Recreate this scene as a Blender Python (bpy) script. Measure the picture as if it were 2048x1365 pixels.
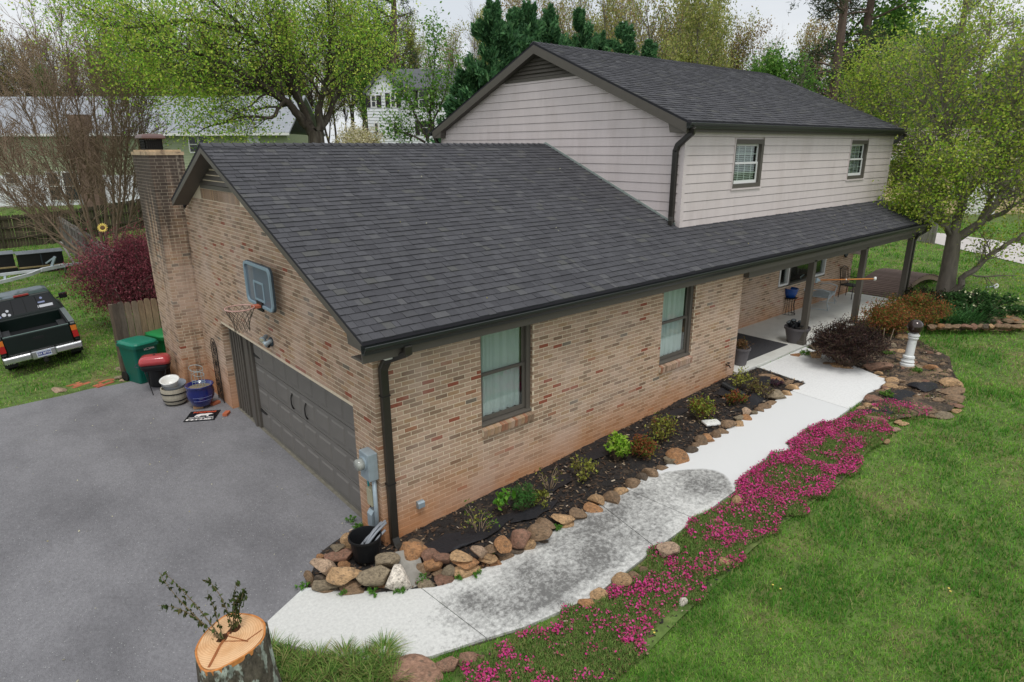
import bpy, bmesh, math, random
import numpy as np
from mathutils import Vector, Matrix, Euler
random.seed(7); RNG = np.random.default_rng(11)
SC = bpy.context.scene
COL = SC.collection
for o in list(bpy.data.objects): bpy.data.objects.remove(o)
# ------------------------------------------------------------ camera
CAM = np.array([-3.708, -7.195, 5.541]); FPX = 1263.117; YAW, PIT, ROL = [math.radians(a) for a in (-40.446, -17.016, -0.244)]
Fv = np.array([-math.sin(YAW)*math.cos(PIT), math.cos(YAW)*math.cos(PIT), math.sin(PIT)])
_r = np.array([math.cos(YAW), math.sin(YAW), 0]); _u = np.cross(_r, Fv)
Rv = math.cos(ROL)*_r + math.sin(ROL)*_u; Uv = -math.sin(ROL)*_r + math.cos(ROL)*_u
cd = bpy.data.cameras.new('camera'); cam = bpy.data.objects.new('camera', cd); COL.objects.link(cam)
cam.matrix_world = Matrix(((Rv[0], Uv[0], -Fv[0], CAM[0]), (Rv[1], Uv[1], -Fv[1], CAM[1]), (Rv[2], Uv[2], -Fv[2], CAM[2]), (0, 0, 0, 1)))
cd.sensor_width = 36; cd.lens = 36*FPX/2048; cd.clip_end = 1500; cd.clip_start = .05
SC.camera = cam
# ------------------------------------------------------------ sky, sun, exposure
W = bpy.data.worlds.new('World'); SC.world = W; W.use_nodes = True
nt = W.node_tree; nt.nodes.clear()
SUN_EL, SUN_AZ = math.radians(66), math.radians(205)      # azimuth of the sun seen from the house, clockwise from +y
sky = nt.nodes.new('ShaderNodeTexSky'); sky.sky_type = 'NISHITA'; sky.sun_disc = False
sky.sun_elevation = SUN_EL; sky.sun_rotation = SUN_AZ; sky.dust_density = 3; sky.air_density = 1.2; sky.ozone_density = 1
hs = nt.nodes.new('ShaderNodeHueSaturation'); hs.inputs['Saturation'].default_value = .35
tc = nt.nodes.new('ShaderNodeTexCoord'); mp = nt.nodes.new('ShaderNodeMapping'); mp.inputs['Scale'].default_value = (1, 1, 3.5)
nz = nt.nodes.new('ShaderNodeTexNoise'); nz.inputs['Scale'].default_value = 2.2; nz.inputs['Detail'].default_value = 7
rp = nt.nodes.new('ShaderNodeValToRGB'); rp.color_ramp.elements[0].position = .36; rp.color_ramp.elements[1].position = .62
rp.color_ramp.elements[0].color = (7.4, 7.9, 8.5, 1); rp.color_ramp.elements[1].color = (9.6, 9.8, 10, 1)   # overcast: grey and white cloud sheets
mx = nt.nodes.new('ShaderNodeMix'); mx.data_type = 'RGBA'; mx.inputs['Factor'].default_value = .8
bg = nt.nodes.new('ShaderNodeBackground'); bg.inputs['Strength'].default_value = .105
wo = nt.nodes.new('ShaderNodeOutputWorld'); L_ = nt.links.new
L_(sky.outputs[0], hs.inputs['Color']); L_(tc.outputs['Generated'], mp.inputs[0]); L_(mp.outputs[0], nz.inputs['Vector'])
L_(nz.outputs['Fac'], rp.inputs[0]); L_(hs.outputs[0], mx.inputs['A']); L_(rp.outputs[0], mx.inputs['B'])
L_(mx.outputs['Result'], bg.inputs[0]); L_(bg.outputs[0], wo.inputs[0])
sd = bpy.data.lights.new('sun', 'SUN'); sd.energy = 1.5; sd.angle = math.radians(16); sd.color = (1, .97, .92)
sun = bpy.data.objects.new('sun', sd); COL.objects.link(sun)
sv = Vector((math.sin(SUN_AZ)*math.cos(SUN_EL), math.cos(SUN_AZ)*math.cos(SUN_EL), math.sin(SUN_EL)))
sun.rotation_euler = sv.to_track_quat('Z', 'Y').to_euler(); sun.location = (0, -20, 30)
SC.view_settings.view_transform = 'Standard'; SC.view_settings.look = 'None'; SC.view_settings.gamma = 1
SC.view_settings.use_curve_mapping = False; SC.view_settings.exposure = 0.0
SC.render.engine = 'CYCLES'; SC.cycles.max_bounces = 6; SC.cycles.transparent_max_bounces = 12
# ------------------------------------------------------------ helpers
def lin(r, g, b, k=1.0):
    f = lambda c: (c/255/12.92 if c/255 < .04045 else ((c/255+.055)/1.055)**2.4)*k
    return (f(r), f(g), f(b))
def ray(u, v): return Fv + Rv*(u-1024)/FPX - Uv*(v-682.5)/FPX
def on_z(u, v, z): d = ray(u, v); return CAM + d*(z-CAM[2])/d[2]
def on_y(u, v, y): d = ray(u, v); return CAM + d*(y-CAM[1])/d[1]
def on_x(u, v, x): d = ray(u, v); return CAM + d*(x-CAM[0])/d[0]
FH = Fv[:2]/np.hypot(Fv[0], Fv[1]); RH = np.array([FH[1], -FH[0]])
def at_depth(u, v, D): d = ray(u, v); return CAM + d*D/(d[:2]@FH)
def G(x, y):
    return .047*np.clip(x, 0, 9.2) + .01*np.clip(x-9.2, 0, 30)
def sstep(t): t = np.clip(t, 0, 1); return t*t*(3-2*t)
def T(x, y):
    D = (x-CAM[0])*FH[0] + (y-CAM[1])*FH[1]; s = (x-CAM[0])*RH[0] + (y-CAM[1])*RH[1]
    yard = np.clip(.097*(x+4.04), 0, .25)*sstep((y-10.6)/1.3)*(1-sstep((y-19)/8))*(1-sstep((x+.6)/.5))
    return G(x, y) + yard + 6.0*sstep((D-37)/32)*(1-sstep((s-6)/20))*.9
def on_ground(u, v, off=0):
    z = 0.
    for _ in range(25):
        p = on_z(u, v, z+off); z = .5*z + .5*float(G(p[0], p[1]))
    return on_z(u, v, float(G(p[0], p[1]))+off)
def depth(p): return float((np.asarray(p)-CAM)@Fv)
# mesh builders
class MB:
    def __init__(s): s.v = []; s.f = []; s.c = []
    def add(s, vs, fs, c=None):
        b = len(s.v); s.v += [tuple(map(float, v)) for v in vs]; s.f += [tuple(b+i for i in f) for f in fs]; s.c += [c]*len(fs); return s
    def box(s, x0, x1, y0, y1, z0, z1, c=None, M=None):
        vs = [(x, y, z) for z in (z0, z1) for y in (y0, y1) for x in (x0, x1)]
        if M is not None: vs = [tuple(M @ Vector(v)) for v in vs]
        return s.add(vs, [(0, 2, 3, 1), (4, 5, 7, 6), (0, 1, 5, 4), (2, 6, 7, 3), (0, 4, 6, 2), (1, 3, 7, 5)], c)
    def bar(s, p, q, w, h, c=None, up=(0, 0, 1)):
        p, q = Vector(p), Vector(q); d = (q-p).normalized(); sx = d.cross(Vector(up))
        if sx.length < 1e-4: sx = Vector((1, 0, 0))
        sx.normalize(); u = sx.cross(d)
        vs = [tuple(e+sx*a*w/2+u*b*h/2) for e in (p, q) for a, b in ((-1, -1), (1, -1), (1, 1), (-1, 1))]
        return s.add(vs, [(0, 1, 2, 3), (7, 6, 5, 4), (0, 4, 5, 1), (1, 5, 6, 2), (2, 6, 7, 3), (3, 7, 4, 0)], c)
    def tube(s, pts, r, n=8, c=None, cap=True):
        pts = [Vector(p) for p in pts]; N = len(pts); rs = r if isinstance(r, (list, tuple)) else [r]*N
        vs = []; t0 = None
        for i, p in enumerate(pts):
            t = (pts[min(i+1, N-1)]-pts[max(i-1, 0)]).normalized()
            if t0 is None: a = t.orthogonal().normalized()
            else: a = (a - t*a.dot(t)).normalized()
            t0 = t; b = t.cross(a)
            vs += [tuple(p+(a*math.cos(2*math.pi*k/n)+b*math.sin(2*math.pi*k/n))*rs[i]) for k in range(n)]
        fs = [(i*n+k, i*n+(k+1) % n, (i+1)*n+(k+1) % n, (i+1)*n+k) for i in range(N-1) for k in range(n)]
        if cap: fs += [tuple(range(n-1, -1, -1)), tuple(range((N-1)*n, N*n))]
        return s.add(vs, fs, c)
    def lathe(s, prof, cx=0, cy=0, cz=0, n=20, c=None, sx=1, sy=1, M=None):
        vs = [(cx+r*sx*math.cos(2*math.pi*k/n), cy+r*sy*math.sin(2*math.pi*k/n), cz+z) for r, z in prof for k in range(n)]
        if M is not None: vs = [tuple(M @ Vector(v)) for v in vs]
        N = len(prof)
        fs = [(i*n+k, i*n+(k+1) % n, (i+1)*n+(k+1) % n, (i+1)*n+k) for i in range(N-1) for k in range(n)]
        fs += [tuple(range(n-1, -1, -1)), tuple(range((N-1)*n, N*n))]
        return s.add(vs, fs, c)
    def prism(s, poly, axis, a, b, c=None):
        f = {'x': lambda p, t: (t, p[0], p[1]), 'y': lambda p, t: (p[0], t, p[1]), 'z': lambda p, t: (p[0], p[1], t)}[axis]
        n = len(poly); vs = [f(p, a) for p in poly]+[f(p, b) for p in poly]
        fs = [tuple(range(n)), tuple(range(2*n-1, n-1, -1))]+[(i, i+n, (i+1) % n+n, (i+1) % n) for i in range(n)]
        return s.add(vs, fs, c)
    def mesh(s, name, mat, smooth=False, fix=True):
        me = bpy.data.meshes.new(name); me.from_pydata(s.v, [], s.f)
        if fix:
            bm = bmesh.new(); bm.from_mesh(me); bmesh.ops.recalc_face_normals(bm, faces=bm.faces); bm.to_mesh(me); bm.free()
        if any(c is not None for c in s.c):
            a = me.attributes.new('col', 'FLOAT_COLOR', 'FACE'); arr = np.ones((len(s.f), 4), 'f')
            for i, c in enumerate(s.c):
                if c is not None: arr[i, :3] = c
            a.data.foreach_set('color', arr.ravel())
        if mat: me.materials.append(mat)
        if smooth: me.polygons.foreach_set('use_smooth', [True]*len(me.polygons))
        me.update(); return me
    def build(s, name, mat, parent=None, smooth=False, bevel=0, **kw):
        return link(name, s.mesh(name, mat, smooth), parent, bevel=bevel, **kw)
def link(name, me, parent=None, loc=None, rot=None, scale=None, bevel=0, label=None, kind=None):
    o = bpy.data.objects.new(name, me); COL.objects.link(o)
    if parent is not None: o.parent = parent
    if loc is not None: o.location = loc
    if rot is not None: o.rotation_euler = rot
    if scale is not None: o.scale = scale
    if bevel:
        m = o.modifiers.new('bevel', 'BEVEL'); m.width = bevel; m.segments = 2; m.limit_method = 'ANGLE'; m.angle_limit = .6
    if label: o['label'] = label
    if kind: o['kind'] = kind
    return o
def tag(o, label, cat=None, group=None, kind=None):
    if label: o['label'] = label
    if cat: o['category'] = cat
    if group: o['group'] = group
    if kind: o['kind'] = kind
    return o
def thing(name, label, cat, loc=(0, 0, 0), rz=0, group=None):
    o = bpy.data.objects.new(name, None); COL.objects.link(o); o.location = tuple(map(float, loc)); o.rotation_euler = (0, 0, rz)
    o.empty_display_size = .2
    return tag(o, label, cat, group)
def copy_tree(o, parent=None):
    c = o.copy(); COL.objects.link(c)
    if parent is not None: c.parent = parent
    for ch in list(o.children): copy_tree(ch, c)
    return c
def npmesh(name, V, F, cols=None, mat=None, smooth=False):
    V = np.asarray(V, 'f').reshape(-1, 3); F = np.asarray(F, 'i'); k = F.shape[1]; m = len(F)
    me = bpy.data.meshes.new(name); me.vertices.add(len(V)); me.vertices.foreach_set('co', V.ravel())
    me.loops.add(m*k); me.loops.foreach_set('vertex_index', F.ravel())
    me.polygons.add(m); me.polygons.foreach_set('loop_start', np.arange(0, m*k, k, dtype='i'))
    try: me.polygons.foreach_set('loop_total', np.full(m, k, 'i'))
    except Exception: pass
    me.polygons.foreach_set('use_smooth', np.full(m, bool(smooth)))
    me.update(calc_edges=True)
    if cols is not None:
        a = me.attributes.new('col', 'FLOAT_COLOR', 'FACE'); arr = np.ones((m, 4), 'f'); arr[:, :3] = cols; a.data.foreach_set('color', arr.ravel())
    if mat: me.materials.append(mat)
    return me
def vnoise(x, y, s=1.0, seed=0):
    x = np.asarray(x)*s; y = np.asarray(y)*s; xi = np.floor(x).astype(int); yi = np.floor(y).astype(int); fx = x-xi; fy = y-yi
    h = lambda a, b: np.modf(np.abs(np.sin(a*127.1+b*311.7+seed*74.7)*43758.5453))[0]
    fx = fx*fx*(3-2*fx); fy = fy*fy*(3-2*fy)
    return (h(xi, yi)*(1-fx)+h(xi+1, yi)*fx)*(1-fy)+(h(xi, yi+1)*(1-fx)+h(xi+1, yi+1)*fx)*fy
def inpoly(x, y, poly):
    r = np.zeros(np.shape(x), bool); n = len(poly); j = n-1
    for i in range(n):
        xi, yi = poly[i]; xj, yj = poly[j]
        c = ((yi > y) != (yj > y)) & (x < (xj-xi)*(y-yi)/(yj-yi+1e-12)+xi); r ^= c; j = i
    return r
# ------------------------------------------------------------ materials
def mat(name, col=(.5, .5, .5), rough=.75, var=.0, scale=8, col2=None, mix=(.45, .6), mscale=3, bump=0, bscale=60, src=None, metal=0, spec=.35, trans=0, stretch=None, coat=0, detail=5):
    m = bpy.data.materials.new(name); m.use_nodes = True; t = m.node_tree; N = t.nodes; L = t.links.new; b = N['Principled BSDF']
    b.inputs['Roughness'].default_value = rough; b.inputs['Metallic'].default_value = metal; b.inputs['Specular IOR Level'].default_value = spec
    if coat: b.inputs['Coat Weight'].default_value = coat; b.inputs['Coat Roughness'].default_value = .08
    g = N.new('ShaderNodeNewGeometry') if src != 'local' else None
    tcd = N.new('ShaderNodeTexCoord'); mpn = N.new('ShaderNodeMapping'); L(tcd.outputs['Object'], mpn.inputs[0])
    if stretch: mpn.inputs['Scale'].default_value = stretch
    vec = mpn.outputs[0]
    if src == 'attr':
        a = N.new('ShaderNodeAttribute'); a.attribute_name = 'col'; c = a.outputs['Color']
    elif src == 'obj':
        a = N.new('ShaderNodeObjectInfo'); c = a.outputs['Color']
    else:
        a = N.new('ShaderNodeRGB'); a.outputs[0].default_value = (*col, 1); c = a.outputs[0]
    if col2 is not None:
        n2 = N.new('ShaderNodeTexNoise'); n2.inputs['Scale'].default_value = mscale; n2.inputs['Detail'].default_value = detail; n2.inputs['Roughness'].default_value = .6
        L(vec, n2.inputs['Vector']); r2 = N.new('ShaderNodeMapRange'); r2.inputs['From Min'].default_value = mix[0]; r2.inputs['From Max'].default_value = mix[1]
        L(n2.outputs['Fac'], r2.inputs['Value']); x = N.new('ShaderNodeMix'); x.data_type = 'RGBA'
        L(r2.outputs[0], x.inputs['Factor']); L(c, x.inputs['A']); x.inputs['B'].default_value = (*col2, 1); c = x.outputs['Result']
    if var:
        n1 = N.new('ShaderNodeTexNoise'); n1.inputs['Scale'].default_value = scale; n1.inputs['Detail'].default_value = 6; n1.inputs['Roughness'].default_value = .65
        L(vec, n1.inputs['Vector']); r1 = N.new('ShaderNodeMapRange'); r1.inputs['From Min'].default_value = .3; r1.inputs['From Max'].default_value = .7
        r1.inputs['To Min'].default_value = 1-var; r1.inputs['To Max'].default_value = 1+var; L(n1.outputs['Fac'], r1.inputs['Value'])
        x = N.new('ShaderNodeVectorMath'); x.operation = 'SCALE'; L(c, x.inputs[0]); L(r1.outputs[0], x.inputs['Scale']); c = x.outputs[0]
    L(c, b.inputs['Base Color'])
    if bump:
        nb = N.new('ShaderNodeTexNoise'); nb.inputs['Scale'].default_value = bscale; nb.inputs['Detail'].default_value = 4; L(vec, nb.inputs['Vector'])
        bp = N.new('ShaderNodeBump'); bp.inputs['Strength'].default_value = bump; bp.inputs['Distance'].default_value = .02
        L(nb.outputs['Fac'], bp.inputs['Height']); L(bp.outputs[0], b.inputs['Normal'])
    if trans:
        tr = N.new('ShaderNodeBsdfTranslucent'); L(c, tr.inputs['Color']); ms = N.new('ShaderNodeMixShader'); ms.inputs[0].default_value = trans
        L(b.outputs[0], ms.inputs[1]); L(tr.outputs[0], ms.inputs[2]); L(ms.outputs[0], N['Material Output'].inputs['Surface'])
    m['c'] = 1
    return m
def nodes(m): return m.node_tree, m.node_tree.nodes, m.node_tree.links.new, m.node_tree.nodes['Principled BSDF']
def wear(m, col, axis, lo, hi, nscale=3, amp=.4, strength=1.0, extra=None):
    """mix a stain of its own colour into the base colour where world coordinate (plus noise) runs from lo (full) to hi (none)"""
    t, N, L, b = nodes(m); lk = b.inputs['Base Color'].links[0]; c = lk.from_socket
    g = N.new('ShaderNodeNewGeometry'); sp = N.new('ShaderNodeSeparateXYZ'); L(g.outputs['Position'], sp.inputs[0])
    n = N.new('ShaderNodeTexNoise'); n.inputs['Scale'].default_value = nscale; n.inputs['Detail'].default_value = 5; L(g.outputs['Position'], n.inputs['Vector'])
    ad = N.new('ShaderNodeMath'); ad.operation = 'MULTIPLY_ADD'; L(n.outputs['Fac'], ad.inputs[0]); ad.inputs[1].default_value = amp
    L(sp.outputs[axis], ad.inputs[2])
    r = N.new('ShaderNodeMapRange'); r.inputs['From Min'].default_value = lo+amp/2; r.inputs['From Max'].default_value = hi+amp/2
    r.inputs['To Min'].default_value = strength; r.inputs['To Max'].default_value = 0; L(ad.outputs[0], r.inputs['Value'])
    fac = r.outputs[0]
    if extra: fac = extra(N, L, sp, fac)
    x = N.new('ShaderNodeMix'); x.data_type = 'RGBA'; L(fac, x.inputs['Factor']); L(c, x.inputs['A']); x.inputs['B'].default_value = (*col, 1)
    L(x.outputs['Result'], b.inputs['Base Color']); return m
def glass(name, tint=(.9, .95, .93), gloss=.07):
    m = bpy.data.materials.new(name); m.use_nodes = True; t, N, L, b = nodes(m)
    tr = N.new('ShaderNodeBsdfTransparent'); tr.inputs[0].default_value = (*tint, 1); gl = N.new('ShaderNodeBsdfGlossy'); gl.inputs['Roughness'].default_value = .03
    ge = N.new('ShaderNodeNewGeometry'); dt = N.new('ShaderNodeVectorMath'); dt.operation = 'DOT_PRODUCT'; L(ge.outputs['Normal'], dt.inputs[0]); L(ge.outputs['Incoming'], dt.inputs[1])
    ab = N.new('ShaderNodeMath'); ab.operation = 'ABSOLUTE'; L(dt.outputs['Value'], ab.inputs[0]); iv = N.new('ShaderNodeMath'); iv.operation = 'SUBTRACT'; iv.inputs[0].default_value = 1; L(ab.outputs[0], iv.inputs[1])
    pw = N.new('ShaderNodeMath'); pw.operation = 'POWER'; pw.inputs[1].default_value = 5; L(iv.outputs[0], pw.inputs[0])
    ad = N.new('ShaderNodeMath'); ad.operation = 'MULTIPLY_ADD'; ad.inputs[1].default_value = .9; ad.inputs[2].default_value = gloss; ad.use_clamp = True
    L(pw.outputs[0], ad.inputs[0]); ms = N.new('ShaderNodeMixShader'); L(ad.outputs[0], ms.inputs[0]); L(tr.outputs[0], ms.inputs[1]); L(gl.outputs[0], ms.inputs[2])
    L(ms.outputs[0], N['Material Output'].inputs['Surface']); return m
# ------------------------------------------------------------ ground, driveway, walkway, beds
WALK = [(-1.95, -.75), (-1.86, -.42), (-1.26, -.11), (-.95, -.42), (-.56, -.84), (.03, -1.23), (.97, -1.43), (3.2, -1.43), (9.85, -1.40), (10.06, -.17), (12.4, -.17), (11.45, -2.6), (8, -2.66), (4.5, -2.68), (3.2, -2.70), (1.42, -2.76), (.43, -2.55), (-.67, -2.18), (-1.4, -1.6)]
DRIVE = [(-16, 9.0), (-3.95, 10.14), (-2.6, 10.2), (-1.67, 10.44), (-.3, 10.7), (.13, 10.7), (.13, .7), (.03, .72), (-.79, .44), (-1.26, -.14), (-1.86, -.45), (-2.05, -.85), (-2.5, -1.25), (-3.3, -1.7), (-4.5, -3.5), (-5, -8), (-16, -9)]
BED = [(-1.26, -.13), (-.95, -.44), (-.56, -.86), (.03, -1.25), (.97, -1.44), (9.85, -1.42), (10.04, -.05), (9.1, .05), (.02, .05), (-.02, .74), (-.79, .45)]
RBED = [(10.1, -2.6), (11.4, -2.62), (12.4, -.2), (19.8, -.1), (22.3, -.4), (22.6, -1.2), (19.9, -3.1), (18.7, -3.3), (17.2, -1.6), (16, -1.2), (15, -2.1), (14.1, -2.95), (13.0, -3.35), (11.75, -3.9), (10.4, -4.05), (8.9, -3.3), (8.3, -2.9)]
PHLOX = [(-.72, -2.75), (-.35, -2.45), (.41, -2.72), (1.45, -2.8), (3.24, -2.74), (5.24, -2.7), (8.2, -2.64), (8.75, -2.75), (9.35, -3.15), (9.2, -3.45), (8.27, -3.55), (6.24, -3.71), (5.11, -3.65), (4.33, -3.6), (3.46, -3.65), (2.37, -3.7), (1.08, -3.78), (.3, -3.75), (-.4, -3.4)]
HOUSE = [(-.05, -.05), (9.25, -.05), (9.25, 0), (19.9, 0), (19.9, 10.7), (0, 10.7)]
def drape(name, poly, off, res, m, amp=0, thick=0, parent=None, kind=None, seed=0, cut=(0, 9.2)):
    bm = bmesh.new(); f = bm.faces.new([bm.verts.new((x, y, 0)) for x, y in poly]); bmesh.ops.triangulate(bm, faces=[f])
    xs = [p[0] for p in poly]; ys = [p[1] for p in poly]
    def cutat(co, no): bmesh.ops.bisect_plane(bm, geom=bm.verts[:]+bm.edges[:]+bm.faces[:], plane_co=co, plane_no=no)
    for c in cut:
        if min(xs) < c < max(xs): cutat((c, 0, 0), (1, 0, 0))
    if res:
        for i in range(1, int((max(xs)-min(xs))/res)+1): cutat((min(xs)+i*res+.003, 0, 0), (1, 0, 0))
        for i in range(1, int((max(ys)-min(ys))/res)+1): cutat((0, min(ys)+i*res+.003, 0), (0, 1, 0))
    for v in bm.verts:
        x, y = v.co.x, v.co.y; v.co.z = float(G(x, y))+off
        if amp: v.co.z += amp*float(vnoise(x, y, 1.7, seed)+.6*vnoise(x, y, 5, seed+1)+.4*vnoise(x, y, 13, seed+2))
    if thick:
        r = bmesh.ops.extrude_face_region(bm, geom=bm.faces[:])
        for e in r['geom']:
            if isinstance(e, bmesh.types.BMVert): e.co.z -= thick
    bmesh.ops.recalc_face_normals(bm, faces=bm.faces)
    me = bpy.data.meshes.new(name); bm.to_mesh(me); bm.free(); me.materials.append(m)
    if not thick:
        s = sum(p.normal.z for p in me.polygons)
        if s < 0: me.flip_normals()
    if amp: me.polygons.foreach_set('use_smooth', [True]*len(me.polygons))
    return link(name, me, parent, kind=kind)
M_grass = mat('grass_ground', lin(96, 118, 58, .85), .95, .45, 5, lin(132, 124, 82, .8), (.5, .72), .9, .5, 90)
M_hillgrass = M_grass
xs = np.unique(np.concatenate([np.arange(-90, -8, 4), np.arange(-8, 26, 1.0), [0, 9.2], np.arange(26, 140, 4)]))
ys = np.unique(np.concatenate([np.arange(-60, -12, 4), np.arange(-12, 24, 1.0), np.arange(24, 190, 3)]))
gx, gy = np.meshgrid(xs, ys); gz = T(gx, gy)
nx, ny = len(xs), len(ys); idx = np.arange(nx*ny).reshape(ny, nx)
Fq = np.stack([idx[:-1, :-1], idx[:-1, 1:], idx[1:, 1:], idx[1:, :-1]], -1).reshape(-1, 4)
link('ground', npmesh('ground', np.stack([gx, gy, gz], -1), Fq, None, M_grass), kind='structure')
# asphalt
M_asph = mat('asphalt', lin(132, 131, 134), .9, .19, 34, lin(108, 107, 110), (.42, .70), .7, .8, 80, stretch=(1, .6, 1))
t, N, L, b = nodes(M_asph); c = b.inputs['Base Color'].links[0].from_socket
vo = N.new('ShaderNodeTexVoronoi'); vo.inputs['Scale'].default_value = 26; g = N.new('ShaderNodeNewGeometry'); L(g.outputs['Position'], vo.inputs['Vector'])
cr = N.new('ShaderNodeMapRange'); cr.inputs['From Min'].default_value = .10; cr.inputs['From Max'].default_value = .2; cr.inputs['To Min'].default_value = .75; cr.inputs['To Max'].default_value = 0
L(vo.outputs['Distance'], cr.inputs['Value']); wn = N.new('ShaderNodeTexWhiteNoise'); L(vo.outputs['Position'], wn.inputs['Vector'])
th = N.new('ShaderNodeMath'); th.operation = 'GREATER_THAN'; th.inputs[1].default_value = .66; L(wn.outputs['Value'], th.inputs[0])
ml = N.new('ShaderNodeMath'); ml.operation = 'MULTIPLY'; L(th.outputs[0], ml.inputs[0]); L(cr.outputs[0], ml.inputs[1])
x = N.new('ShaderNodeMix'); x.data_type = 'RGBA'; L(ml.outputs[0], x.inputs['Factor']); L(c, x.inputs['A']); x.inputs['B'].default_value = (.5, .5, .48, 1); L(x.outputs['Result'], b.inputs['Base Color'])
drape('driveway', DRIVE, .012, 1.0, M_asph, kind='structure')
# concrete walk: weathered near slabs, cleaned far slabs
def concrete(name, clean):
    m = mat(name, lin(226, 226, 224) if clean else lin(208, 208, 204), .85, .10 if clean else .12, 25, None, bump=.25, bscale=140)
    t, N, L, b = nodes(m); c = b.inputs['Base Color'].links[0].from_socket
    g = N.new('ShaderNodeNewGeometry'); sp = N.new('ShaderNodeSeparateXYZ'); L(g.outputs['Position'], sp.inputs[0])
    n = N.new('ShaderNodeTexNoise'); n.inputs['Scale'].default_value = 15 if not clean else 5; n.inputs['Detail'].default_value = 9; n.inputs['Roughness'].default_value = .78; L(g.outputs['Position'], n.inputs['Vector'])
    n2 = N.new('ShaderNodeTexNoise'); n2.inputs['Scale'].default_value = 1.1; n2.inputs['Detail'].default_value = 4; L(g.outputs['Position'], n2.inputs['Vector'])
    # algae: amount grows with x up to the cleaned edge
    r = N.new('ShaderNodeMapRange'); r.inputs['From Min'].default_value = -1.8; r.inputs['From Max'].default_value = .3; r.inputs['To Min'].default_value = -.06 if not clean else 0; r.inputs['To Max'].default_value = .25 if not clean else 0
    L(sp.outputs['X'], r.inputs['Value'])
    if not clean:
        ey = N.new('ShaderNodeMath'); ey.operation = 'MULTIPLY_ADD'; L(sp.outputs['Y'], ey.inputs[0]); ey.inputs[1].default_value = 1.0; ey.inputs[2].default_value = 2.05
        e2 = N.new('ShaderNodeMath'); e2.operation = 'ABSOLUTE'; L(ey.outputs[0], e2.inputs[0])
        e3 = N.new('ShaderNodeMapRange'); e3.inputs['From Min'].default_value = .36; e3.inputs['From Max'].default_value = .62; e3.inputs['To Min'].default_value = 0; e3.inputs['To Max'].default_value = -.12; L(e2.outputs[0], e3.inputs['Value'])
        rr = N.new('ShaderNodeMath'); rr.operation = 'ADD'; L(r.outputs[0], rr.inputs[0]); L(e3.outputs[0], rr.inputs[1]); amt = rr.outputs[0]
    else: amt = r.outputs[0]
    s1 = N.new('ShaderNodeMath'); s1.operation = 'MULTIPLY_ADD'; L(n2.outputs['Fac'], s1.inputs[0]); s1.inputs[1].default_value = .65; L(n.outputs['Fac'], s1.inputs[2])
    s2 = N.new('ShaderNodeMath'); s2.operation = 'ADD'; L(s1.outputs[0], s2.inputs[0]); L(amt, s2.inputs[1])
    q = N.new('ShaderNodeMapRange'); q.inputs['From Min'].default_value = .90 if not clean else .96; q.inputs['From Max'].default_value = 1.20 if not clean else 1.4; q.inputs['To Max'].default_value = .92 if not clean else .42; L(s2.outputs[0], q.inputs['Value'])
    x = N.new('ShaderNodeMix'); x.data_type = 'RGBA'; L(q.outputs[0], x.inputs['Factor']); L(c, x.inputs['A']); x.inputs['B'].default_value = (*lin(96, 95, 93), 1); res = x.outputs['Result']
    if not clean:
        # the grey slab ends in a washed clean edge (curved): x > 5.2 is white
        sq = N.new('ShaderNodeMath'); sq.operation = 'MULTIPLY_ADD'; L(sp.outputs['Y'], sq.inputs[0]); sq.inputs[1].default_value = 1.0; sq.inputs[2].default_value = 2.2; sr = N.new('ShaderNodeMath'); sr.operation = 'POWER'; ab_ = N.new('ShaderNodeMath'); ab_.operation = 'ABSOLUTE'; L(sq.outputs[0], ab_.inputs[0]); L(ab_.outputs[0], sr.inputs[0]); sr.inputs[1].default_value = 2
        cu = N.new('ShaderNodeMath'); cu.operation = 'MULTIPLY_ADD'; L(sr.outputs[0], cu.inputs[0]); cu.inputs[1].default_value = 1.6; L(sp.outputs['X'], cu.inputs[2])
        w = N.new('ShaderNodeTexNoise'); w.inputs['Scale'].default_value = 5; L(g.outputs['Position'], w.inputs['Vector'])
        cu2 = N.new('ShaderNodeMath'); cu2.operation = 'MULTIPLY_ADD'; L(w.outputs['Fac'], cu2.inputs[0]); cu2.inputs[1].default_value = .10; L(cu.outputs[0], cu2.inputs[2])
        k = N.new('ShaderNodeMapRange'); k.inputs['From Min'].default_value = 5.15; k.inputs['From Max'].default_value = 5.22; L(cu2.outputs[0], k.inputs['Value'])
        x2 = N.new('ShaderNodeMix'); x2.data_type = 'RGBA'; L(k.outputs[0], x2.inputs['Factor']); L(res, x2.inputs['A']); x2.inputs['B'].default_value = (*lin(218, 219, 218), 1); res = x2.outputs['Result']
    L(res, b.inputs['Base Color']); return m
M_walk = concrete('weathered_concrete', False); M_walk2 = concrete('clean_concrete', True)
wk = bpy.data.objects.new('walkway', None); COL.objects.link(wk); wk['kind'] = 'structure'
gap = .012
S1 = [(-1.95, -.75), (-1.86, -.42), (-1.26, -.11), (-.95, -.42), (-.56, -.84), (-.12, -1.13), (-.02, -2.37), (-.67, -2.18), (-1.4, -1.6)]
S2 = [(-.12+gap, -1.13), (.03, -1.23), (.97, -1.43), (3.0, -1.43), (2.75, -2.71), (1.42, -2.76), (.43, -2.55), (-.02+gap, -2.38)]
S3 = [(3.0+gap, -1.43), (3.62, -1.43), (3.72, -2.7), (2.75+gap, -2.71)]
S4 = [(3.62+gap, -1.43), (9.18, -1.405), (9.10, -2.64), (8, -2.66), (4.5, -2.68), (3.72+gap, -2.7)]
S5 = [(9.18+gap, -1.405), (9.85, -1.40), (10.06, -.17), (12.4, -.17), (11.45, -2.6), (9.10+gap, -2.64)]
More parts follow.
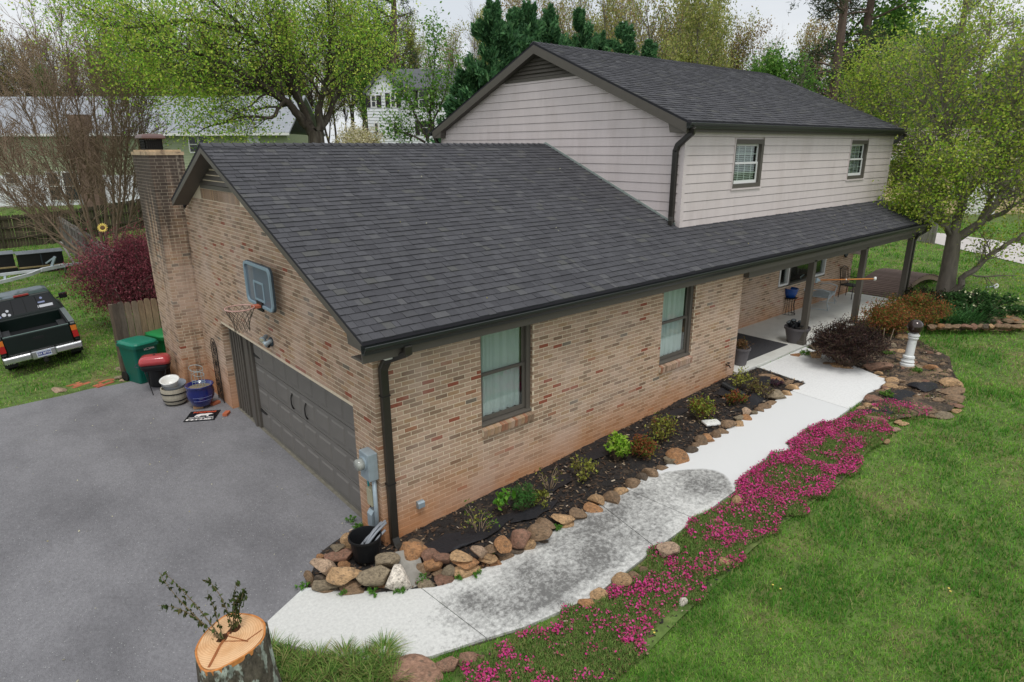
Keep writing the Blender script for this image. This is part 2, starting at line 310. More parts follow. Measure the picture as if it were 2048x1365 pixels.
for i, s in enumerate((S1, S2, S3, S4, S5)):
    drape('concrete_slab', s, .045, .5, M_walk if i < 4 else M_walk2, thick=.12, parent=wk)
drape('walkway_base', WALK, .012, 0, mat('joint_dirt', lin(70, 66, 56), .95), kind='structure')
# planting beds
M_soil = mat('mulch', lin(44, 41, 40), .95, .55, 40, lin(84, 72, 60), (.54, .7), 6, 1.0, 45)
wear(M_soil, lin(112, 70, 48), 'Z', -.5, -.5)
M_soil2 = mat('red_mulch', lin(72, 63, 54), .95, .6, 24, lin(128, 106, 84), (.46, .66), 3, 1.0, 45)
bd = drape('flower_bed', BED, .0, .12, M_soil, amp=.045, kind='structure', seed=4)
rb = drape('garden_bed', RBED, .0, .16, M_soil2, amp=.06, kind='structure', seed=9)
drape('phlox_bed', PHLOX, .0, .2, M_grass, amp=.04, kind='structure', seed=3)
# black landscape fabric showing through the mulch
M_fab = mat('landscape_fabric', lin(38, 38, 42), .6, .2, 30, bump=.6, bscale=25)
FABL = ['black fabric patch nearest the downspout corner', 'long black fabric patch behind the round tan stones', 'black fabric strip beside the green feathery plant', 'black fabric patch close to the bricks under the first window', 'black fabric patch between bare twigs and the lime shrub', 'black fabric patch behind the rounded nandina', 'thin black fabric patch near the wall under the second window', 'black fabric patch beside the drain pipe', 'black fabric patch at the inner corner of the walkway', 'black fabric patch near the pink flowers in the garden bed', 'black fabric patch in the middle of the round garden bed', 'black fabric patch closest to the lawn in the round bed', 'small black fabric patch by the walkway end stones']
fi = 0
for x, y, a, bb in [(.5, -.62, .5, .22), (1.25, -.75, .65, .16), (2.1, -.9, .45, .14), (2.9, -.55, .4, .2), (4.1, -.35, .5, .16), (5.2, -.55, .5, .2), (6.4, -.35, .45, .14), (8.3, -.5, .5, .2), (9.2, -.75, .4, .25), (9.3, -3.15, .35, .2), (10.6, -3.1, .4, .22), (11.5, -3.3, .35, .2), (10.9, -2.75, .3, .15)]:
    P = [(x+a*math.cos(t_)*(.75+.4*RNG.random()), y+bb*math.sin(t_)*(.7+.5*RNG.random())) for t_ in np.linspace(0, 2*math.pi, 15)[:-1]]
    f = drape('landscape_fabric', P, .052, .15, M_fab, amp=.03, seed=fi); fi += 1
    tag(f, FABL[fi-1], 'weed fabric', 'bare weed fabric patches in the beds')
# wood chips and pebbles strewn on the beds
def chips(name, poly, n, off, seed, kind='stuff'):
    r = np.random.default_rng(seed); P = np.array(poly); lo, hi = P.min(0), P.max(0); p = r.uniform(lo, hi, (n, 2)); p = p[inpoly(p[:, 0], p[:, 1], poly)]
    k = len(p); s = r.uniform(.012, .035, k); a = r.uniform(0, 6.3, k); z = G(p[:, 0], p[:, 1])+off+r.uniform(0, .02, k)
    q = []
    for sx, sy, dz in ((-1, -.4, 0), (1, -.4, .01), (1, .4, .015), (-1, .4, .004)):
        q.append(np.stack([p[:, 0]+s*(sx*np.cos(a)-sy*np.sin(a)), p[:, 1]+s*(sx*np.sin(a)+sy*np.cos(a)), z+dz], 1))
    V = np.stack(q, 1); pal = np.array([lin(60, 50, 44), lin(95, 76, 60), lin(40, 36, 34), lin(140, 120, 98), lin(80, 60, 46), lin(185, 170, 150)])
    c = pal[r.choice(6, k, p=[.3, .22, .25, .1, .1, .03])]
    link(name, npmesh(name, V, np.arange(4*k).reshape(-1, 4), c, M_chip), kind=kind)
M_chip = mat('wood_chips', rough=.95, src='attr')
chips('mulch_chips', BED, 8000, .045, 1); chips('mulch_chips', RBED, 16000, .055, 2); chips('mulch_chips', PHLOX, 3000, .03, 3)
# ------------------------------------------------------------ the house
house = thing('house', 'pink brick and pale siding house with black shingle roof, attached garage and front porch', 'house')
M_trim = mat('trim_paint', lin(92, 87, 80), .55, .06, 6)
M_door = mat('garage_door_paint', lin(116, 112, 107), .5, .05, 3)
M_gut = mat('gutter_metal', lin(40, 44, 43), .35, .1, 5, spec=.5)
M_brick = mat('brick_clay', rough=.88, src='attr', var=.13, scale=28, bump=.35, bscale=90)
M_mort = mat('mortar', lin(218, 203, 178), .95, .1, 20, bump=.3, bscale=120)
for m_ in (M_brick, M_mort):
    wear(m_, lin(200, 140, 94), 'Z', .15, 1.0, 1.1, .6, .82)
    wear(m_, lin(214, 196, 186), 'Z', 9, 9, 1.2, .3, .0)
    # whitish mineral bloom in loose clouds
    t, N, L, b = nodes(m_); c = b.inputs['Base Color'].links[0].from_socket; g = N.new('ShaderNodeNewGeometry')
    n = N.new('ShaderNodeTexNoise'); n.inputs['Scale'].default_value = .9; n.inputs['Detail'].default_value = 6; L(g.outputs['Position'], n.inputs['Vector'])
    r = N.new('ShaderNodeMapRange'); r.inputs['From Min'].default_value = .46; r.inputs['From Max'].default_value = .68; r.inputs['To Max'].default_value = .34; L(n.outputs['Fac'], r.inputs['Value'])
    x = N.new('ShaderNodeMix'); x.data_type = 'RGBA'; L(r.outputs[0], x.inputs['Factor']); L(c, x.inputs['A']); x.inputs['B'].default_value = (*lin(206, 186, 174), 1); L(x.outputs['Result'], b.inputs['Base Color'])
BP = [lin(*c) for c in ((181, 152, 130), (173, 145, 122), (186, 158, 136), (165, 138, 115), (177, 147, 121), (157, 131, 109), (148, 123, 101), (140, 117, 96), (168, 138, 108), (156, 112, 86), (146, 84, 64), (118, 108, 95), (132, 108, 89))]
BW = np.array([.17, .16, .14, .13, .09, .08, .06, .045, .05, .014, .012, .008, .035]); BW = BW/BW.sum()
BL, CH, JT = .215, .0705, .0135
bricks = []       # (axis, plane, outward sign, u0, u1, z0, z1, colour index)
brng = np.random.default_rng(5)
def brick_face(axis, plane, u0, u1, z0, z1, holes=(), top=None, even0=False, wall=None, corner=None):
    k0 = int(math.floor(z0/CH))
    for k in range(k0, int(z1/CH)+1):
        za, zb = k*CH, k*CH+CH-JT
        if zb > z1+.02: break
        off = (k % 2)*BL/2 + (BL/4 if even0 else 0)
        spans = []
        n0 = int(math.floor((u0-off)/BL)); a = n0*BL+off
        while a < u1:
            lo, hi = max(a, u0), min(a+BL-JT, u1)
            if corner and lo < u0+.2:
                pass
            spans.append((lo, hi)); a += BL
        for (h0, h1, hz0, hz1) in holes:
            if zb > hz0+.01 and za < hz1-.01:
                ns = []
                for lo, hi in spans:
                    if hi <= h0 or lo >= h1: ns.append((lo, hi)); continue
                    if lo < h0: ns.append((lo, h0))
                    if hi > h1: ns.append((h1, hi))
                spans = ns
        for lo, hi in spans:
            if hi-lo < .03: continue
            if top and za > top((lo+hi)/2): continue
            bricks.append((axis, plane, lo, hi, za, zb, int(brng.choice(len(BP), p=BW)), wall))
SL = (5.614-3.259)/(5.302+.364)                # lower roof pitch
zroof = lambda y: 3.259+(y+.364)*SL if y < 5.302 else 5.614-(y-5.302)*SL
W1 = (1.80, 2.865, 1.33, 2.97); W2 = (6.30, 7.385, 1.33, 2.97); DOOR = (.688, 6.735, -.3, 1.99)
gable_top = lambda y: min(zroof(y)-.16, 4.57)
brick_face('y', 0, 0, 9.2, -.2, 2.97, [(W1[0], W1[1], 1.19, 3), (W2[0], W2[1], 1.19, 3)], None, False, 'front')
brick_face('x', 0, .0, 8.33, -.14, 4.58, [DOOR], gable_top, True, 'garage')
brick_face('y', 1.83, 9.2, 19.78, .55, 2.95, [(14.55, 17.68, 1.42, 2.4)], None, False, 'porch')
brick_face('x', 9.2, .0, 1.83, .5, 2.95, [], None, True, 'none')
brick_face('x', -.52, 8.33, 9.95, -.1, 5.42, [], None, False, 'chimney')
brick_face('y', 8.33, -.52, .0, -.1, 5.42, [], None, True, 'chimney')
brick_face('y', 8.33, .02, .16, 4.3, 5.42, [], None, True, 'chimney')
# bricks of the door reveal and window reveals
for (y_, lo, hi, s_) in ((DOOR[1], .0, .13, 1), (DOOR[0], .0, .13, -1)):
    k = -1
    while k*CH < 1.95:
        bricks.append(('y', y_, lo+.008, hi, k*CH, k*CH+CH-JT, int(brng.choice(len(BP), p=BW)), 'reveal+' if s_ > 0 else 'reveal-')); k += 1
for w in (W1, W2):
    k = int(1.36/CH)+1
    while k*CH < 2.95:
        bricks.append(('x', w[1], .008, .10, k*CH, k*CH+CH-JT, int(brng.choice(len(BP), p=BW)), 'reveal')); k += 1
def brick_geo(b):
    ax, pl, lo, hi, z0, z1, ci, wall = b; d = .09; j = brng.uniform(-.0015, .0015)
    inn = -1 if wall == 'reveal+' else 1
    if ax == 'y':
        if wall in ('reveal+',): y0, y1 = pl-.004, pl+d
        elif wall == 'reveal-': y0, y1 = pl-d, pl+.004
        else: y0, y1 = pl+j, pl+d
        return (lo, hi, y0, y1, z0, z1)
    if wall == 'none': return (pl-d, pl, lo, hi, z0, z1)
    if wall == 'reveal': return (pl-.004, pl+d, lo, hi, z0, z1)
    return (pl+j, pl+d, lo, hi, z0, z1)
# corner interlock: alternate courses of the two faces own the corner
REDS = [on_y(u, v, 0) for u, v in ((1104, 790), (1120, 770), (1146, 778), (1132, 781), (1082, 809), (790, 812), (806, 801), (866, 783), (902, 768), (944, 758), (880, 877), (963, 745), (1240, 808), (1012, 900))]+[on_x(u, v, 0) for u, v in ((430, 488), (445, 492), (487, 487), (498, 497), (412, 497), (540, 560), (598, 760), (608, 775), (575, 745), (556, 708), (563, 700), (655, 690), (520, 590), (640, 745))]
for R_ in REDS:
    best = min(range(len(bricks)), key=lambda i: (bricks[i][7] not in ('front', 'garage'))*99+((bricks[i][0] == 'y') != (abs(R_[1]) < 1e-6))*99+abs((bricks[i][2]+bricks[i][3])/2-(R_[0] if bricks[i][0] == 'y' else R_[1]))+3*abs((bricks[i][4]+bricks[i][5])/2-R_[2]))
    bricks[best] = (*bricks[best][:6], 10, bricks[best][7])
out = []
for b in bricks:
    ax, pl, lo, hi, z0, z1, ci, wall = b; k = round(z0/CH)
    if wall == 'front' and lo < .1:
        if k % 2: lo = .1015
        if hi-lo < .04: continue
    if wall == 'garage' and lo < .1:
        if k % 2 == 0: lo = .1015
        if hi-lo < .04: continue
    if wall == 'chimney' and ax == 'x' and lo < 8.43:
        if k % 2 == 0: lo = 8.4315
        if hi-lo < .04: continue
    if wall == 'chimney' and ax == 'y' and lo < -.42:
        if k % 2: lo = -.4185
        if hi-lo < .04: continue
    out.append((ax, pl, lo, hi, z0, z1, ci, wall))
bricks = out
def bscore(b):
    ax, pl, lo, hi, z0, z1, ci, wall = b
    if wall in ('none', 'chimney') or wall.startswith('reveal'): return 0
    p = np.array([(lo+hi)/2, pl, (z0+z1)/2]) if ax == 'y' else np.array([pl, (lo+hi)/2, (z0+z1)/2])
    d = p-CAM; r = np.linalg.norm(d); cosn = abs(d[1] if ax == 'y' else d[0])/r
    if z0 < .12: return 0
    return (hi-lo)*cosn/r**2
order = sorted(range(len(bricks)), key=lambda i: -bscore(bricks[i])); top300 = set(order[:270])
def wall_part(name, boxes, polys=()):
    m = MB()
    for bx in boxes: m.box(*bx)
    for p in polys: m.prism(*p)
    return m.build(name, M_mort, house)
e = .003
WALLS = {}
WALLS['front'] = wall_part('front_wall', [(e, W1[0], e, .25, -.25, 2.98), (W1[1], W2[0], e, .25, -.25, 2.98), (W2[1], 9.2-e, e, .25, -.25, 2.98), (W1[0], W1[1], e, .25, -.25, 1.2), (W2[0], W2[1], e, .25, -.25, 1.2)])
gp = [(y, zroof(y)-.2) for y in (.26, 5.302, 8.4)]
WALLS['garage'] = wall_part('garage_wall', [(e, .25, .256, DOOR[0]+.001, -.25, 3.2), (e, .25, DOOR[1], 10.6, -.25, 3.2)], [([(.26, 3.2), (.26, DOOR[3]), (DOOR[1]+.0, DOOR[3]), (DOOR[1]+.0, 3.2), (10.6, 3.2), (10.6, zroof(10.6)-.12), (5.302, 5.614-.12), (.26, zroof(.26)-.12)], 'x', e+.001, .249)])
WALLS['porch'] = wall_part('porch_wall', [(9.2+.0, 14.55, 1.83+e, 2.1, .4, 2.97), (17.68, 19.77, 1.83+e, 2.1, .4, 2.97), (14.55, 17.68, 1.83+e, 2.1, .4, 1.42), (14.55, 17.68, 1.83+e, 2.1, 2.4, 2.97)])
WALLS['none'] = wall_part('porch_side_wall', [(8.9, 9.2-e, .26, 2.1, -.2, 2.97)])
WALLS['chimney'] = wall_part('chimney', [(-.52+e, -e, 8.33+e, 9.95-e, -.2, 5.42), (.0, .16, 8.33+e, 9.95-e, 4.0, 5.42)])
PALM = {}
groups = {}
for i, b in enumerate(bricks):
    x0, x1, y0, y1, z0, z1 = brick_geo(b); w = b[7]; w = 'garage' if w.startswith('reveal+') or w == 'reveal-' else 'front' if w == 'reveal' else w
    if i in top300:
        key = (b[0], round(x1-x0, 3), round(y1-y0, 2), b[6])
        if key not in PALM:
            PALM[key] = MB().box(-(x1-x0)/2, (x1-x0)/2, -(y1-y0)/2, (y1-y0)/2, -(z1-z0)/2, (z1-z0)/2, BP[b[6]]).mesh('brick', M_brick)
        link('brick', PALM[key], WALLS[w], ((x0+x1)/2, (y0+y1)/2, (z0+z1)/2))
    else: groups.setdefault(w, []).append((x0, x1, y0, y1, z0, z1, BP[b[6]]))
def boxes_np(name, arr, m, parent, kind='stuff'):
    B = np.array([a[:6] for a in arr]); C = np.array([a[6] for a in arr]); n = len(B)
    V = np.stack([np.stack([B[:, i], B[:, 2+j], B[:, 4+k]], 1) for k in (0, 1) for j in (0, 1) for i in (0, 1)], 1)
    f = np.array([(0, 2, 3, 1), (4, 5, 7, 6), (0, 1, 5, 4), (2, 6, 7, 3), (0, 4, 6, 2), (1, 3, 7, 5)])
    F = (np.arange(n)[:, None, None]*8+f[None]).reshape(-1, 4)
    return link(name, npmesh(name, V, F, np.repeat(C, 6, 0), m), parent, kind=kind)
for w, arr in groups.items(): boxes_np('bricks', arr, M_brick, WALLS[w])
# soldier course under the gable vent, rowlock sills, lintel course above the door
rng = random.Random(3)
sold = []
for i in range(36):
    y = 4.52+i*.0705
    if zroof(y)-.15 > 4.84: sold.append((.001, .09, y, y+.058, 4.585, 4.785, BP[rng.choice((7, 6, 8, 5))]))
boxes_np('soldier_bricks', sold, M_brick, WALLS['garage'])
SBM = {}
for (a, b_, z0, z1) in (W1, W2):
    n = 15; p = (b_-a)/n
    sill_mort = MB().prism([(-.035, 1.20), (-.05, 1.305), (.1, 1.345), (.1, 1.2)], 'x', a+.003, b_-.003).build('sill_mortar', M_mort, WALLS['front'])
    for i in range(n):
        ci = rng.choice((0, 3, 8, 4, 9, 7)); key = ci
        if key not in SBM: SBM[key] = MB().prism([(-.045, 1.19), (-.06, 1.31), (.1, 1.352), (.1, 1.19)], 'x', 0, p-.012, BP[ci]).mesh('sill_brick', M_brick)
        link('sill_brick', SBM[key], WALLS['front'], (a+i*p+.006, rng.uniform(-.003, .003), 0))
# chimney soot and cap
wear(M_brick, lin(70, 62, 56), 'Z', 99, 99)
t, N, L, b = nodes(M_brick); c = b.inputs['Base Color'].links[0].from_socket; g = N.new('ShaderNodeNewGeometry'); sp = N.new('ShaderNodeSeparateXYZ'); L(g.outputs['Position'], sp.inputs[0])
mpn = N.new('ShaderNodeMapping'); mpn.inputs['Scale'].default_value = (6, 4.5, .35); L(g.outputs['Position'], mpn.inputs[0]); n = N.new('ShaderNodeTexNoise'); n.inputs['Scale'].default_value = 1; n.inputs['Detail'].default_value = 5; L(mpn.outputs[0], n.inputs['Vector'])
def mr(src, a, b_, c_=0, d_=1):
    r = N.new('ShaderNodeMapRange'); r.inputs['From Min'].default_value = a; r.inputs['From Max'].default_value = b_; r.inputs['To Min'].default_value = c_; r.inputs['To Max'].default_value = d_; L(src, r.inputs['Value']); return r.outputs[0]
def mm(op, a, b_):
    q = N.new('ShaderNodeMath'); q.operation = op; L(a, q.inputs[0])
    if isinstance(b_, (int, float)): q.inputs[1].default_value = b_
    else: L(b_, q.inputs[1])
    return q.outputs[0]
far = mr(sp.outputs['Y'], 8.2, 8.3); high = mr(sp.outputs['Z'], 2.2, 5.2); low_x = mr(sp.outputs['X'], .3, .2)
soot = mm('MULTIPLY', mm('MULTIPLY', far, low_x), mr(mm('ADD', n.outputs['Fac'], mm('MULTIPLY', high, .42)), .56, .80, 0, .9))
x = N.new('ShaderNodeMix'); x.data_type = 'RGBA'; L(soot, x.inputs['Factor']); L(c, x.inputs['A']); x.inputs['B'].default_value = (*lin(62, 55, 50), 1); L(x.outputs['Result'], b.inputs['Base Color'])
t, N, L, b = nodes(M_mort); c = b.inputs['Base Color'].links[0].from_socket; g = N.new('ShaderNodeNewGeometry'); sp = N.new('ShaderNodeSeparateXYZ'); L(g.outputs['Position'], sp.inputs[0])
mpn = N.new('ShaderNodeMapping'); mpn.inputs['Scale'].default_value = (6, 4.5, .35); L(g.outputs['Position'], mpn.inputs[0]); n = N.new('ShaderNodeTexNoise'); n.inputs['Scale'].default_value = 1; n.inputs['Detail'].default_value = 5; L(mpn.outputs[0], n.inputs['Vector'])
far = mr(sp.outputs['Y'], 8.2, 8.3); high = mr(sp.outputs['Z'], 2.2, 5.2)
soot = mm('MULTIPLY', far, mr(mm('ADD', n.outputs['Fac'], mm('MULTIPLY', high, .42)), .50, .85, .1, .75))
x = N.new('ShaderNodeMix'); x.data_type = 'RGBA'; L(soot, x.inputs['Factor']); L(c, x.inputs['A']); x.inputs['B'].default_value = (*lin(92, 82, 72), 1); L(x.outputs['Result'], b.inputs['Base Color'])
ch = WALLS['chimney']
MB().box(-.535, .175, 8.315, 9.965, 5.42, 5.49).box(-.49, .13, 8.36, 9.92, 5.492, 5.53).build('chimney_crown', mat('crown_mortar', lin(196, 172, 140), .9, .25, 12, lin(120, 100, 84), (.5, .65), 6), ch)
M_cap = mat('cap_metal', lin(110, 88, 84), .45, .15, 9, metal=.3); M_dark = mat('dark_metal', lin(34, 32, 30), .6)
MB().lathe([(.02, .0), (.46, .0), (.50, .02), (.48, .06), (.40, .10), (.05, .12)], 0, 0, 0, 4, M=Matrix.Translation((-.22, 9.35, 5.76)) @ Matrix.Diagonal((.68, .95, 1, 1)) @ Matrix.Rotation(math.pi/4, 4, 'Z')).build('chimney_cap', M_cap, ch)
m = MB(); CX, CY, wx, wy = -.22, 9.35, .17, .24
for i in range(9):
    for s_ in (-1, 1): m.bar((CX+s_*wx, CY-wy+i*wy/4, 5.53), (CX+s_*wx, CY-wy+i*wy/4, 5.77), .012, .012); m.bar((CX-wx+i*wx/4, CY+s_*wy, 5.53), (CX-wx+i*wx/4, CY+s_*wy, 5.77), .012, .012)
for z in (5.55, 5.61, 5.67, 5.73):
    for s_ in (-1, 1): m.bar((CX+s_*wx, CY-wy, z), (CX+s_*wx, CY+wy, z), .012, .012); m.bar((CX-wx, CY+s_*wy, z), (CX+wx, CY+s_*wy, z), .012, .012)
m.box(CX-.12, CX+.12, CY-.16, CY+.16, 5.53, 5.74).build('spark_screen', M_dark, ch)
# ---- roofs
M_sh = mat('shingle', rough=.92, src='attr', var=.16, scale=60, bump=.4, bscale=220)
M_under = mat('roof_felt', lin(46, 46, 50), .95)
SP = [lin(*c) for c in ((76, 76, 80), (73, 73, 77), (80, 80, 84), (70, 70, 74), (75, 75, 78), (87, 87, 89), (67, 67, 71), (84, 84, 83))]
SWt = [.22, .22, .14, .14, .12, .06, .06, .04]
def roof_slope(x0, x1, y0, z0, y1, z1, xlimit=None, exp=.148, seed=0):
    r = np.random.default_rng(seed); Ls = math.hypot(y1-y0, z1-z0); dy, dz = (y1-y0)/Ls, (z1-z0)/Ls; ny_, nz_ = -dz, dy
    tabs = []; n = int(math.ceil(Ls/exp))
    for i in range(n):
        s0 = i*exp; s1 = min(s0+exp+.02, Ls); x = x0-r.uniform(0, .2); x1r = xlimit(s0) if xlimit else x1
        while x < x1r:
            w = r.choice([.08, .11, .14, .17, .2, .25]); a, bb = max(x, x0), min(x+w, x1r)
            if bb-a > .015:
                h = .013+.007*int(r.random() < .5); ds = r.uniform(-.004, .004); tabs.append((a+.0025, bb-.0025, s0+ds, s1, h, int(r.choice(8, p=SWt))))
            x += w
    return tabs, (y0, z0, dy, dz, ny_, nz_)
def tab_verts(tb, fr):
    a, bb, s0, s1, h, ci = tb; y0, z0, dy, dz, ny_, nz_ = fr
    P = lambda x, s, k: (x, y0+dy*s+ny_*k, z0+dz*s+nz_*k)
    return [P(a, s0, h), P(bb, s0, h), P(bb, s1, .001), P(a, s1, .001), P(a, s0, -.002), P(bb, s0, -.002)]
TF = [(0, 1, 2, 3), (4, 5, 1, 0), (4, 0, 3, 3), (5, 2, 1, 1)]
def roof_part(name, slabs):
    m = MB()
    for p, a, b_ in slabs: m.prism(p, 'x', a, b_)
    return m.build(name, M_under, house)
th = .045
E0 = (-.364, 3.259); R0 = (5.302, 5.614)
yu, zu = 1.06, zroof(1.06)
lower = roof_part('lower_roof', [([E0, R0, (10.95, zroof(10.95)), (10.95, zroof(10.95)-th), (5.302, 5.614-th), (-.364, 3.259-th)], 0.0, 8.15), ([E0, R0, (7.92, zroof(7.92)), (7.92, zroof(7.92)-th), (5.302, 5.614-th), (-.364, 3.259-th)], -.305, -.001), ([E0, (yu+.3, zroof(yu+.3)), (yu+.3, zroof(yu+.3)-th), (-.364, 3.259-th)], 8.151, 19.6)])
UE = (.866, 6.06); UR = (5.568, 8.045); UB = (10.27, 6.06)
upper = roof_part('upper_roof', [([UE, UR, UB, (UB[0], UB[1]-th), (UR[0], UR[1]-th), (UE[0], UE[1]-th)], 7.92, 19.71)])
allt = []
for part, args, lim in ((lower, (-.31, 19.6, *E0, *R0), lambda s: 19.6 if E0[0]+s*.9234 < yu else 8.15), (upper, (7.915, 19.715, *UE, *UR), None)):
    tabs, fr = roof_slope(*args, lim, seed=len(allt))
    for tb in tabs: allt.append((part, tb, fr))
def tscore(q):
    part, tb, fr = q; v = tab_verts(tb, fr); p = np.mean(v[:4], 0); return (tb[1]-tb[0])/np.linalg.norm(p-CAM)**2
order = sorted(range(len(allt)), key=lambda i: -tscore(allt[i])); big = set(order[:290])
acc = {lower: ([], []), upper: ([], [])}
for i, (part, tb, fr) in enumerate(allt):
    v = tab_verts(tb, fr)
    if i in big:
        c0 = np.mean(v[:4], 0); me = MB().add([tuple(np.array(p)-c0) for p in v], [(0, 1, 2, 3), (4, 5, 1, 0), (4, 0, 3), (5, 2, 1)], SP[tb[5]]).mesh('shingle', M_sh, fix=False)
        link('shingle', me, part, tuple(c0))
    else: acc[part][0].append(v); acc[part][1].append(SP[tb[5]])
for part, (vs, cs) in acc.items():
    n = len(vs); V = np.array(vs).reshape(-1, 3); k = np.arange(n)[:, None]*6
    F3 = np.concatenate([np.stack([k+np.array(f)], 1).reshape(-1, 3) for f in ((0, 1, 2), (0, 2, 3), (4, 5, 1), (4, 1, 0), (4, 0, 3), (5, 2, 1))])
    link('shingles', npmesh('shingles', V, F3, np.tile(np.array(cs), (6, 1)), M_sh), part, kind='stuff')
# hidden back slopes: plain courses of shingles too
def back_rows(part, x0, x1, y0, z0, y1, z1):
    m = MB(); Ls = math.hypot(y1-y0, z1-z0); n = int(Ls/.148)
    for i in range(n):
        f0, f1 = i/n, (i+1)/n; ya, za, yb, zb = y0+(y1-y0)*f0, z0+(z1-z0)*f0, y0+(y1-y0)*f1, z0+(z1-z0)*f1
        m.add([(x0, ya, za+.014), (x1, ya, za+.014), (x1, yb, zb+.002), (x0, yb, zb+.002), (x0, ya, za), (x1, ya, za)], [(0, 1, 2, 3), (4, 5, 1, 0)], SP[i % 5])
    m.build('shingles', M_sh, part, kind='stuff')
back_rows(lower, 0, 8.15, 10.95, zroof(10.95), *R0); back_rows(lower, -.31, -.002, 7.92, zroof(7.92), *R0); back_rows(upper, 7.915, 19.715, *UB, *UR)
def ridge(part, x0, x1, y, z, sl):
    n = int((x1-x0)/.19); cm = {}
    for i in range(n):
        ci = int(RNG.integers(0, 4))
        if ci not in cm:
            w = .15; h = .03; L0 = .25
            cm[ci] = MB().add([(0, -w, h-w*sl), (0, 0, h), (0, w, h-w*sl), (L0, -w, .006-w*sl), (L0, 0, .006), (L0, w, .006-w*sl), (0, -w, h-w*sl-.03), (0, 0, h-.03), (0, w, h-w*sl-.03), (L0, -w, -.03-w*sl), (L0, w, -.03-w*sl)],
                              [(0, 1, 4, 3), (1, 2, 5, 4), (6, 7, 1, 0), (7, 8, 2, 1), (6, 0, 3, 9), (8, 10, 5, 2)], SP[ci]).mesh('ridge_cap', M_sh)
        link('ridge_cap', cm[ci], part, (x0+i*.19, y, z+.012))
ridge(lower, -.31, 8.1, 5.302, 5.614, SL); ridge(upper, 7.92, 19.6, 5.568, 8.045, .422)
m = MB(); m.box(.55, 8.0, 5.19, 5.23, 5.585, 5.612).box(.55, 8.0, 5.374, 5.414, 5.585, 5.612).build('ridge_vent', M_dark, lower)
# fascia, soffit, gutters, rakes
def gutter(name, x0, x1, y, z, parent=house):
    pr = [(y, z), (y-.012, z-.006), (y-.012, z-.10), (y-.05, z-.115), (y-.085, z-.11), (y-.10, z-.06), (y-.125, z-.04), (y-.13, z), (y-.118, z+.004), (y-.112, z-.03), (y-.09, z-.06), (y-.075, z-.10), (y-.02, z-.10)]
    return MB().prism(pr, 'x', x0, x1).build(name, M_gut, parent)
gutter('lower_gutter', -.32, 19.68, -.345, 3.215); gutter('upper_gutter', 7.9, 19.8, .885, 6.02); 
MB().box(-.30, 19.58, -.335, -.31, 2.97, 3.205).build('fascia', M_trim, house)
MB().box(-.29, 19.55, -.31, -.002, 2.975, 2.99).build('soffit', M_trim, house)
MB().box(7.95, 19.68, .90, .925, 5.84, 6.005).build('fascia', M_trim, house)
MB().box(7.95, 19.68, .925, 1.05, 5.87, 5.885).build('soffit', M_trim, house)
def rake(name, x, pts, h, t, parent=house):
    m = MB(); lo = [(y, z-h) for y, z in pts]; m.prism([*pts, *lo[::-1]], 'x', x, x+t); return m.build(name, M_trim, parent)
dz_ = th+.002
rake('rake_board', -.308, [(-.35, zroof(-.35)-dz_), (5.302, 5.614-dz_)], .095, .022); rake('rake_board', -.308, [(5.302, 5.614-dz_), (7.9, zroof(7.9)-dz_)], .095, .022)
MB().prism([(-.33, 3.135), (.04, 3.15), (.06, zroof(.06)-.10), (-.33, zroof(-.33)-.07)], 'x', -.300, -.006).build('rake_return', M_trim, house)
m = MB(); 
for a, bb in (((.04, zroof(.04)-.135), (5.302, 5.614-.135)), ((5.302, 5.614-.135), (7.9, zroof(7.9)-.135))): m.prism([a, bb, (bb[0], bb[1]+.02), (a[0], a[1]+.02)], 'x', -.286, .0)
m.build('rake_soffit', M_trim, house)
MB().prism([(7.9, zroof(7.9)-.14), (7.9, zroof(7.9)-.05), (7.93, zroof(7.9)-.05), (7.93, zroof(7.9)-.14)], 'x', -.3, 0).build('rake_end', M_trim, house)
slu = .422; zru = lambda y: 6.06+(y-.866)*slu if y < 5.568 else 8.045-(y-5.568)*slu
rake('rake_board', 7.917, [(.88, zru(.88)-dz_), (5.568, 8.045-dz_)], .2, .022); rake('rake_board', 7.917, [(5.568, 8.045-dz_), (10.25, zru(10.25)-dz_)], .2, .022)
MB().prism([(.88, 5.835), (1.3, 5.835), (1.36, zru(1.36)-.2), (.88, zru(.88)-.07)], 'x', 7.925, 8.135).build('rake_return', M_trim, house)
MB().prism([(10.25, 5.835), (9.83, 5.835), (9.77, zru(9.77)-.2), (10.25, zru(10.25)-.07)], 'x', 7.925, 8.135).build('rake_return', M_trim, house)
m = MB()
for a, bb in (((1.3, zru(1.3)-.225), (5.568, 8.045-.225)), ((5.568, 8.045-.225), (9.85, zru(9.85)-.225))): m.prism([a, bb, (bb[0], bb[1]+.02), (a[0], a[1]+.02)], 'x', 7.94, 8.14)
m.build('rake_soffit', M_trim, house)
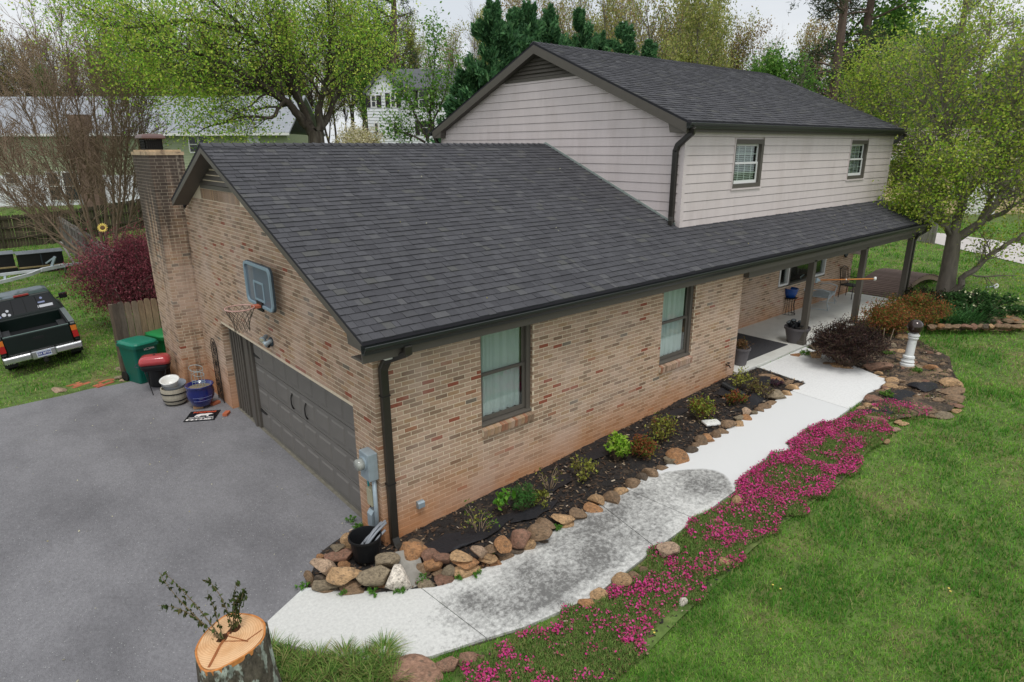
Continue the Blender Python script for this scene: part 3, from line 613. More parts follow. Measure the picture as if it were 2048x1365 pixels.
# ---- gable vents with slats
def vent(x, y0, y1, ztop, zb, sl, n):
    yc = (y0+y1)/2; fr = MB().box(x-.03, x+.02, y0, y1, zb-.07, zb).build('gable_vent', M_trim, house)
    MB().prism([(y0, zb), (y1, zb), (yc, ztop)], 'x', x+.02, x+.05).build('vent_back', M_dark, fr)
    h = (ztop-zb)/n
    for i in range(n):
        z = zb+i*h; hw = (ztop-z)/sl-.02
        if hw < .08: continue
        me = MB().add([(x-.035, yc-hw, z+.015), (x-.035, yc+hw, z+.015), (x+.02, yc+hw-.1, z+h*1.05), (x+.02, yc-hw+.1, z+h*1.05), (x-.02, yc-hw, z+.003), (x-.02, yc+hw, z+.003)], [(0, 1, 2, 3), (4, 5, 1, 0)]).mesh('slat', M_trim)
        link('slat', me, fr)
vent(.0, 3.90, 6.70, 5.614-.135, 4.87, SL, 6); vent(8.13, 4.25, 6.9, 8.045-.22, 7.26, slu, 6)
# ---- siding, one board at a time
M_sid = mat('siding', lin(214, 203, 201), .6, .06, 2.5, lin(196, 184, 180), (.5, .8), 1.0, stretch=(1.5, 1.5, .35))
wear(M_sid, lin(170, 150, 150), 'Z', 9, 9)
def clip(poly, a, b_, c_):                # keep a*u+b*z+c >= 0
    o = []
    for i in range(len(poly)):
        p, q = poly[i], poly[(i+1) % len(poly)]; dp, dq = a*p[0]+b_*p[1]+c_, a*q[0]+b_*q[1]+c_
        if dp >= 0: o.append(p)
        if (dp >= 0) != (dq >= 0): k = dp/(dp-dq); o.append((p[0]+(q[0]-p[0])*k, p[1]+(q[1]-p[1])*k))
    return o
core = MB().prism([(1.075, 3.4), (10.05, 3.4), (10.05, zru(10.05)-.06), (5.568, 8.045-.08), (1.075, zru(1.075)-.06)], 'x', 8.17, 8.3)
for a, bb, z0, z1 in ((8.17, 10.12, 3.6, 5.9), (11.35, 16.35, 3.6, 5.9), (17.52, 19.46, 3.6, 5.9), (10.12, 11.35, 3.6, 4.62), (16.35, 17.52, 3.6, 4.62), (10.12, 11.35, 5.7, 5.9), (16.35, 17.52, 5.7, 5.9)): core.box(a, bb, 1.08, 1.3, z0, z1)
core.box(19.3, 19.46, 1.3, 10.05, 2, 5.9)
sid = core.build('upper_wall', M_sid, house)
EXP = .196
def board(ax, poly, base):
    """lap board: bottom edge proud, top edge tucked in"""
    zs = [p[1] for p in poly]; z0 = base; k = lambda z: .030-.010*min(1, (z-z0)/EXP)
    n = len(poly); V = []; 
    for u, z in poly: V.append((8.15-k(z), u, z) if ax == 'x' else (u, 1.06-k(z), z))
    for u, z in poly: V.append((8.168, u, z) if ax == 'x' else (u, 1.078, z))
    F = [tuple(range(n)), tuple(range(2*n-1, n-1, -1))]+[(i, i+n, (i+1) % n+n, (i+1) % n) for i in range(n)]
    link('siding_board', MB().add(V, F).mesh('siding_board', M_sid), sid)
z = 3.79
while z < 5.87:
    z1 = min(z+EXP, 5.87); segs = [(8.23, 19.40)]
    for a, bb, wz0, wz1 in ((10.06, 11.40, 4.555, 5.745), (16.30, 17.56, 4.555, 5.745)):
        if z1 > wz0+.05 and z < wz1-.05: segs = [q for s_ in segs for q in ([(s_[0], a), (bb, s_[1])] if s_[0] < a < s_[1] else [s_])]
    for a, bb in segs: board('y', [(a, z+.011), (bb, z+.011), (bb, z1), (a, z1)], z)
    z += EXP
z = 3.79-EXP
while z < 7.3:
    p = [(1.14, z+.011), (10.04, z+.011), (10.04, min(z+EXP, 7.2)), (1.14, min(z+EXP, 7.2))]
    p = clip(p, slu, -1, 6.06-.866*slu-.21); p = clip(p, -slu, -1, 8.045+5.568*slu-.21)
    if len(p) >= 3 and z < 7.15: board('x', p, z)
    z += EXP
MB().box(8.125, 8.235, 1.032, 1.145, 3.72, 5.872).build('corner_board', M_sid, sid)
MB().box(19.40, 19.485, 1.032, 1.145, 3.82, 5.872).build('corner_board', M_sid, sid)
MB().prism([(1.14, zroof(1.14)+.01), (5.302, 5.63), (8.0, zroof(8.0)), (8.0, zroof(8)+.05), (5.302, 5.68), (1.14, zroof(1.14)+.06)], 'x', 8.118, 8.14).build('flashing', mat('flashing', lin(150, 160, 155), .5), sid)
# ---- windows
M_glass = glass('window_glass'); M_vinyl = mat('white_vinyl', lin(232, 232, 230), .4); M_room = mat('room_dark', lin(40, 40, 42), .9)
M_curt = mat('curtain', lin(226, 230, 230), .9, trans=.2); M_blind = mat('blind', lin(190, 192, 190), .7)
def window(x0, x1, z0, z1, y, style):
    P = MB(); d = .055
    if style == 'brick':
        P.box(x0, x0+.05, y+.05, y+.16, z0+.03, z1).box(x1-.09, x1, y+.05, y+.16, z0+.03, z1).box(x0+.05, x1-.09, y+.05, y+.16, z1-.06, z1)
        P.prism([(y+.015, z0), (y+.015, z0+.03), (y+.16, z0+.06), (y+.16, z0)], 'x', x0+.002, x1-.002)
        fr = P.build('window', M_trim, house, bevel=.003); mfr = M_trim; ia, ib, ic, id_ = x0+.05, x1-.09, z0+.06, z1-.06; yy = y+.09
    elif style == 'siding':
        f_ = .10
        P.box(x0, x0+f_*.5, y-.035, y+.05, z0, z1).box(x1-f_, x1, y-.035, y+.05, z0, z1).box(x0+f_*.5, x1-f_, y-.035, y+.05, z1-.11, z1).box(x0+f_*.5, x1-f_, y-.035, y+.05, z0, z0+.10)
        fr = P.build('window', M_trim, house); mfr = M_vinyl; ia, ib, ic, id_ = x0+f_*.5, x1-f_, z0+.10, z1-.11; yy = y+.03
        MB().box(x0-.03, x1+.03, y-.05, y-.0, z0-.04, z0-.001).box(x0-.03, x0-.001, y-.045, y, z0, z1+.03).build('window_casing', M_sid, fr)
    else:
        P.box(x0, x0+.06, y-.01, y+.1, z0, z1).box(x1-.06, x1, y-.01, y+.1, z0, z1).box(x0+.06, x1-.06, y-.01, y+.1, z1-.06, z1).box(x0+.06, x1-.06, y-.02, y+.1, z0, z0+.06)
        fr = P.build('window', M_vinyl if style == 'white' else M_trim, house); mfr = M_vinyl if style == 'white' else M_trim; ia, ib, ic, id_ = x0+.06, x1-.06, z0+.06, z1-.06; yy = y+.05
    zm = (ic+id_)/2+.02
    if style in ('brick', 'siding'):
        for nm, za, zb, yo in (('upper_sash', zm-.02, id_, .022), ('lower_sash', ic, zm+.02, 0)):
            s_ = MB().box(ia, ia+d*.8, yy+yo, yy+yo+.02, za, zb).box(ib-d, ib, yy+yo, yy+yo+.02, za, zb).box(ia+d*.8, ib-d, yy+yo, yy+yo+.02, zb-d*.8, zb).box(ia+d*.8, ib-d, yy+yo, yy+yo+.02, za, za+d*(1.3 if nm[0] == 'l' else .8))
            s_.build(nm, mfr, fr); MB().box(ia+d*.8, ib-d, yy+yo+.008, yy+yo+.012, za+d*.8, zb-d*.8).build('pane', M_glass, fr)
            if style == 'siding':
                q = MB()
                for k in (1, 2, 3): xx = ia+(ib-ia)*k/4; q.box(xx-.008, xx+.008, yy+yo+.013, yy+yo+.019, za+.04, zb-.04)
                q.box(ia+.04, ib-.05, yy+yo+.0125, yy+yo+.0185, (za+zb)/2-.008, (za+zb)/2+.008); q.build('muntin', M_vinyl, fr)
    else: MB().box(ia, ib, yy+.01, yy+.015, ic, id_).build('pane', M_glass, fr)
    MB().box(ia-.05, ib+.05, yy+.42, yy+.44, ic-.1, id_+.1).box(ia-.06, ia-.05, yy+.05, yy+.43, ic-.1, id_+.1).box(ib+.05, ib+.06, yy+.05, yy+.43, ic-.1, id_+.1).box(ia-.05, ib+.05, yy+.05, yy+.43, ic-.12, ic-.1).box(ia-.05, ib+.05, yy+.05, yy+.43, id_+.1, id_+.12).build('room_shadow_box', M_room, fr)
    if style == 'brick':
        n = 60; V = []; 
        for i in range(n+1):
            f = i/n; xx = ia+(ib-ia)*(.0+f*.98); yv = yy+.10+.022*math.sin(f*38)+.012*math.sin(f*71+1); V += [(xx, yv, ic+.03), (xx+.01*math.sin(f*9), yv*1, id_)]
        MB().add(V, [(2*i, 2*i+2, 2*i+3, 2*i+1) for i in range(n)]).build('curtain', M_curt, fr, smooth=True)
    elif style == 'siding':
        q = MB(); k = ic+.02
        while k < id_: q.box(ia, ib-(.12 if k > zm else .02), yy+.07, yy+.10, k, k+.022); k += .042
        q.build('blind', M_blind, fr)
    return fr
for a in (W1, W2): window(a[0], a[1], 1.345, a[3], 0, 'brick')
window(10.09, 11.37, 4.60, 5.71, 1.06, 'siding'); window(16.33, 17.53, 4.60, 5.71, 1.06, 'siding')
window(14.57, 15.17, 1.48, 2.38, 1.83, 'white'); window(15.19, 16.83, 1.44, 2.38, 1.83, 'dark'); window(16.86, 17.64, 1.48, 2.38, 1.83, 'white')
# ---- garage door in sections and panels
jam = MB().box(.13, .20, DOOR[0], 5.66, 1.92, 1.99).box(.10, .2, 5.28, 5.66, 0, 1.985).box(.07, .2, 5.40, 5.52, 0, 1.98).box(.13, .2, DOOR[0], DOOR[0]+.06, 0, 1.92)
jam.build('door_jamb', M_trim, house, bevel=.004)
pn = MB().box(.16, .2, 5.66, DOOR[1], 0, 1.985)
for y in (5.72, 5.95, 6.1, 6.25, 6.42, 6.6): pn.box(.125, .16, y, y+.085, 0, 1.98)
pn.build('side_panel', M_trim, house, bevel=.004)
gd = MB()
DY0, DY1 = DOOR[0]+.06, 5.28; nr, ncol = 4, 8; rh = 1.90/nr; cw = (DY1-DY0)/ncol
for r_ in range(nr): gd.prism([(.152, r_*rh+.03), (.175, r_*rh+.02), (.19, r_*rh+.02), (.19, (r_+1)*rh+.018), (.152, (r_+1)*rh+.010)], 'y', DY0, DY1)
gdo = gd.build('garage_door', M_door, house)
hw, hh = cw/2-.055, rh/2-.075
pm = MB().add([(0, -hw, -hh), (0, hw, -hh), (0, hw, hh), (0, -hw, hh), (-.014, -hw+.03, -hh+.03), (-.014, hw-.03, -hh+.03), (-.014, hw-.03, hh-.03), (-.014, -hw+.03, hh-.03)], [(4, 5, 6, 7), (0, 1, 5, 4), (1, 2, 6, 5), (2, 3, 7, 6), (3, 0, 4, 7)]).mesh('door_panel', M_door)
for r_ in range(nr):
    for c_ in range(ncol): link('door_panel', pm, gdo, (.1515, DY0+(c_+.5)*cw, r_*rh+rh/2+.02))
MB().box(.09, .21, DOOR[0], DOOR[1], -.05, .022).build('door_threshold', mat('threshold', lin(120, 116, 104), .9, .3, 9), house)
for z in (1.62, .43):
    link('strap_hinge', MB().prism([(5.25, z-.035), (5.25, z+.035), (5.13, z+.02), (5.0, z+.018), (4.9, z), (5.0, z-.018), (5.13, z-.02)], 'x', .128, .15).mesh('strap_hinge', M_dark), gdo)
for y in (3.40, 2.80): MB().tube([(.145, y, 1.34), (.12, y, 1.31), (.105, y, 1.25), (.105, y, 1.15), (.12, y, 1.08), (.145, y, 1.05)], [.02, .012, .011, .011, .012, .02], 6).build('door_handle', M_dark, gdo, smooth=True)
# ---- downspouts
M_ds = mat('downspout', lin(46, 43, 38), .35, .08, 6, spec=.5)
def spout(pts, w, h, name='downspout', up=(0, 0, 1)):
    m = MB()
    for p, q in zip(pts[:-1], pts[1:]):
        d = (Vector(q)-Vector(p)).normalized()*.03; m.bar(Vector(p)-d*.6, Vector(q)+d*.6, w, h, up=(0, 1, 0) if abs(d.z) > abs(d.y) else (0, 0, 1))
    return m.build(name, M_ds, house, bevel=.012)
spout([(.30, -.41, 3.10), (.30, -.40, 3.0), (.16, -.10, 2.86), (.12, -.062, 2.74), (.12, -.062, .16), (.12, -.12, .06), (.12, -.26, .0)], .115, .085)
MB().box(.055, .185, -.108, -.012, 1.02, 1.045).box(.055, .185, -.108, -.012, 2.35, 2.37).build('spout_strap', M_dark, house)
spout([(8.02, .80, 5.92), (8.06, .84, 5.82), (8.085, 1.18, 5.58), (8.085, 1.23, 5.46), (8.085, 1.23, 4.07), (8.06, 1.20, 3.98), (7.93, 1.14, 3.965)], .085, .115)
spout([(19.72, .80, 5.92), (19.70, .84, 5.82), (19.56, 1.15, 5.60), (19.54, 1.2, 5.0), (19.54, 1.2, 3.9)], .085, .115)
spout([(19.55, -.41, 3.10), (19.55, -.40, 3.0), (19.44, -.16, 2.80), (19.42, -.10, 2.66), (19.42, -.10, .62)], .115, .085)
# back downspout seen past the gable
spout([(8.0, 10.28, 5.95), (8.03, 10.2, 5.75), (8.08, 10.05, 5.55), (8.08, 10.05, 4.0)], .085, .1)
gutter('back_gutter', 7.9, 8.4, 10.40, 6.02)
# ---- porch
M_pf = mat('porch_paint', lin(214, 214, 208), .6, .06, 3, lin(188, 186, 176), (.55, .75), 1.5)
drp = MB().box(9.2, 19.85, -.14, 1.84, .2, .55); drp.build('porch_floor', M_pf, house, bevel=.01)
for x_ in (12.42, 15.62, 19.22):
    p_ = MB().box(x_-.075, x_+.075, -.13, .02, .555, 2.80); po = p_.build('porch_post', M_trim, house, bevel=.006)
    MB().box(x_-.095, x_+.095, -.138, .04, .552, .65).build('post_base', M_trim, po)
MB().box(9.2, 19.6, -.13, .03, 2.76, 2.97).build('porch_beam', M_trim, house)
MB().box(9.22, 19.6, .03, 1.83, 2.93, 2.95).build('porch_ceiling', mat('porch_ceiling', lin(150, 146, 138), .8), house)
# house body behind what the photo shows
MB().box(.3, 8.15, 10.4, 10.6, -.2, 3.4).box(8.2, 19.7, 10.0, 10.2, .2, 5.9).box(19.6, 19.77, 2.1, 10.2, .2, 3.9).box(.2, 8.1, .3, 10.4, -.1, .02).box(8.95, 19.6, 2.1, 10, .3, .4).build('rear_wall', M_sid, house)
MB().box(8.2, 19.5, 1.3, 10.0, 3.0, 3.1).build('floor_deck', M_room, house)
# ------------------------------------------------------------ stones
M_rock = mat('field_stone', rough=.9, src='obj', var=.45, scale=4, col2=lin(88, 78, 66), mix=(.5, .72), mscale=3.5, bump=1.0, bscale=9)
ROCKS = []
for s_ in range(9):
    r = np.random.default_rng(40+s_); bm = bmesh.new(); bmesh.ops.create_icosphere(bm, subdivisions=3, radius=1)
    pl = [(n/np.linalg.norm(n), r.uniform(.45, .8)) for n in r.normal(size=(12, 3))]
    ph = r.uniform(0, 6, 6)
    for v in bm.verts:
        p = np.array(v.co)
        p = p*(1+.07*math.sin(3*p[0]+ph[0])+.07*math.sin(3.3*p[1]+ph[1])+.05*math.sin(4*p[2]+ph[2]))
        for n, d in pl:
            k = p@n-d
            if k > 0: p = p-n*k*.96
        v.co = p
    xs_ = np.array([v.co for v in bm.verts]); c0 = (xs_.max(0)+xs_.min(0))/2; sc = 2/(xs_.max(0)-xs_.min(0))
    for v in bm.verts: v.co = [(v.co[i]-c0[i])*sc[i] for i in range(3)]
    for f in bm.faces: f.smooth = True
    me = bpy.data.meshes.new('stone'); bm.to_mesh(me); bm.free(); me.materials.append(M_rock)
    try: me.set_sharp_from_angle(angle=.42)
    except Exception: pass
    ROCKS.append(me)
RC = dict(t=(184, 150, 112), o=(170, 126, 88), b=(138, 114, 90), r=(140, 106, 88), g=(142, 128, 106), k=(98, 86, 74), p=(178, 152, 128), w=(222, 212, 198), f=(154, 120, 100))
rr = random.Random(12)
def stone(u, v, w, h, lv=0., c='b', parent=None, name='stone', label=None, flat=False, mesh=None):
    p = on_ground(u, v, lv); d = depth(p); rx = w/2*d/FPX; th_ = math.asin(min(.99, (CAM[2]-p[2])/np.linalg.norm(p-CAM)))
    hv = h/2*d/FPX; ry = min(rx*rr.uniform(.6, .9), hv/math.sin(th_)*.93); rz = math.sqrt(max(hv*hv-(ry*math.sin(th_))**2, 0))/math.cos(th_)
    rz = max(rz, rx*(.16 if flat else .32))
    p = on_ground(u, v, lv+rz*.75)
    me = mesh or rr.choice(ROCKS); o = link(name, me, parent, tuple(map(float, p)), (rr.uniform(-.12, .12), rr.uniform(-.12, .12), YAW+rr.choice((0, math.pi))+rr.uniform(-.25, .25)), (rx*1.17, ry*1.17, rz*1.2))
    k = rr.uniform(.85, 1.12); o.color = (*lin(*RC[c], k), 1)
    if parent is not None: o.location = tuple(np.array(o.location)-np.array(parent.location))
    if label: o['label'] = label
    return o
def zz(lst, ox, oy, s, parent):
    for q in lst:
        a = q[:4]; rest = q[4:]; stone(ox+a[0]/s, oy+a[1]/s, a[2]/s, a[3]/s, *rest, parent=parent)
b1 = thing('stone_border', 'rough stacked stone wall round the flower bed at the garage corner', 'stone border', (-.5, -.5, 0), group='stone borders')
zz([(680, 205, 170, 150, .12, 't'), (545, 290, 165, 100, .22, 'g'), (555, 390, 330, 180, .1, 'r'), (320, 425, 110, 100, .05, 'o'), (360, 530, 290, 190, .2, 'p'), (630, 505, 140, 75, .1, 'o'), (185, 700, 130, 190, .0, 'b'), (330, 680, 150, 95, .1, 'k'), (620, 640, 380, 190, .2, 't'), (430, 760, 340, 120, .07, 'g'), (391, 825, 240, 110, 0, 'b'), (720, 780, 260, 110, .07, 'b'), (760, 850, 340, 85, 0, 'b'), (990, 650, 390, 250, .14, 'g'), (1180, 470, 290, 190, .22, 'g'), (1080, 805, 290, 95, 0, 'o'), (1510, 350, 330, 230, .14, 'o'), (1560, 225, 190, 90, .05, 'b'), (1740, 390, 220, 130, .17, 'r'), (1890, 440, 230, 120, .17, 'r'), (1770, 530, 220, 140, .1, 'o'), (1650, 590, 180, 180, .0, 'b'), (1830, 620, 150, 95, .03, 'b'), (1930, 700, 260, 140, 0, 'r'), (1680, 770, 200, 110, 0, 'g'), (1950, 590, 150, 90, .08, 'g'), (250, 790, 120, 80, 0, 'b'), (1430, 480, 160, 110, .02, 'k'), (900, 830, 190, 80, 0, 'b'), (520, 820, 150, 90, 0, 'k'), (470, 470, 150, 110, .02, 'k'), (1230, 590, 140, 100, .05, 'k')], 590, 1050, 6.4, b1)
stone(590+1320/6.4, 1050+700/6.4, 44, 46, .04, 'w', b1, label='pale white block of stone among the brown ones')
zz([(320, 785, 205, 115, .24, 't'), (360, 850, 250, 130, .14, 'o'), (390, 925, 225, 140, .03, 't'), (500, 735, 150, 115, .2, 'p'), (620, 705, 125, 80, .18, 'b'), (570, 780, 135, 65, .15, 't'), (600, 820, 180, 75, .08, 't'), (630, 865, 215, 95, 0, 'o'), (745, 660, 155, 125, .22, 'o'), (930, 605, 195, 165, .12, 'r'), (770, 790, 165, 90, 0, 'b'), (720, 740, 130, 80, .1, 'k'), (880, 740, 150, 80, 0, 'k'), (1010, 685, 135, 115, .0, 't'), (1110, 560, 250, 165, .08, 'b'), (1180, 460, 190, 115, .1, 'b'), (1170, 640, 120, 60, 0, 'k'), (1360, 400, 215, 105, .08, 't'), (1410, 450, 165, 95, 0, 't'), (1510, 350, 165, 115, .04, 'b'), (1670, 290, 180, 105, .0, 'o'), (1700, 200, 155, 90, .06, 't'), (1850, 190, 185, 140, 0, 'b'), (1950, 120, 140, 85, 0, 't'), (520, 910, 70, 60, 0, 'o'), (200, 930, 120, 90, .06, 'g')], 860, 960, 5.12, b1)
zz([(305, 1065, 135, 95, 0, 'b'), (470, 960, 150, 105, 0, 'b'), (385, 1000, 120, 80, .0, 'k'), (580, 920, 115, 55, 0, 'b'), (650, 855, 105, 85, 0, 'g'), (720, 805, 185, 115, .03, 'o'), (850, 755, 115, 65, 0, 'k'), (890, 710, 65, 55, 0, 'b'), (940, 670, 110, 100, 0, 'b'), (1000, 640, 125, 80, .03, 'o'), (1075, 610, 85, 75, 0, 'b'), (1140, 575, 115, 65, 0, 'b'), (1195, 505, 125, 75, .03, 'b'), (1290, 510, 85, 70, 0, 't'), (1285, 450, 80, 60, .03, 'g'), (1355, 455, 95, 65, 0, 'o'), (1370, 395, 85, 85, 0, 'p'), (1430, 410, 65, 50, 0, 'g'), (1480, 375, 95, 60, 0, 'b'), (1530, 350, 110, 50, 0, 'b'), (1590, 310, 115, 55, 0, 'b'), (1650, 240, 165, 95, 0, 'g'), (1735, 222, 100, 65, 0, 't'), (1795, 165, 115, 65, 0, 't'), (1850, 140, 90, 40, 0, 'b'), (1540, 65, 150, 40, 0, 'b'), (1640, 90, 120, 40, 0, 'o'), (1740, 120, 110, 40, 0, 'b')], 1200, 740, 4.655, b1)
b2 = thing('stone_border', 'sparse row of tan stones between the walkway and pink flowers', 'stone border', (2, -2.8, 0), group='stone borders')
zz([(1840, 75, 135, 90, .02, 'p'), (1810, 135, 90, 50, 0, 'b'), (1680, 172, 70, 30, 0, 't'), (1670, 205, 60, 50, 0, 'b'), (1720, 215, 40, 40, 0, 'b'), (1615, 238, 100, 60, 0, 'b'), (1530, 272, 118, 85, .02, 't'), (1475, 315, 75, 50, 0, 'b'), (1385, 360, 112, 78, 0, 't'), (1300, 427, 105, 75, 0, 'o'), (1220, 452, 65, 32, 0, 'b'), (865, 650, 65, 62, 0, 'o'), (800, 690, 115, 62, 0, 'o'), (515, 785, 125, 82, 0, 'f'), (600, 778, 62, 52, 0, 'b'), (1935, 415, 52, 58, .02, 'w'), (1880, 475, 60, 40, 0, 'b'), (1650, 632, 50, 60, 0, 'b')], 780, 1080, 3.303, b2)
stone(780+165/3.303, 1080+870/3.303, 95, 52, 0, 'f', b2, flat=True, label='large flat rust brown slab at the end of the row')
stone(780+365/3.303, 1080+828/3.303, 46, 30, 0, 'f', b2)
zz([(418, 490, 52, 56, 0, 't'), (320, 586, 52, 34, 0, 't'), (363, 787, 52, 36, 0, 't'), (1140, 203, 32, 26, 0, 't'), (875, 148, 50, 26, 0, 'b')], 1300, 800, 2.416, b2)
b3 = thing('stone_border', 'ring of rounded brown stones round the garden bed beside the white column', 'stone border', (10, -3, .45), group='stone borders')
zz([(60, 480, 92, 52, 0, 'o'), (270, 480, 105, 75, .03, 't'), (390, 570, 82, 42, 0, 'b'), (490, 590, 115, 55, 0, 't'), (600, 615, 112, 42, 0, 't'), (765, 615, 62, 42, 0, 't'), (935, 670, 82, 52, .02, 't'), (960, 710, 105, 42, 0, 't'), (1075, 735, 132, 55, .05, 't'), (1160, 755, 82, 42, .02, 'b'), (1070, 778, 125, 32, .05, 'b'), (1050, 802, 135, 42, .03, 't'), (1120, 832, 62, 32, 0, 'p'), (1030, 842, 135, 45, 0, 't'), (960, 872, 115, 55, 0, 'b'), (880, 940, 175, 85, 0, 'r'), (820, 1010, 92, 62, 0, 't'), (740, 1042, 85, 55, 0, 't'), (690, 1092, 125, 65, 0, 'k'), (620, 1142, 92, 52, 0, 'b'), (550, 1168, 92, 45, 0, 't'), (430, 1272, 95, 62, 0, 't'), (1130, 1182, 82, 52, 0, 't'), (1190, 1197, 95, 45, 0, 't'), (1110, 1262, 82, 52, 0, 'p'), (1450, 1037, 155, 55, 0, 'f'), (1605, 1102, 165, 62, 0, 'g'), (1475, 1117, 105, 45, 0, 'b'), (1740, 1062, 105, 55, 0, 't'), (1740, 1007, 145, 55, 0, 'r'), (1730, 937, 205, 85, 0, 'b'), (1700, 857, 225, 75, .03, 'b'), (1690, 777, 195, 95, 0, 't'), (1610, 692, 135, 55, 0, 'b'), (1500, 672, 125, 55, 0, 'b'), (1480, 602, 135, 62, .04, 'o'), (1395, 582, 85, 45, 0, 'b'), (1280, 560, 90, 45, .02, 'r'), (1150, 452, 95, 72, 0, 't'), (1070, 442, 145, 62, 0, 'b'), (1090, 482, 85, 35, 0, 'b'), (1180, 292, 135, 62, 0, 't'), (1075, 385, 70, 60, 0, 'g'), (1560, 640, 100, 50, .02, 'b')], 1580, 620, 5.25, b3)
stone(1580+930/5.25, 620+612/5.25, 50, 18, 0, 'f', b3, flat=True, label='broad flat pinkish stepping stone'); stone(1580+900/5.25, 620+1152/5.25, 44, 16, 0, 'f', b3, flat=True)
b4 = thing('stone_border', 'low dry stacked wall of thin brown stones below the tree', 'stone border', (17.5, -2.2, .5), group='stone borders')
for row in range(3):
    u = 1852+rr.uniform(0, 8)
    while u < 2036:
        w_ = rr.uniform(11, 24); stone(u+w_/2, 657-row*2, w_, 9, row*.10, rr.choice('bbotrbk'), b4); u += w_*.93
u = 1960
for v_, n_ in ((644, 5), (638, 4), (632, 3)):
    for i in range(n_): stone(1985+i*14+rr.uniform(-4, 4), v_+rr.uniform(-2, 2), rr.uniform(13, 22), 8, .1, rr.choice('bbotrbk'), b4)
b5 = thing('stone_border', 'tumbled heap of grey stones beside the green rubbish cart', 'stone heap', (-1.9, 10.3, 0))
for (a, b_, w_, h_, c_) in ((228, 730, 16, 10, 'g'), (236, 742, 18, 12, 'g'), (232, 712, 12, 8, 'b'), (226, 744, 10, 8, 'p'), (238, 757, 16, 8, 'g'), (220, 722, 10, 7, 'b'), (230, 700, 12, 8, 'g'), (240, 725, 14, 10, 'b'), (244, 762, 10, 6, 'p'), (222, 735, 9, 7, 'g')): stone(a, b_, w_, h_, 0, c_, b5)
for i in range(64):
    x_, y_ = rr.uniform(8.6, 14.5), rr.uniform(-4.0, -2.2)
    if not bool(inpoly(np.array([x_]), np.array([y_]), RBED)[0]): continue
    o = link('stone', rr.choice(ROCKS), b3, (x_-10, y_+3, float(G(x_, y_))+.05-.45), (0, 0, rr.uniform(0, 6.28)), (rr.uniform(.05, .14), rr.uniform(.04, .1), rr.uniform(.03, .06))); o.color = (*lin(*RC[rr.choice('btbgrp')], rr.uniform(.85, 1.1)), 1)
# slab under the downspout, stepping stone, garden slab
P_ = on_ground(822, 1140, .12)
link('splash_slab', MB().box(-.16, .16, -.30, .28, -.05, .05).mesh('splash_slab', mat('old_concrete', lin(150, 146, 138), .9, .25, 8, lin(110, 106, 98), (.5, .7), 4, .5, 60)), None, tuple(P_), (.5, .12, YAW+.5), bevel=.012)
tag(bpy.data.objects['splash_slab'], 'grey concrete slab leaning in the stones below the downspout', 'splash slab')
P_ = on_ground(1423, 848, .05); st = MB().box(-.17, .17, -.11, .11, 0, .045).build('stepping_stone', mat('white_plaque', lin(228, 228, 224), .8, .2, 30, lin(70, 66, 62), (.62, .74), 18), None, bevel=.015)
st.location = tuple(P_); st.rotation_euler = (.04, .03, YAW+.25); tag(st, 'small white rectangular stepping stone lying in the mulch', 'stepping stone')
sl_ = link('column_slab', rr.choice(ROCKS), None, tuple(on_ground(1818, 737, .02)), (0, 0, .3), (.62, .42, .07)); sl_.color = (*lin(150, 128, 104), 1); tag(sl_, 'thin flat brown stone slab under the white column', 'stone slab')
# ------------------------------------------------------------ leaves, blades, shrubs
M_leaf = mat('leaf', rough=.6, src='attr', trans=.42, spec=.2); M_twig = mat('twig', lin(96, 82, 68), .9, .2, 9)
M_petal = mat('petal', rough=.7, src='attr', trans=.2, spec=.1)
def leafquads(P, size, rng, asp=.55, up=.35, drop=None):
    n = len(P); d = rng.normal(size=(n, 3)); 
    if drop is not None: d = d*.6+drop
    d /= np.linalg.norm(d, axis=1)[:, None]+1e-9
    nn = rng.normal(size=(n, 3)); nn[:, 2] += up*2; s_ = np.cross(d, nn); s_ /= np.linalg.norm(s_, axis=1)[:, None]+1e-9
    L = (size*rng.uniform(.6, 1.25, n))[:, None]; w = L*asp*.5
    return np.stack([P-d*L*.5, P+s_*w, P+d*L*.5, P-s_*w], 1).reshape(-1, 3)
def leafobj(name, P, size, pal, pw, rng, parent=None, asp=.55, up=.35, m=None, drop=None, shade=.25, kind=None):
    V = leafquads(P, size, rng, asp, up, drop); n = len(P); pal = np.array(pal)
    c = pal[rng.choice(len(pal), n, p=np.array(pw)/sum(pw))]*rng.uniform(1-shade, 1+shade, n)[:, None]
    return link(name, npmesh(name, V, np.arange(4*n).reshape(-1, 4), c, m or M_leaf), parent, kind=kind)
def tubes(segs, k=5):
    A = np.array([s_[0] for s_ in segs]); B = np.array([s_[1] for s_ in segs]); ra = np.array([s_[2] for s_ in segs]); rb_ = np.array([s_[3] for s_ in segs])
    d = B-A; d /= np.linalg.norm(d, axis=1)[:, None]+1e-9; h = np.where(np.abs(d[:, 2:3]) < .9, np.array([[0, 0, 1.]]), np.array([[1., 0, 0]])); a = np.cross(d, h); a /= np.linalg.norm(a, axis=1)[:, None]; b_ = np.cross(d, a)
    V = []
    for E_, r_ in ((A, ra), (B+d*rb_[:, None]*.3, rb_)):
        for i in range(k):
            t_ = 2*math.pi*i/k; V.append(E_+(a*math.cos(t_)+b_*math.sin(t_))*r_[:, None])
    V = np.stack(V, 1); n = len(segs); F = np.array([(i, (i+1) % k, k+(i+1) % k, k+i) for i in range(k)]); F = (np.arange(n)[:, None, None]*2*k+F[None]).reshape(-1, 4)
    return V.reshape(-1, 3), F
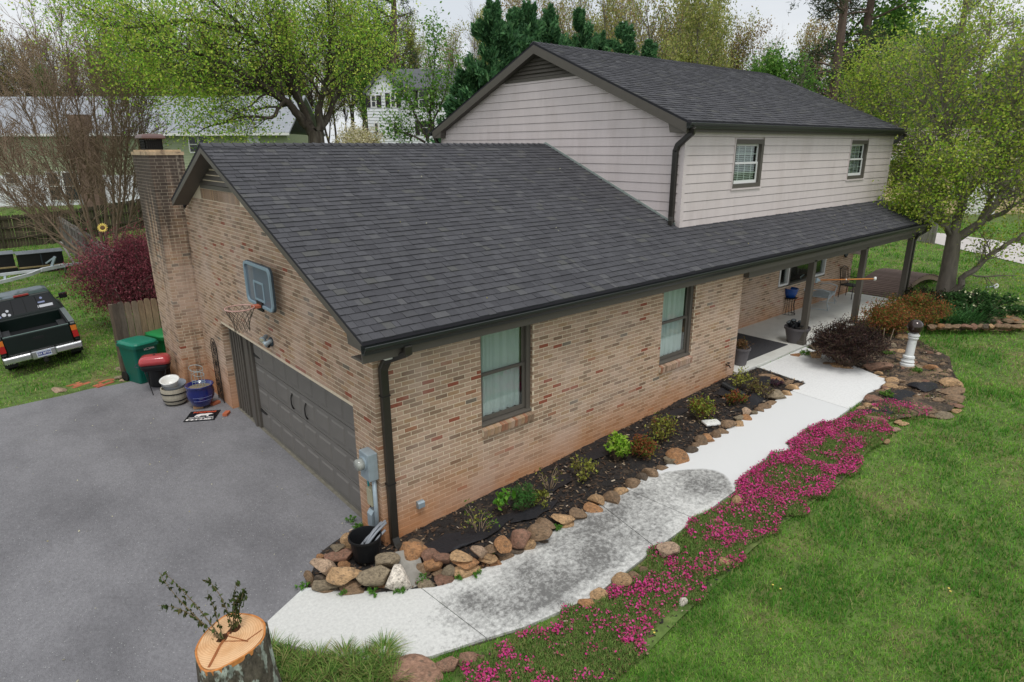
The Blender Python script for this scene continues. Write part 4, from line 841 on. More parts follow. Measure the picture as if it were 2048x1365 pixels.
def shrub(name, label, cat, loc, rx, h, nl, ls, pal, pw, seed, stems=14, group=None, asp=.5, stemcol=None, hollow=.35, clump=.10, leafstart=.45, spread=1., foli='foliage'):
    r = np.random.default_rng(seed); t_ = thing(name, label, cat, loc, 0, group); segs = []; tips = []
    for i in range(stems):
        a = r.uniform(0, 6.283); q = math.sqrt(r.random())*rx*spread; tip = np.array([q*math.cos(a), q*math.sin(a), h*(.55+.45*r.random())*math.sqrt(max(.1, 1-(q/rx/1.15)**2))]); p = np.array([tip[0]*.15, tip[1]*.15, 0]); k = 4
        pts = [p+(tip-p)*(j/k)+np.array([0, 0, 1])*h*.12*math.sin(math.pi*j/k)+r.normal(0, .02*h, 3)*(0 < j) for j in range(k+1)]
        for j in range(k): segs.append((pts[j], pts[j+1], .012*h*(1-j/k*.7)+.002, .012*h*(1-(j+1)/k*.7)+.002))
        tips.append(pts)
    V, F = tubes(segs, 4); link('stems', npmesh('stems', V, F, None, stemcol or M_twig), t_, kind='stuff')
    pi = r.integers(0, stems, nl); f = leafstart+(1-leafstart)*np.sqrt(r.random(nl)); TP = np.array(tips); seg = np.minimum((f*4).astype(int), 3); fr = f*4-seg
    P = TP[pi, seg]*(1-fr)[:, None]+TP[pi, seg+1]*fr[:, None]+r.normal(0, clump*h, (nl, 3)); P[:, 2] = np.abs(P[:, 2])+.01
    leafobj(foli, P, ls, pal, pw, r, t_, asp); return t_
def bladeverts(p, L, w, ang, lean, rng):
    n = len(p); d = np.stack([np.cos(ang), np.sin(ang), np.zeros(n)], 1); s_ = np.stack([-np.sin(ang), np.cos(ang), np.zeros(n)], 1)*w[:, None]*.5
    tip = p+d*(L*lean)[:, None]; tip[:, 2] += L*np.sqrt(np.clip(1-lean**2, .05, 1)); return np.stack([p-s_, p+s_, tip], 1).reshape(-1, 3)
# ---- lawn
def lawn(name, N, seed, rmin, rmax, amin, amax, reject, lpx=.0015, hh=.036):
    r = np.random.default_rng(seed); rad = np.exp(r.uniform(math.log(rmin), math.log(rmax), N)); a = r.uniform(amin, amax, N)
    d0 = math.atan2(FH[1], FH[0]); x = CAM[0]+rad*np.cos(d0+a); y = CAM[1]+rad*np.sin(d0+a); keep = np.ones(N, bool)
    jx = x+(vnoise(x, y, 3, 41)-.5)*.34+r.normal(0, .05, N); jy = y+(vnoise(x, y, 3, 42)-.5)*.34+r.normal(0, .05, N)
    for p in reject: keep &= ~(inpoly(jx, jy-.13, p) if p is PHLOX else inpoly(x, y, p))
    x, y, rad = x[keep], y[keep], rad[keep]; n = len(x); z = T(x, y)-.004
    n1 = vnoise(x, y, .9, 1)*.6+vnoise(x, y, 2.7, 2)*.4; n2 = vnoise(x, y, .5, 5)*.5+vnoise(x, y, 3.5, 6)*.5
    dark = sstep((n1-.45)/.25); straw = sstep((n2-.5)/.22)
    base = np.array(lin(122, 174, 66))[None]*np.ones((n, 1)); base = base+(np.array(lin(78, 138, 46))-base)*(dark*.85)[:, None]
    pick = r.random(n); c = np.where((pick < .06+.28*straw*(1-dark))[:, None], np.array(lin(168, 164, 110))[None], base); c = np.where(((pick > .74))[:, None], np.array(lin(154, 192, 86))[None]*(1-.35*dark[:, None]), c)
    c = c*r.uniform(.7, 1.25, n)[:, None]; dist = np.sqrt(rad**2+25)
    L = hh*(.6+.9*r.random(n))*(1+.7*dark)*(1+dist/30); w = np.maximum(.005, lpx*dist*r.uniform(.6, 1.3, n))
    V = bladeverts(np.stack([x, y, z], 1), L, w, r.uniform(0, 6.28, n), r.uniform(.2, .95, n), r)
    link(name, npmesh(name, V, np.arange(3*n).reshape(-1, 3), c, M_leaf), kind='stuff')
ND = [(34.6, 3.9), (30.4, -1.1), (24, -9.5), (33, -14), (37, .2), (38.6, 4.2), (40, 12), (37, 11)]
OUT = [HOUSE, WALK, DRIVE, BED, RBED, PHLOX, ND]
lawn('lawn_grass', 420000, 21, 2.2, 17, -1.1, .35, OUT)
lawn('lawn_grass', 120000, 22, 16, 52, -.8, -.02, OUT)
lawn('yard_grass', 90000, 23, 17, 62, .18, .8, OUT, hh=.032)
# ---- creeping phlox
def phlox(name, poly, N, seed, dens, z0=.05, fl=.4):
    r = np.random.default_rng(seed); P = np.array(poly); lo, hi = P.min(0), P.max(0); p = r.uniform(lo, hi, (N, 2)); ed = .12*vnoise(p[:, 0], p[:, 1], 4, 8)
    p = p[inpoly(p[:, 0]+(vnoise(p[:, 0], p[:, 1], 3, 41)-.5)*.34, p[:, 1]+(vnoise(p[:, 0], p[:, 1], 3, 42)-.5)*.34, poly)]; n = len(p); g = G(p[:, 0], p[:, 1]); bum = .05*vnoise(p[:, 0], p[:, 1], 3.3, 3)
    z = g+z0+bum+r.uniform(-.03, .03, n); d = vnoise(p[:, 0], p[:, 1], 4.2, 11)*.5+vnoise(p[:, 0], p[:, 1], 11, 12)*.35+vnoise(p[:, 0], p[:, 1], 1.7, 14)*.2; d = d+.12*np.clip((p[:, 0]-2.2)/3, -.75, 1)
    isf = d+r.normal(0, .13, n) > dens
    gp_ = np.stack([p[:, 0], p[:, 1], z-.03], 1); V = bladeverts(gp_, r.uniform(.025, .06, n), r.uniform(.008, .016, n), r.uniform(0, 6.28, n), r.uniform(.2, .95, n), r)
    pal = np.array([lin(118, 150, 76), lin(140, 166, 88), lin(96, 128, 62), lin(156, 142, 100)]); c = pal[r.choice(4, n, p=[.35, .3, .2, .15])]*r.uniform(.75, 1.2, n)[:, None]
    link(name+'_leaves', npmesh(name, V, np.arange(3*n).reshape(-1, 3), c, M_leaf), kind='stuff')
    q = gp_[isf]; q = q[r.random(len(q)) < fl]; q[:, 2] += r.uniform(.03, .075, len(q)); k = len(q); a = r.uniform(0, 6.28, k); s_ = r.uniform(.008, .0155, k); tilt = r.normal(0, .45, (k, 2)); V = []
    for j in range(5):
        t_ = a+j*2*math.pi/5; dx, dy = np.cos(t_)*s_, np.sin(t_)*s_; V.append(np.stack([q[:, 0]+dx, q[:, 1]+dy, q[:, 2]+dx*tilt[:, 0]+dy*tilt[:, 1]], 1))
    pal = np.array([lin(204, 58, 134), lin(212, 84, 150), lin(180, 56, 108), lin(156, 72, 92), lin(176, 92, 108)]); c = pal[r.choice(5, k, p=[.3, .25, .2, .13, .12])]*r.uniform(.75, 1.15, k)[:, None]
    link(name+'_flowers', npmesh(name, np.stack(V, 1).reshape(-1, 3), np.arange(5*k).reshape(-1, 5), c, M_petal), kind='stuff')
phlox('creeping_phlox', PHLOX, 260000, 31, .68, .045, .24)
phlox('bed_phlox', [tuple(on_ground(u, v)[:2]) for u, v in ((1745, 815), (1790, 808), (1860, 830), (1850, 845), (1760, 840))], 5000, 32, .62, .05)
# phlox spilling over the walk edge
phlox('edge_phlox', [(4.9, -2.62), (6.2, -2.5), (7.6, -2.48), (8.3, -2.6), (8.0, -2.8), (5, -2.8)], 11000, 33, .5, .05, .45)
# ------------------------------------------------------------ things at the garage
def text_mesh(body, size, m, ext=.002, align='CENTER', bold=0):
    cu = bpy.data.curves.new('lettering', 'FONT'); cu.body = body; cu.size = size; cu.extrude = ext; cu.align_x = align; cu.align_y = 'CENTER'; cu.offset = bold
    o = bpy.data.objects.new('lettering', cu); me = bpy.data.meshes.new_from_object(o); bpy.data.objects.remove(o); bpy.data.curves.remove(cu); me.materials.append(m); return me
M_blk = mat('black_plastic', lin(26, 27, 29), .5, .1, 8); M_white = mat('white_paint', lin(228, 228, 224), .5, .05, 6)
M_gal = mat('galvanised', lin(158, 172, 180), .45, .12, 7, metal=.35)
# basketball hoop
hp = thing('basketball_hoop', 'basketball hoop with clear backboard mounted on the brick gable above the garage door', 'basketball hoop', (-.16, 3.55, 3.33))
def rrect(w, h, r, n=5):
    o = []
    for cx, cy, a0 in ((w-r, h-r, 0), (-w+r, h-r, 90), (-w+r, -h+r, 180), (w-r, -h+r, 270)):
        for i in range(n+1): a = math.radians(a0+90*i/n); o.append((cx+r*math.cos(a), cy+r*math.sin(a)))
    return o
def ring(outer, inner, axis, a, b, m, name, parent):
    n = len(outer); k = MB(); f = {'x': lambda p, t: (t, p[0], p[1]), 'z': lambda p, t: (p[0], p[1], t)}[axis]
    vs = [f(p, a) for p in outer]+[f(p, a) for p in inner]+[f(p, b) for p in outer]+[f(p, b) for p in inner]; fs = []
    for i in range(n):
        j = (i+1) % n; fs += [(i, j, n+j, n+i), (2*n+i, 3*n+i, 3*n+j, 2*n+j), (i, 2*n+i, 2*n+j, j), (n+i, n+j, 3*n+j, 3*n+i)]
    return k.add(vs, fs).build(name, m, parent)
M_bbf = mat('backboard_frame', lin(138, 160, 172), .4); M_bbs = mat('backboard_side', lin(60, 72, 80), .5)
M_clear = bpy.data.materials.new('backboard_acrylic'); M_clear.use_nodes = True; t, N, L, b = nodes(M_clear); b.inputs['Base Color'].default_value = (*lin(128, 142, 156), 1); b.inputs['Roughness'].default_value = .3
tr_n = N.new('ShaderNodeBsdfTransparent'); tr_n.inputs[0].default_value = (.86, .89, .92, 1); ms_n = N.new('ShaderNodeMixShader'); ms_n.inputs[0].default_value = .5; L(tr_n.outputs[0], ms_n.inputs[1]); L(b.outputs[0], ms_n.inputs[2]); L(ms_n.outputs[0], N['Material Output'].inputs['Surface'])
fr = ring(rrect(.61, .365, .11), rrect(.565, .32, .09), 'x', -.03, .0, M_bbf, 'backboard_frame', hp)
ring(rrect(.62, .375, .115), rrect(.575, .33, .09), 'x', .0, .035, M_bbs, 'frame_edge', fr)
MB().prism(rrect(.567, .322, .09), 'x', -.006, -.002).build('backboard', M_clear, hp)
ring([(-.23, -.27), (.23, -.27), (.23, .07), (-.23, .07)], [(-.19, -.235), (.19, -.235), (.19, .035), (-.19, .035)], 'x', -.014, -.0065, M_bbf, 'target_square', hp)
for y in (-.2, .2): MB().box(.001, .03, y-.012, y+.012, -.32, .34).bar((.03, y, .14), (.158, y, .14), .04, .05).bar((.03, y, -.25), (.158, y, -.25), .04, .05).build('mounting_bracket', M_bbs, hp)
M_rim = mat('faded_rim', lin(196, 156, 146), .5, .1, 8); zc = -.33; cx_ = -.36
rim_pts = [(cx_+.23*math.cos(a), .23*math.sin(a), zc) for a in np.linspace(0, 2*math.pi, 25)]
MB().tube(rim_pts, .011, 6, cap=False).build('rim', M_rim, hp, smooth=True)
MB().box(-.15, -.03, -.08, .08, zc-.035, zc+.008).build('rim_plate', mat('orange_steel', lin(176, 96, 70), .5), hp); MB().box(-.035, .0, -.13, .13, zc-.10, zc+.06).build('rim_mount', M_blk, hp)
m = MB(); n = 12; rs = [.225, .20, .165, .135, .12, .125]; 
for i in range(n):
    for s_ in (1, -1):
        pts = []
        for k in range(6): a = 2*math.pi*(i+s_*k*.5)/n; pts.append((cx_+rs[k]*math.cos(a), rs[k]*math.sin(a), zc-.01-k*.078))
        m.tube(pts, .0045, 3, cap=False)
m.build('net', mat('net_cord', lin(84, 80, 70), .9), hp)
# floodlight
fl = thing('floodlight', 'twin head security floodlight fixed to the bricks over the garage door', 'floodlight', (0, 3.72, 2.27))
MB().lathe([(.02, 0), (.085, 0), (.085, .03), (.05, .05)], n=16, M=Matrix.Rotation(-math.pi/2, 4, 'Y')).build('mounting_plate', M_bbs, fl)
for y, z, rzz in ((.10, .05, .5), (-.04, -.0, -.25)):
    R_ = Matrix.Translation((-.10, y, z)) @ Euler((0, math.radians(-115), rzz)).to_matrix().to_4x4()
    hd = MB().lathe([(.02, -.10), (.035, -.08), (.045, 0), (.062, .03), (.062, .05)], n=14, M=R_).build('lamp_head', M_gal, fl, smooth=True); MB().lathe([(.01, .049), (.055, .049), (.055, .054), (.01, .06)], n=14, M=R_).build('lens', mat('lens', lin(196, 196, 170), .25), hd)
MB().box(-.09, -.04, -.02, .03, -.10, -.04).build('motion_sensor', M_blk, fl, bevel=.01)
# electric meter and utility boxes at the corner
em = thing('electric_meter', 'grey electric meter box with glass dial beside the garage door', 'electric meter', (0, .17, 1.10))
MB().box(-.15, -.002, -.13, .13, 0, .41).build('meter_box', M_gal, em, bevel=.008)
R_ = Matrix.Translation((-.15, .02, .24)) @ Matrix.Rotation(-math.pi/2, 4, 'Y')
mt = MB().lathe([(.105, 0), (.105, .015), (.09, .02)], n=20, M=R_).build('meter_ring', M_gal, em, smooth=False); MB().lathe([(.088, .02), (.086, .09), (.07, .115), (.01, .12)], n=20, M=R_).build('meter_dial', mat('meter_glass', lin(150, 152, 146), .15, .35, 9, coat=.6), mt, smooth=True)
MB().tube([(-.05, -.07, 0), (-.05, -.07, -1.15)], .032, 10).build('conduit', M_gal, em, smooth=True)
MB().tube([(-.03, .08, -.02), (-.05, .12, -.10), (-.03, .155, -.24)], .014, 7).build('cable_boot', mat('teal_plastic', lin(42, 160, 170), .5), em)
MB().tube([(-.03, .155, -.22), (-.02, .17, -.5), (-.02, .15, -.9), (-.03, .10, -1.1)], .008, 6).build('cable', M_blk, em)
bx = thing('phone_box', 'beige telephone box under the electric meter', 'utility box', (0, .24, .62)); MB().box(-.075, -.002, -.07, .07, 0, .27).build('housing', mat('beige_plastic', lin(186, 182, 154), .5), bx, bevel=.006); MB().box(-.08, -.075, -.06, .06, .02, .25).build('cover', mat('beige_plastic_dark', lin(176, 172, 146), .5), bx)
bx = thing('cable_box', 'small grey cable box low on the bricks above the black bucket', 'utility box', (0, .24, .28)); MB().prism([(-.10, 0), (-.002, 0), (-.002, .27), (-.06, .27), (-.10, .21)], 'y', -.07, .06).build('housing', M_gal, bx, bevel=.004); MB().tube([(-.04, .03, 0), (-.04, .03, -.28)], .015, 7).tube([(-.04, -.03, 0), (-.04, -.03, -.28)], .012, 7).build('conduit', mat('rusty_pipe', lin(150, 98, 74), .7, .2, 9), bx)
ot = thing('outlet_box', 'grey weatherproof outlet box low on the front brick wall', 'outlet box', (.60, 0, .50)); MB().box(-.055, .055, -.05, -.002, -.06, .05).build('housing', M_gal, ot, bevel=.005); MB().prism([(-.05, -.055), (-.075, -.05), (-.075, .03), (-.05, .05)], 'x', -.057, .057).build('cover', M_gal, ot, bevel=.003)
sp_ = thing('spigot', 'small brass garden tap on the brick wall near the porch', 'spigot', (8.83, 0, .79)); MB().tube([(0, 0, 0), (0, -.09, 0), (0, -.12, -.05)], .014, 7).build('tap', M_dark, sp_); MB().lathe([(.01, 0), (.04, 0), (.04, .012), (.01, .012)], 0, -.06, .05, 8).tube([(0, -.06, 0), (0, -.06, .05)], .007, 5).build('handle', M_dark, sp_)
ov = thing('vent_light', 'small white light fixture tucked under the corner soffit', 'light fixture', (.13, -.20, 2.965)); MB().prism([(-.10, 0), (.10, 0), (.07, -.05), (-.07, -.05)], 'y', -.05, .05).build('diffuser', M_white, ov, bevel=.008); MB().box(-.11, .11, -.06, .06, 0, .008).build('base', M_white, ov)
# black bucket of grey pipes on the stones
P_ = on_ground(733, 1112, .14); bk = thing('bucket', 'black bucket holding short grey pipes on the corner stones', 'bucket', tuple(P_))
MB().lathe([(.17, 0), (.21, .30), (.228, .30), (.228, .33), (.212, .33), (.16, .02)], n=26).build('shell', M_blk, bk, smooth=False)
M_pvc = mat('grey_pipe', lin(140, 144, 150), .5); prng = random.Random(5)
for i in range(8):
    a = -.1+prng.uniform(-.35, .35); L0 = prng.uniform(.28, .42); y = prng.uniform(-.10, .10); cz = .30+prng.uniform(-.03, .06); x0 = prng.uniform(-.14, 0.0); ca, sa = math.cos(a), math.sin(a)
    pp = [(x0, y-.10, cz-.10), (x0+L0*.55*ca, y-.04+L0*.3*sa, cz-.02), (x0+L0*ca, y-.02+L0*.5*sa, cz+.04)]
    pt = thing('grey_pipe', 'short grey plastic pipe sticking out of the black bucket', 'pipe', tuple(P_), 0, 'grey pipes in the black bucket'); MB().tube(pp, .017, 8).build('pipe_wall', M_pvc, pt, smooth=True); MB().tube([Vector(pp[2])*1, Vector(pp[2])+(Vector(pp[2])-Vector(pp[1])).normalized()*.002], .012, 8).build('bore', M_dark, pt)
# ---- things by the chimney
def local(o, u, v, z=0): return tuple(on_z(u, v, z))
P_ = on_z(405, 812, .03); pot = thing('flower_pot', 'cobalt blue glazed pot standing by the black trellis', 'flower pot', (P_[0], P_[1], .065))
M_cob = mat('cobalt_glaze', lin(22, 34, 104), .12, .12, 6, coat=.8)
MB().lathe([(.17, 0), (.20, .02), (.275, .2), (.29, .32), (.27, .43), (.285, .46), (.30, .475), (.285, .49), (.255, .48), (.24, .40)], n=32).build('glazed_body', M_cob, pot, smooth=True)
m = MB()
for z, r_ in ((.17, .268), (.25, .287)): m.tube([(r_*math.cos(a), r_*math.sin(a), z) for a in np.linspace(-2.4, -.9, 14)], .004, 4)
m.build('glaze_line', mat('pale_glaze', lin(130, 140, 190), .3), pot)
MB().lathe([(.0, .40), (.24, .40), (.245, .415), (0, .425)], n=20).build('soil', mat('pot_soil', lin(140, 128, 108), .95, .4, 30, bump=1, bscale=60), pot)
wr = thing('wire_ornament', 'pale wire plant support sticking up from the cobalt blue pot', 'wire ornament', (P_[0], P_[1], .48)); m = MB(); Rm = [math.cos(YAW), math.sin(YAW)]
W3 = lambda a, z: (a*Rm[0], a*Rm[1], z)
m.tube([W3(.16*math.cos(a)-.02, .44+.08*math.sin(a)) for a in np.linspace(0, 6.283, 18)], .006, 4, cap=False).tube([W3(.13*math.cos(a)+.02, .30+.05*math.sin(a)) for a in np.linspace(0, 6.283, 18)], .005, 4, cap=False)
for a in (-.14, -.07, .0, .07, .13): m.tube([W3(a, 0), W3(a*1.05, .25), W3(a*.9, .42)], .005, 4)
m.tube([W3(.15*math.cos(a), .13+.02*math.sin(2*a)) for a in np.linspace(0, 6.283, 16)], .005, 4, cap=False).build('wire', mat('pale_wire', lin(150, 170, 172), .5), wr)
def brick_on_ground(u, v, rz, lab, c=(186, 104, 72)):
    p = on_z(u, v, .035); o = link('loose_brick', MB().box(-.10, .10, -.05, .05, -.03, .03).mesh('loose_brick', mat('loose_clay', lin(*c), .9, .2, 14, bump=.3)), None, (p[0], p[1], .045), (0, 0, rz), bevel=.005); tag(o, lab, 'brick')
brick_on_ground(453, 828, .9, 'single orange brick at the foot of the door jamb'); brick_on_ground(431, 807, .4, 'orange brick under the right of the cobalt pot', (170, 100, 72)); brick_on_ground(397, 815, -.3, 'tan brick under the left of the cobalt pot', (176, 140, 104))
# barrel planter with two bowls
P_ = on_z(353, 808, .0); br = thing('barrel_planter', 'pale wooden look barrel planter with dark bands by the chimney', 'planter', (P_[0], P_[1], .012))
MB().lathe([(.19, 0), (.235, .09), (.262, .2), (.272, .32), (.27, .40), (.25, .40), (.24, .34)], n=30).build('staves', mat('planter_stave', lin(176, 168, 150), .7, .15, 5, stretch=(12, 12, 1)), br, smooth=False)
for z, r_ in ((.03, .206), (.13, .247), (.30, .2735)):
    MB().lathe([(r_, z-.013), (r_+.006, z-.013), (r_+.008, z+.013), (r_+.003, z+.013)], n=30).build('band', M_blk, br)
bo = thing('bowl', 'dull grey plastic bowl nested in the barrel planter', 'bowl', (P_[0]+.03, P_[1]+.01, .30)); MB().lathe([(.15, .0), (.2, .08), (.245, .19), (.25, .20), (.235, .19), (.19, .09), (.14, .015)], n=28).build('bowl_wall', mat('grey_bowl', lin(138, 144, 152), .5), bo, smooth=True); bo.rotation_euler = (.10, -.06, 0)
bo = thing('bowl', 'white enamel bowl tilted on top of the grey bowl', 'bowl', (P_[0]-.05, P_[1]-.01, .46)); MB().lathe([(.11, 0), (.15, .02), (.165, .10), (.20, .15), (.205, .165), (.17, .16), (.14, .10), (.10, .02)], n=28).build('bowl_wall', mat('white_enamel', lin(226, 226, 222), .3, coat=.3), bo, smooth=True); bo.rotation_euler = (.22, -.12, 0)
# grill and black bin
P_ = on_z(320, 778, .05); gr = thing('grill', 'charcoal grill with red domed lid and black folding legs', 'grill', (P_[0], P_[1], .012), YAW+.35)
M_red = mat('red_enamel', lin(176, 62, 66), .25, .08, 5, coat=.5)
def pillow(w, d, z0, z1, n=8, flat=.75):
    bm = bmesh.new(); r_ = rrect(w, d, min(w, d)*.5, 4); k = MB(); prof = [(1, 0), (1.0, .35), (.93, .7), (.78, .92), (.5, 1.0)]; N_ = len(r_)
    vs = [(x*s, y*s, z0+(z1-z0)*t) for s, t in prof for x, y in r_]; fs = [(i*N_+j, i*N_+(j+1) % N_, (i+1)*N_+(j+1) % N_, (i+1)*N_+j) for i in range(len(prof)-1) for j in range(N_)]+[tuple(range((len(prof)-1)*N_, len(prof)*N_)), tuple(range(N_-1, -1, -1))]
    bm.free(); return k.add(vs, fs)
lid = pillow(.33, .22, .70, .89).build('lid', M_red, gr, smooth=True); MB().lathe([(.02, .89), (.03, .89), (.03, .9), (.02, .9)], n=10).build('lid_vent', M_dark, lid)
pillow(.31, .20, .69, .52).build('bowl', M_blk, gr, smooth=True)
for s_ in (-1, 1):
    MB().tube([(s_*.22, -.16, .56), (s_*.1, -.30, .0)], .011, 6).build('leg', M_blk, gr); MB().tube([(s_*.22, .16, .56), (s_*.24, .22, .0)], .011, 6).build('leg', M_blk, gr)
MB().tube([(-.33, -.14, .66), (-.42, -.10, .665), (-.42, .12, .665), (-.33, .15, .66)], .01, 6).build('side_handle', M_bbs, gr)
P2 = on_z(325, 772, .0); bn = thing('bin', 'round black bin standing under and behind the red grill', 'bin', (P2[0], P2[1]+.12, .012)); MB().lathe([(.24, 0), (.245, .03), (.25, .40), (.26, .42), (.24, .42), (.22, .05)], n=24).build('shell', M_blk, bn); MB().tube([(-.25, .0, .36), (-.31, -.03, .36), (-.31, -.1, .36), (-.24, -.1, .36)], .01, 6).build('handle', M_bbs, bn)
# rubbish carts
def cart(loc, rz, col, lab, txt):
    c = thing('rubbish_cart', lab, 'rubbish cart', loc, rz, 'green rubbish carts'); Mc = mat('cart_plastic', lin(*col), .45, .06, 3); Md = mat('cart_lid', lin(col[0]+8, col[1]+26, col[2]+18), .4, .08, 4)
    k = MB(); lo = rrect(.24, .27, .05, 3); hi = rrect(.30, .36, .06, 3); N_ = len(lo); k.add([(x, y, .02) for x, y in lo]+[(x, y, .98) for x, y in hi], [(j, (j+1) % N_, N_+(j+1) % N_, N_+j) for j in range(N_)]+[tuple(range(N_-1, -1, -1)), tuple(range(N_, 2*N_))]); body = k.build('body', Mc, c)
    ring(rrect(.325, .385, .06, 3), rrect(.29, .35, .05, 3), 'z', .93, .99, Mc, 'collar', c)
    l_ = pillow(.33, .40, .99, 1.075).build('lid', Md, c, smooth=False, bevel=.01); MB().tube([(-.26, .41, 1.02), (.26, .41, 1.02)], .018, 7).build('lid_hinge', Md, l_)
    f = lambda z: -.27-.09*(z-.02)/.96
    MB().add([(-.16, f(.80)-.006, .80), (.16, f(.80)-.006, .80), (.13, f(.52)-.03, .52), (-.13, f(.52)-.03, .52), (-.16, f(.8)+.05, .80), (.16, f(.8)+.05, .80), (.13, f(.52)+.05, .52), (-.13, f(.52)+.05, .52)], [(0, 1, 2, 3), (0, 3, 7, 4), (1, 5, 6, 2), (4, 5, 1, 0), (3, 2, 6, 7)]).build('front_panel', Mc, c)
    MB().add([(-.19, f(.40)-.012, .40), (.20, f(.40)-.012, .44), (.20, f(.05)-.012, .03), (-.14, f(.05)-.012, .03), (-.19, f(.40)+.03, .40), (.20, f(.4)+.03, .44), (.2, f(.05)+.03, .03), (-.14, f(.05)+.03, .03)], [(0, 1, 2, 3), (0, 3, 7, 4), (1, 5, 6, 2), (4, 5, 1, 0), (3, 2, 6, 7)]).build('lower_panel', Mc, c)
    MB().box(-.09, .05, f(.56)-.035, f(.5)+.0, .50, .53).build('grab_bar', mat('steel_bar', lin(190, 196, 192), .4), c)
    for s_ in (-1, 1): MB().lathe([(.02, -.03), (.13, -.03), (.13, .03), (.02, .03)], s_*.0, 0, 0, 16, M=Matrix.Translation((s_*.26, .31, .13)) @ Matrix.Rotation(math.pi/2, 4, 'Y')).build('wheel', M_blk, c)
    link('lettering', text_mesh(txt, .075, M_white), c, (.06, f(.88)-.006, .875), (math.radians(90-5), 0, 0))
    return c
cart((-1.08, 10.13, .0), math.radians(20), (14, 92, 78), 'dark teal green rubbish cart standing nearest the grass', 'HC5046'); cart((-.38, 10.52, .0), math.radians(20), (22, 104, 52), 'brighter green rubbish cart half hidden behind the chimney', 'HC2218')
# yard sign
sg = thing('yard_sign', 'black roofing advertisement sign lying flat on the driveway', 'sign', (-.635, 6.745, .02), math.radians(-30.6)); M_sgb = mat('sign_black', lin(18, 22, 26), .35)
MB().box(-.31, .31, -.27, .27, 0, .006).build('panel', M_sgb, sg); M_or = mat('sign_orange', lin(214, 92, 60), .5); M_wt = mat('sign_white', lin(236, 232, 228), .5)
for txt, s_, y, m_, b_ in (('ROOFING', .105, .195, M_or, .004), ('MOUNTAIN VIEW', .062, -.10, M_wt, .002), ('865-465-8056', .098, -.20, M_wt, .005)): link('lettering', text_mesh(txt, s_, m_, .001, bold=b_), sg, (0, y, .007))
bear = [(-.16, -.05), (-.13, .06), (-.06, .10), (.03, .095), (.10, .115), (.16, .10), (.205, .065), (.15, .05), (.12, .03), (.13, -.05), (.095, -.05), (.08, .0), (-.02, .0), (-.05, -.05), (-.09, -.05), (-.10, -.01), (-.12, -.05)]
MB().prism([(x, y+.005) for x, y in bear], 'z', .0065, .0085).build('bear_emblem', M_wt, sg)
# trellis
tr_ = thing('trellis', 'tall black wire trellis with arched top leaning on the bricks', 'trellis', (-.04, 7.40, .0)); m = MB()
m.tube([(0, -.20, 0), (0, -.20, 1.30)]+[(0, -.2*math.cos(a), 1.30+.2*math.sin(a)) for a in np.linspace(.2, 2.94, 9)]+[(0, .20, 1.30), (0, .20, 0)], .009, 5)
for y in (-.12, -.04, .04, .12): m.tube([(0, y, .05), (0.01, y, 1.42)], .006, 4)
for z in (.1, .5, .9, 1.25): m.tube([(0, -.2, z), (0, .2, z)], .006, 4)
m.build('frame', M_dark, tr_); sc_ = MB(); q = random.Random(4)
for i in range(46): z = q.uniform(.1, 1.42); y = q.uniform(-.14, .14); a0 = q.uniform(0, 6); sc_.tube([(-.005, y+.05*k/8*math.cos(a0+k*.7), z+.06*k/8*math.sin(a0+k*.7)) for k in range(9)], .004, 3, cap=False)
sc_.build('scrollwork', M_dark, tr_)
# loose pavers set in the grass
M_pav = mat('paver_clay', rough=.9, src='obj', var=.2, scale=10, bump=.3); pv = thing('brick_paving', 'patch of red bricks sunk into the grass beside the driveway', 'paving', tuple(on_z(168, 762, 0)))
pm_ = MB().box(-.10, .10, -.05, .05, -.03, .03).mesh('brick', M_pav); O_ = np.array(pv.location); q = random.Random(8)
for i in range(3):
    for j in range(3):
        p = np.array([-.55+j*.215+(i % 2)*.1, -.35+i*.11, 0]); p2 = np.array([p[0]*math.cos(.44)-p[1]*math.sin(.44), p[0]*math.sin(.44)+p[1]*math.cos(.44), .005])
        if q.random() < .75: b_ = link('brick', pm_, pv, tuple(p2+np.array([.15, .1, 0])), (q.uniform(-.05, .05), q.uniform(-.05, .05), .44+q.uniform(-.06, .06))); b_.color = (*lin(186, 108, 80, q.uniform(.8, 1.1)), 1)
for i in range(3):
    for j in range(3):
        if q.random() < .8: b_ = link('brick', pm_, pv, (.15+j*.215*.9+i*.05, -.55-i*.11+j*.09, .004), (0, 0, .44)); b_.color = (*lin(184, 104, 78, q.uniform(.8, 1.1)), 1)
stone(118, 781, 26, 10, 0, 'p', None, 'flat_stone', flat=True); tag(bpy.data.objects['flat_stone'], 'flat pinkish stone on the edge of the driveway', 'stone')
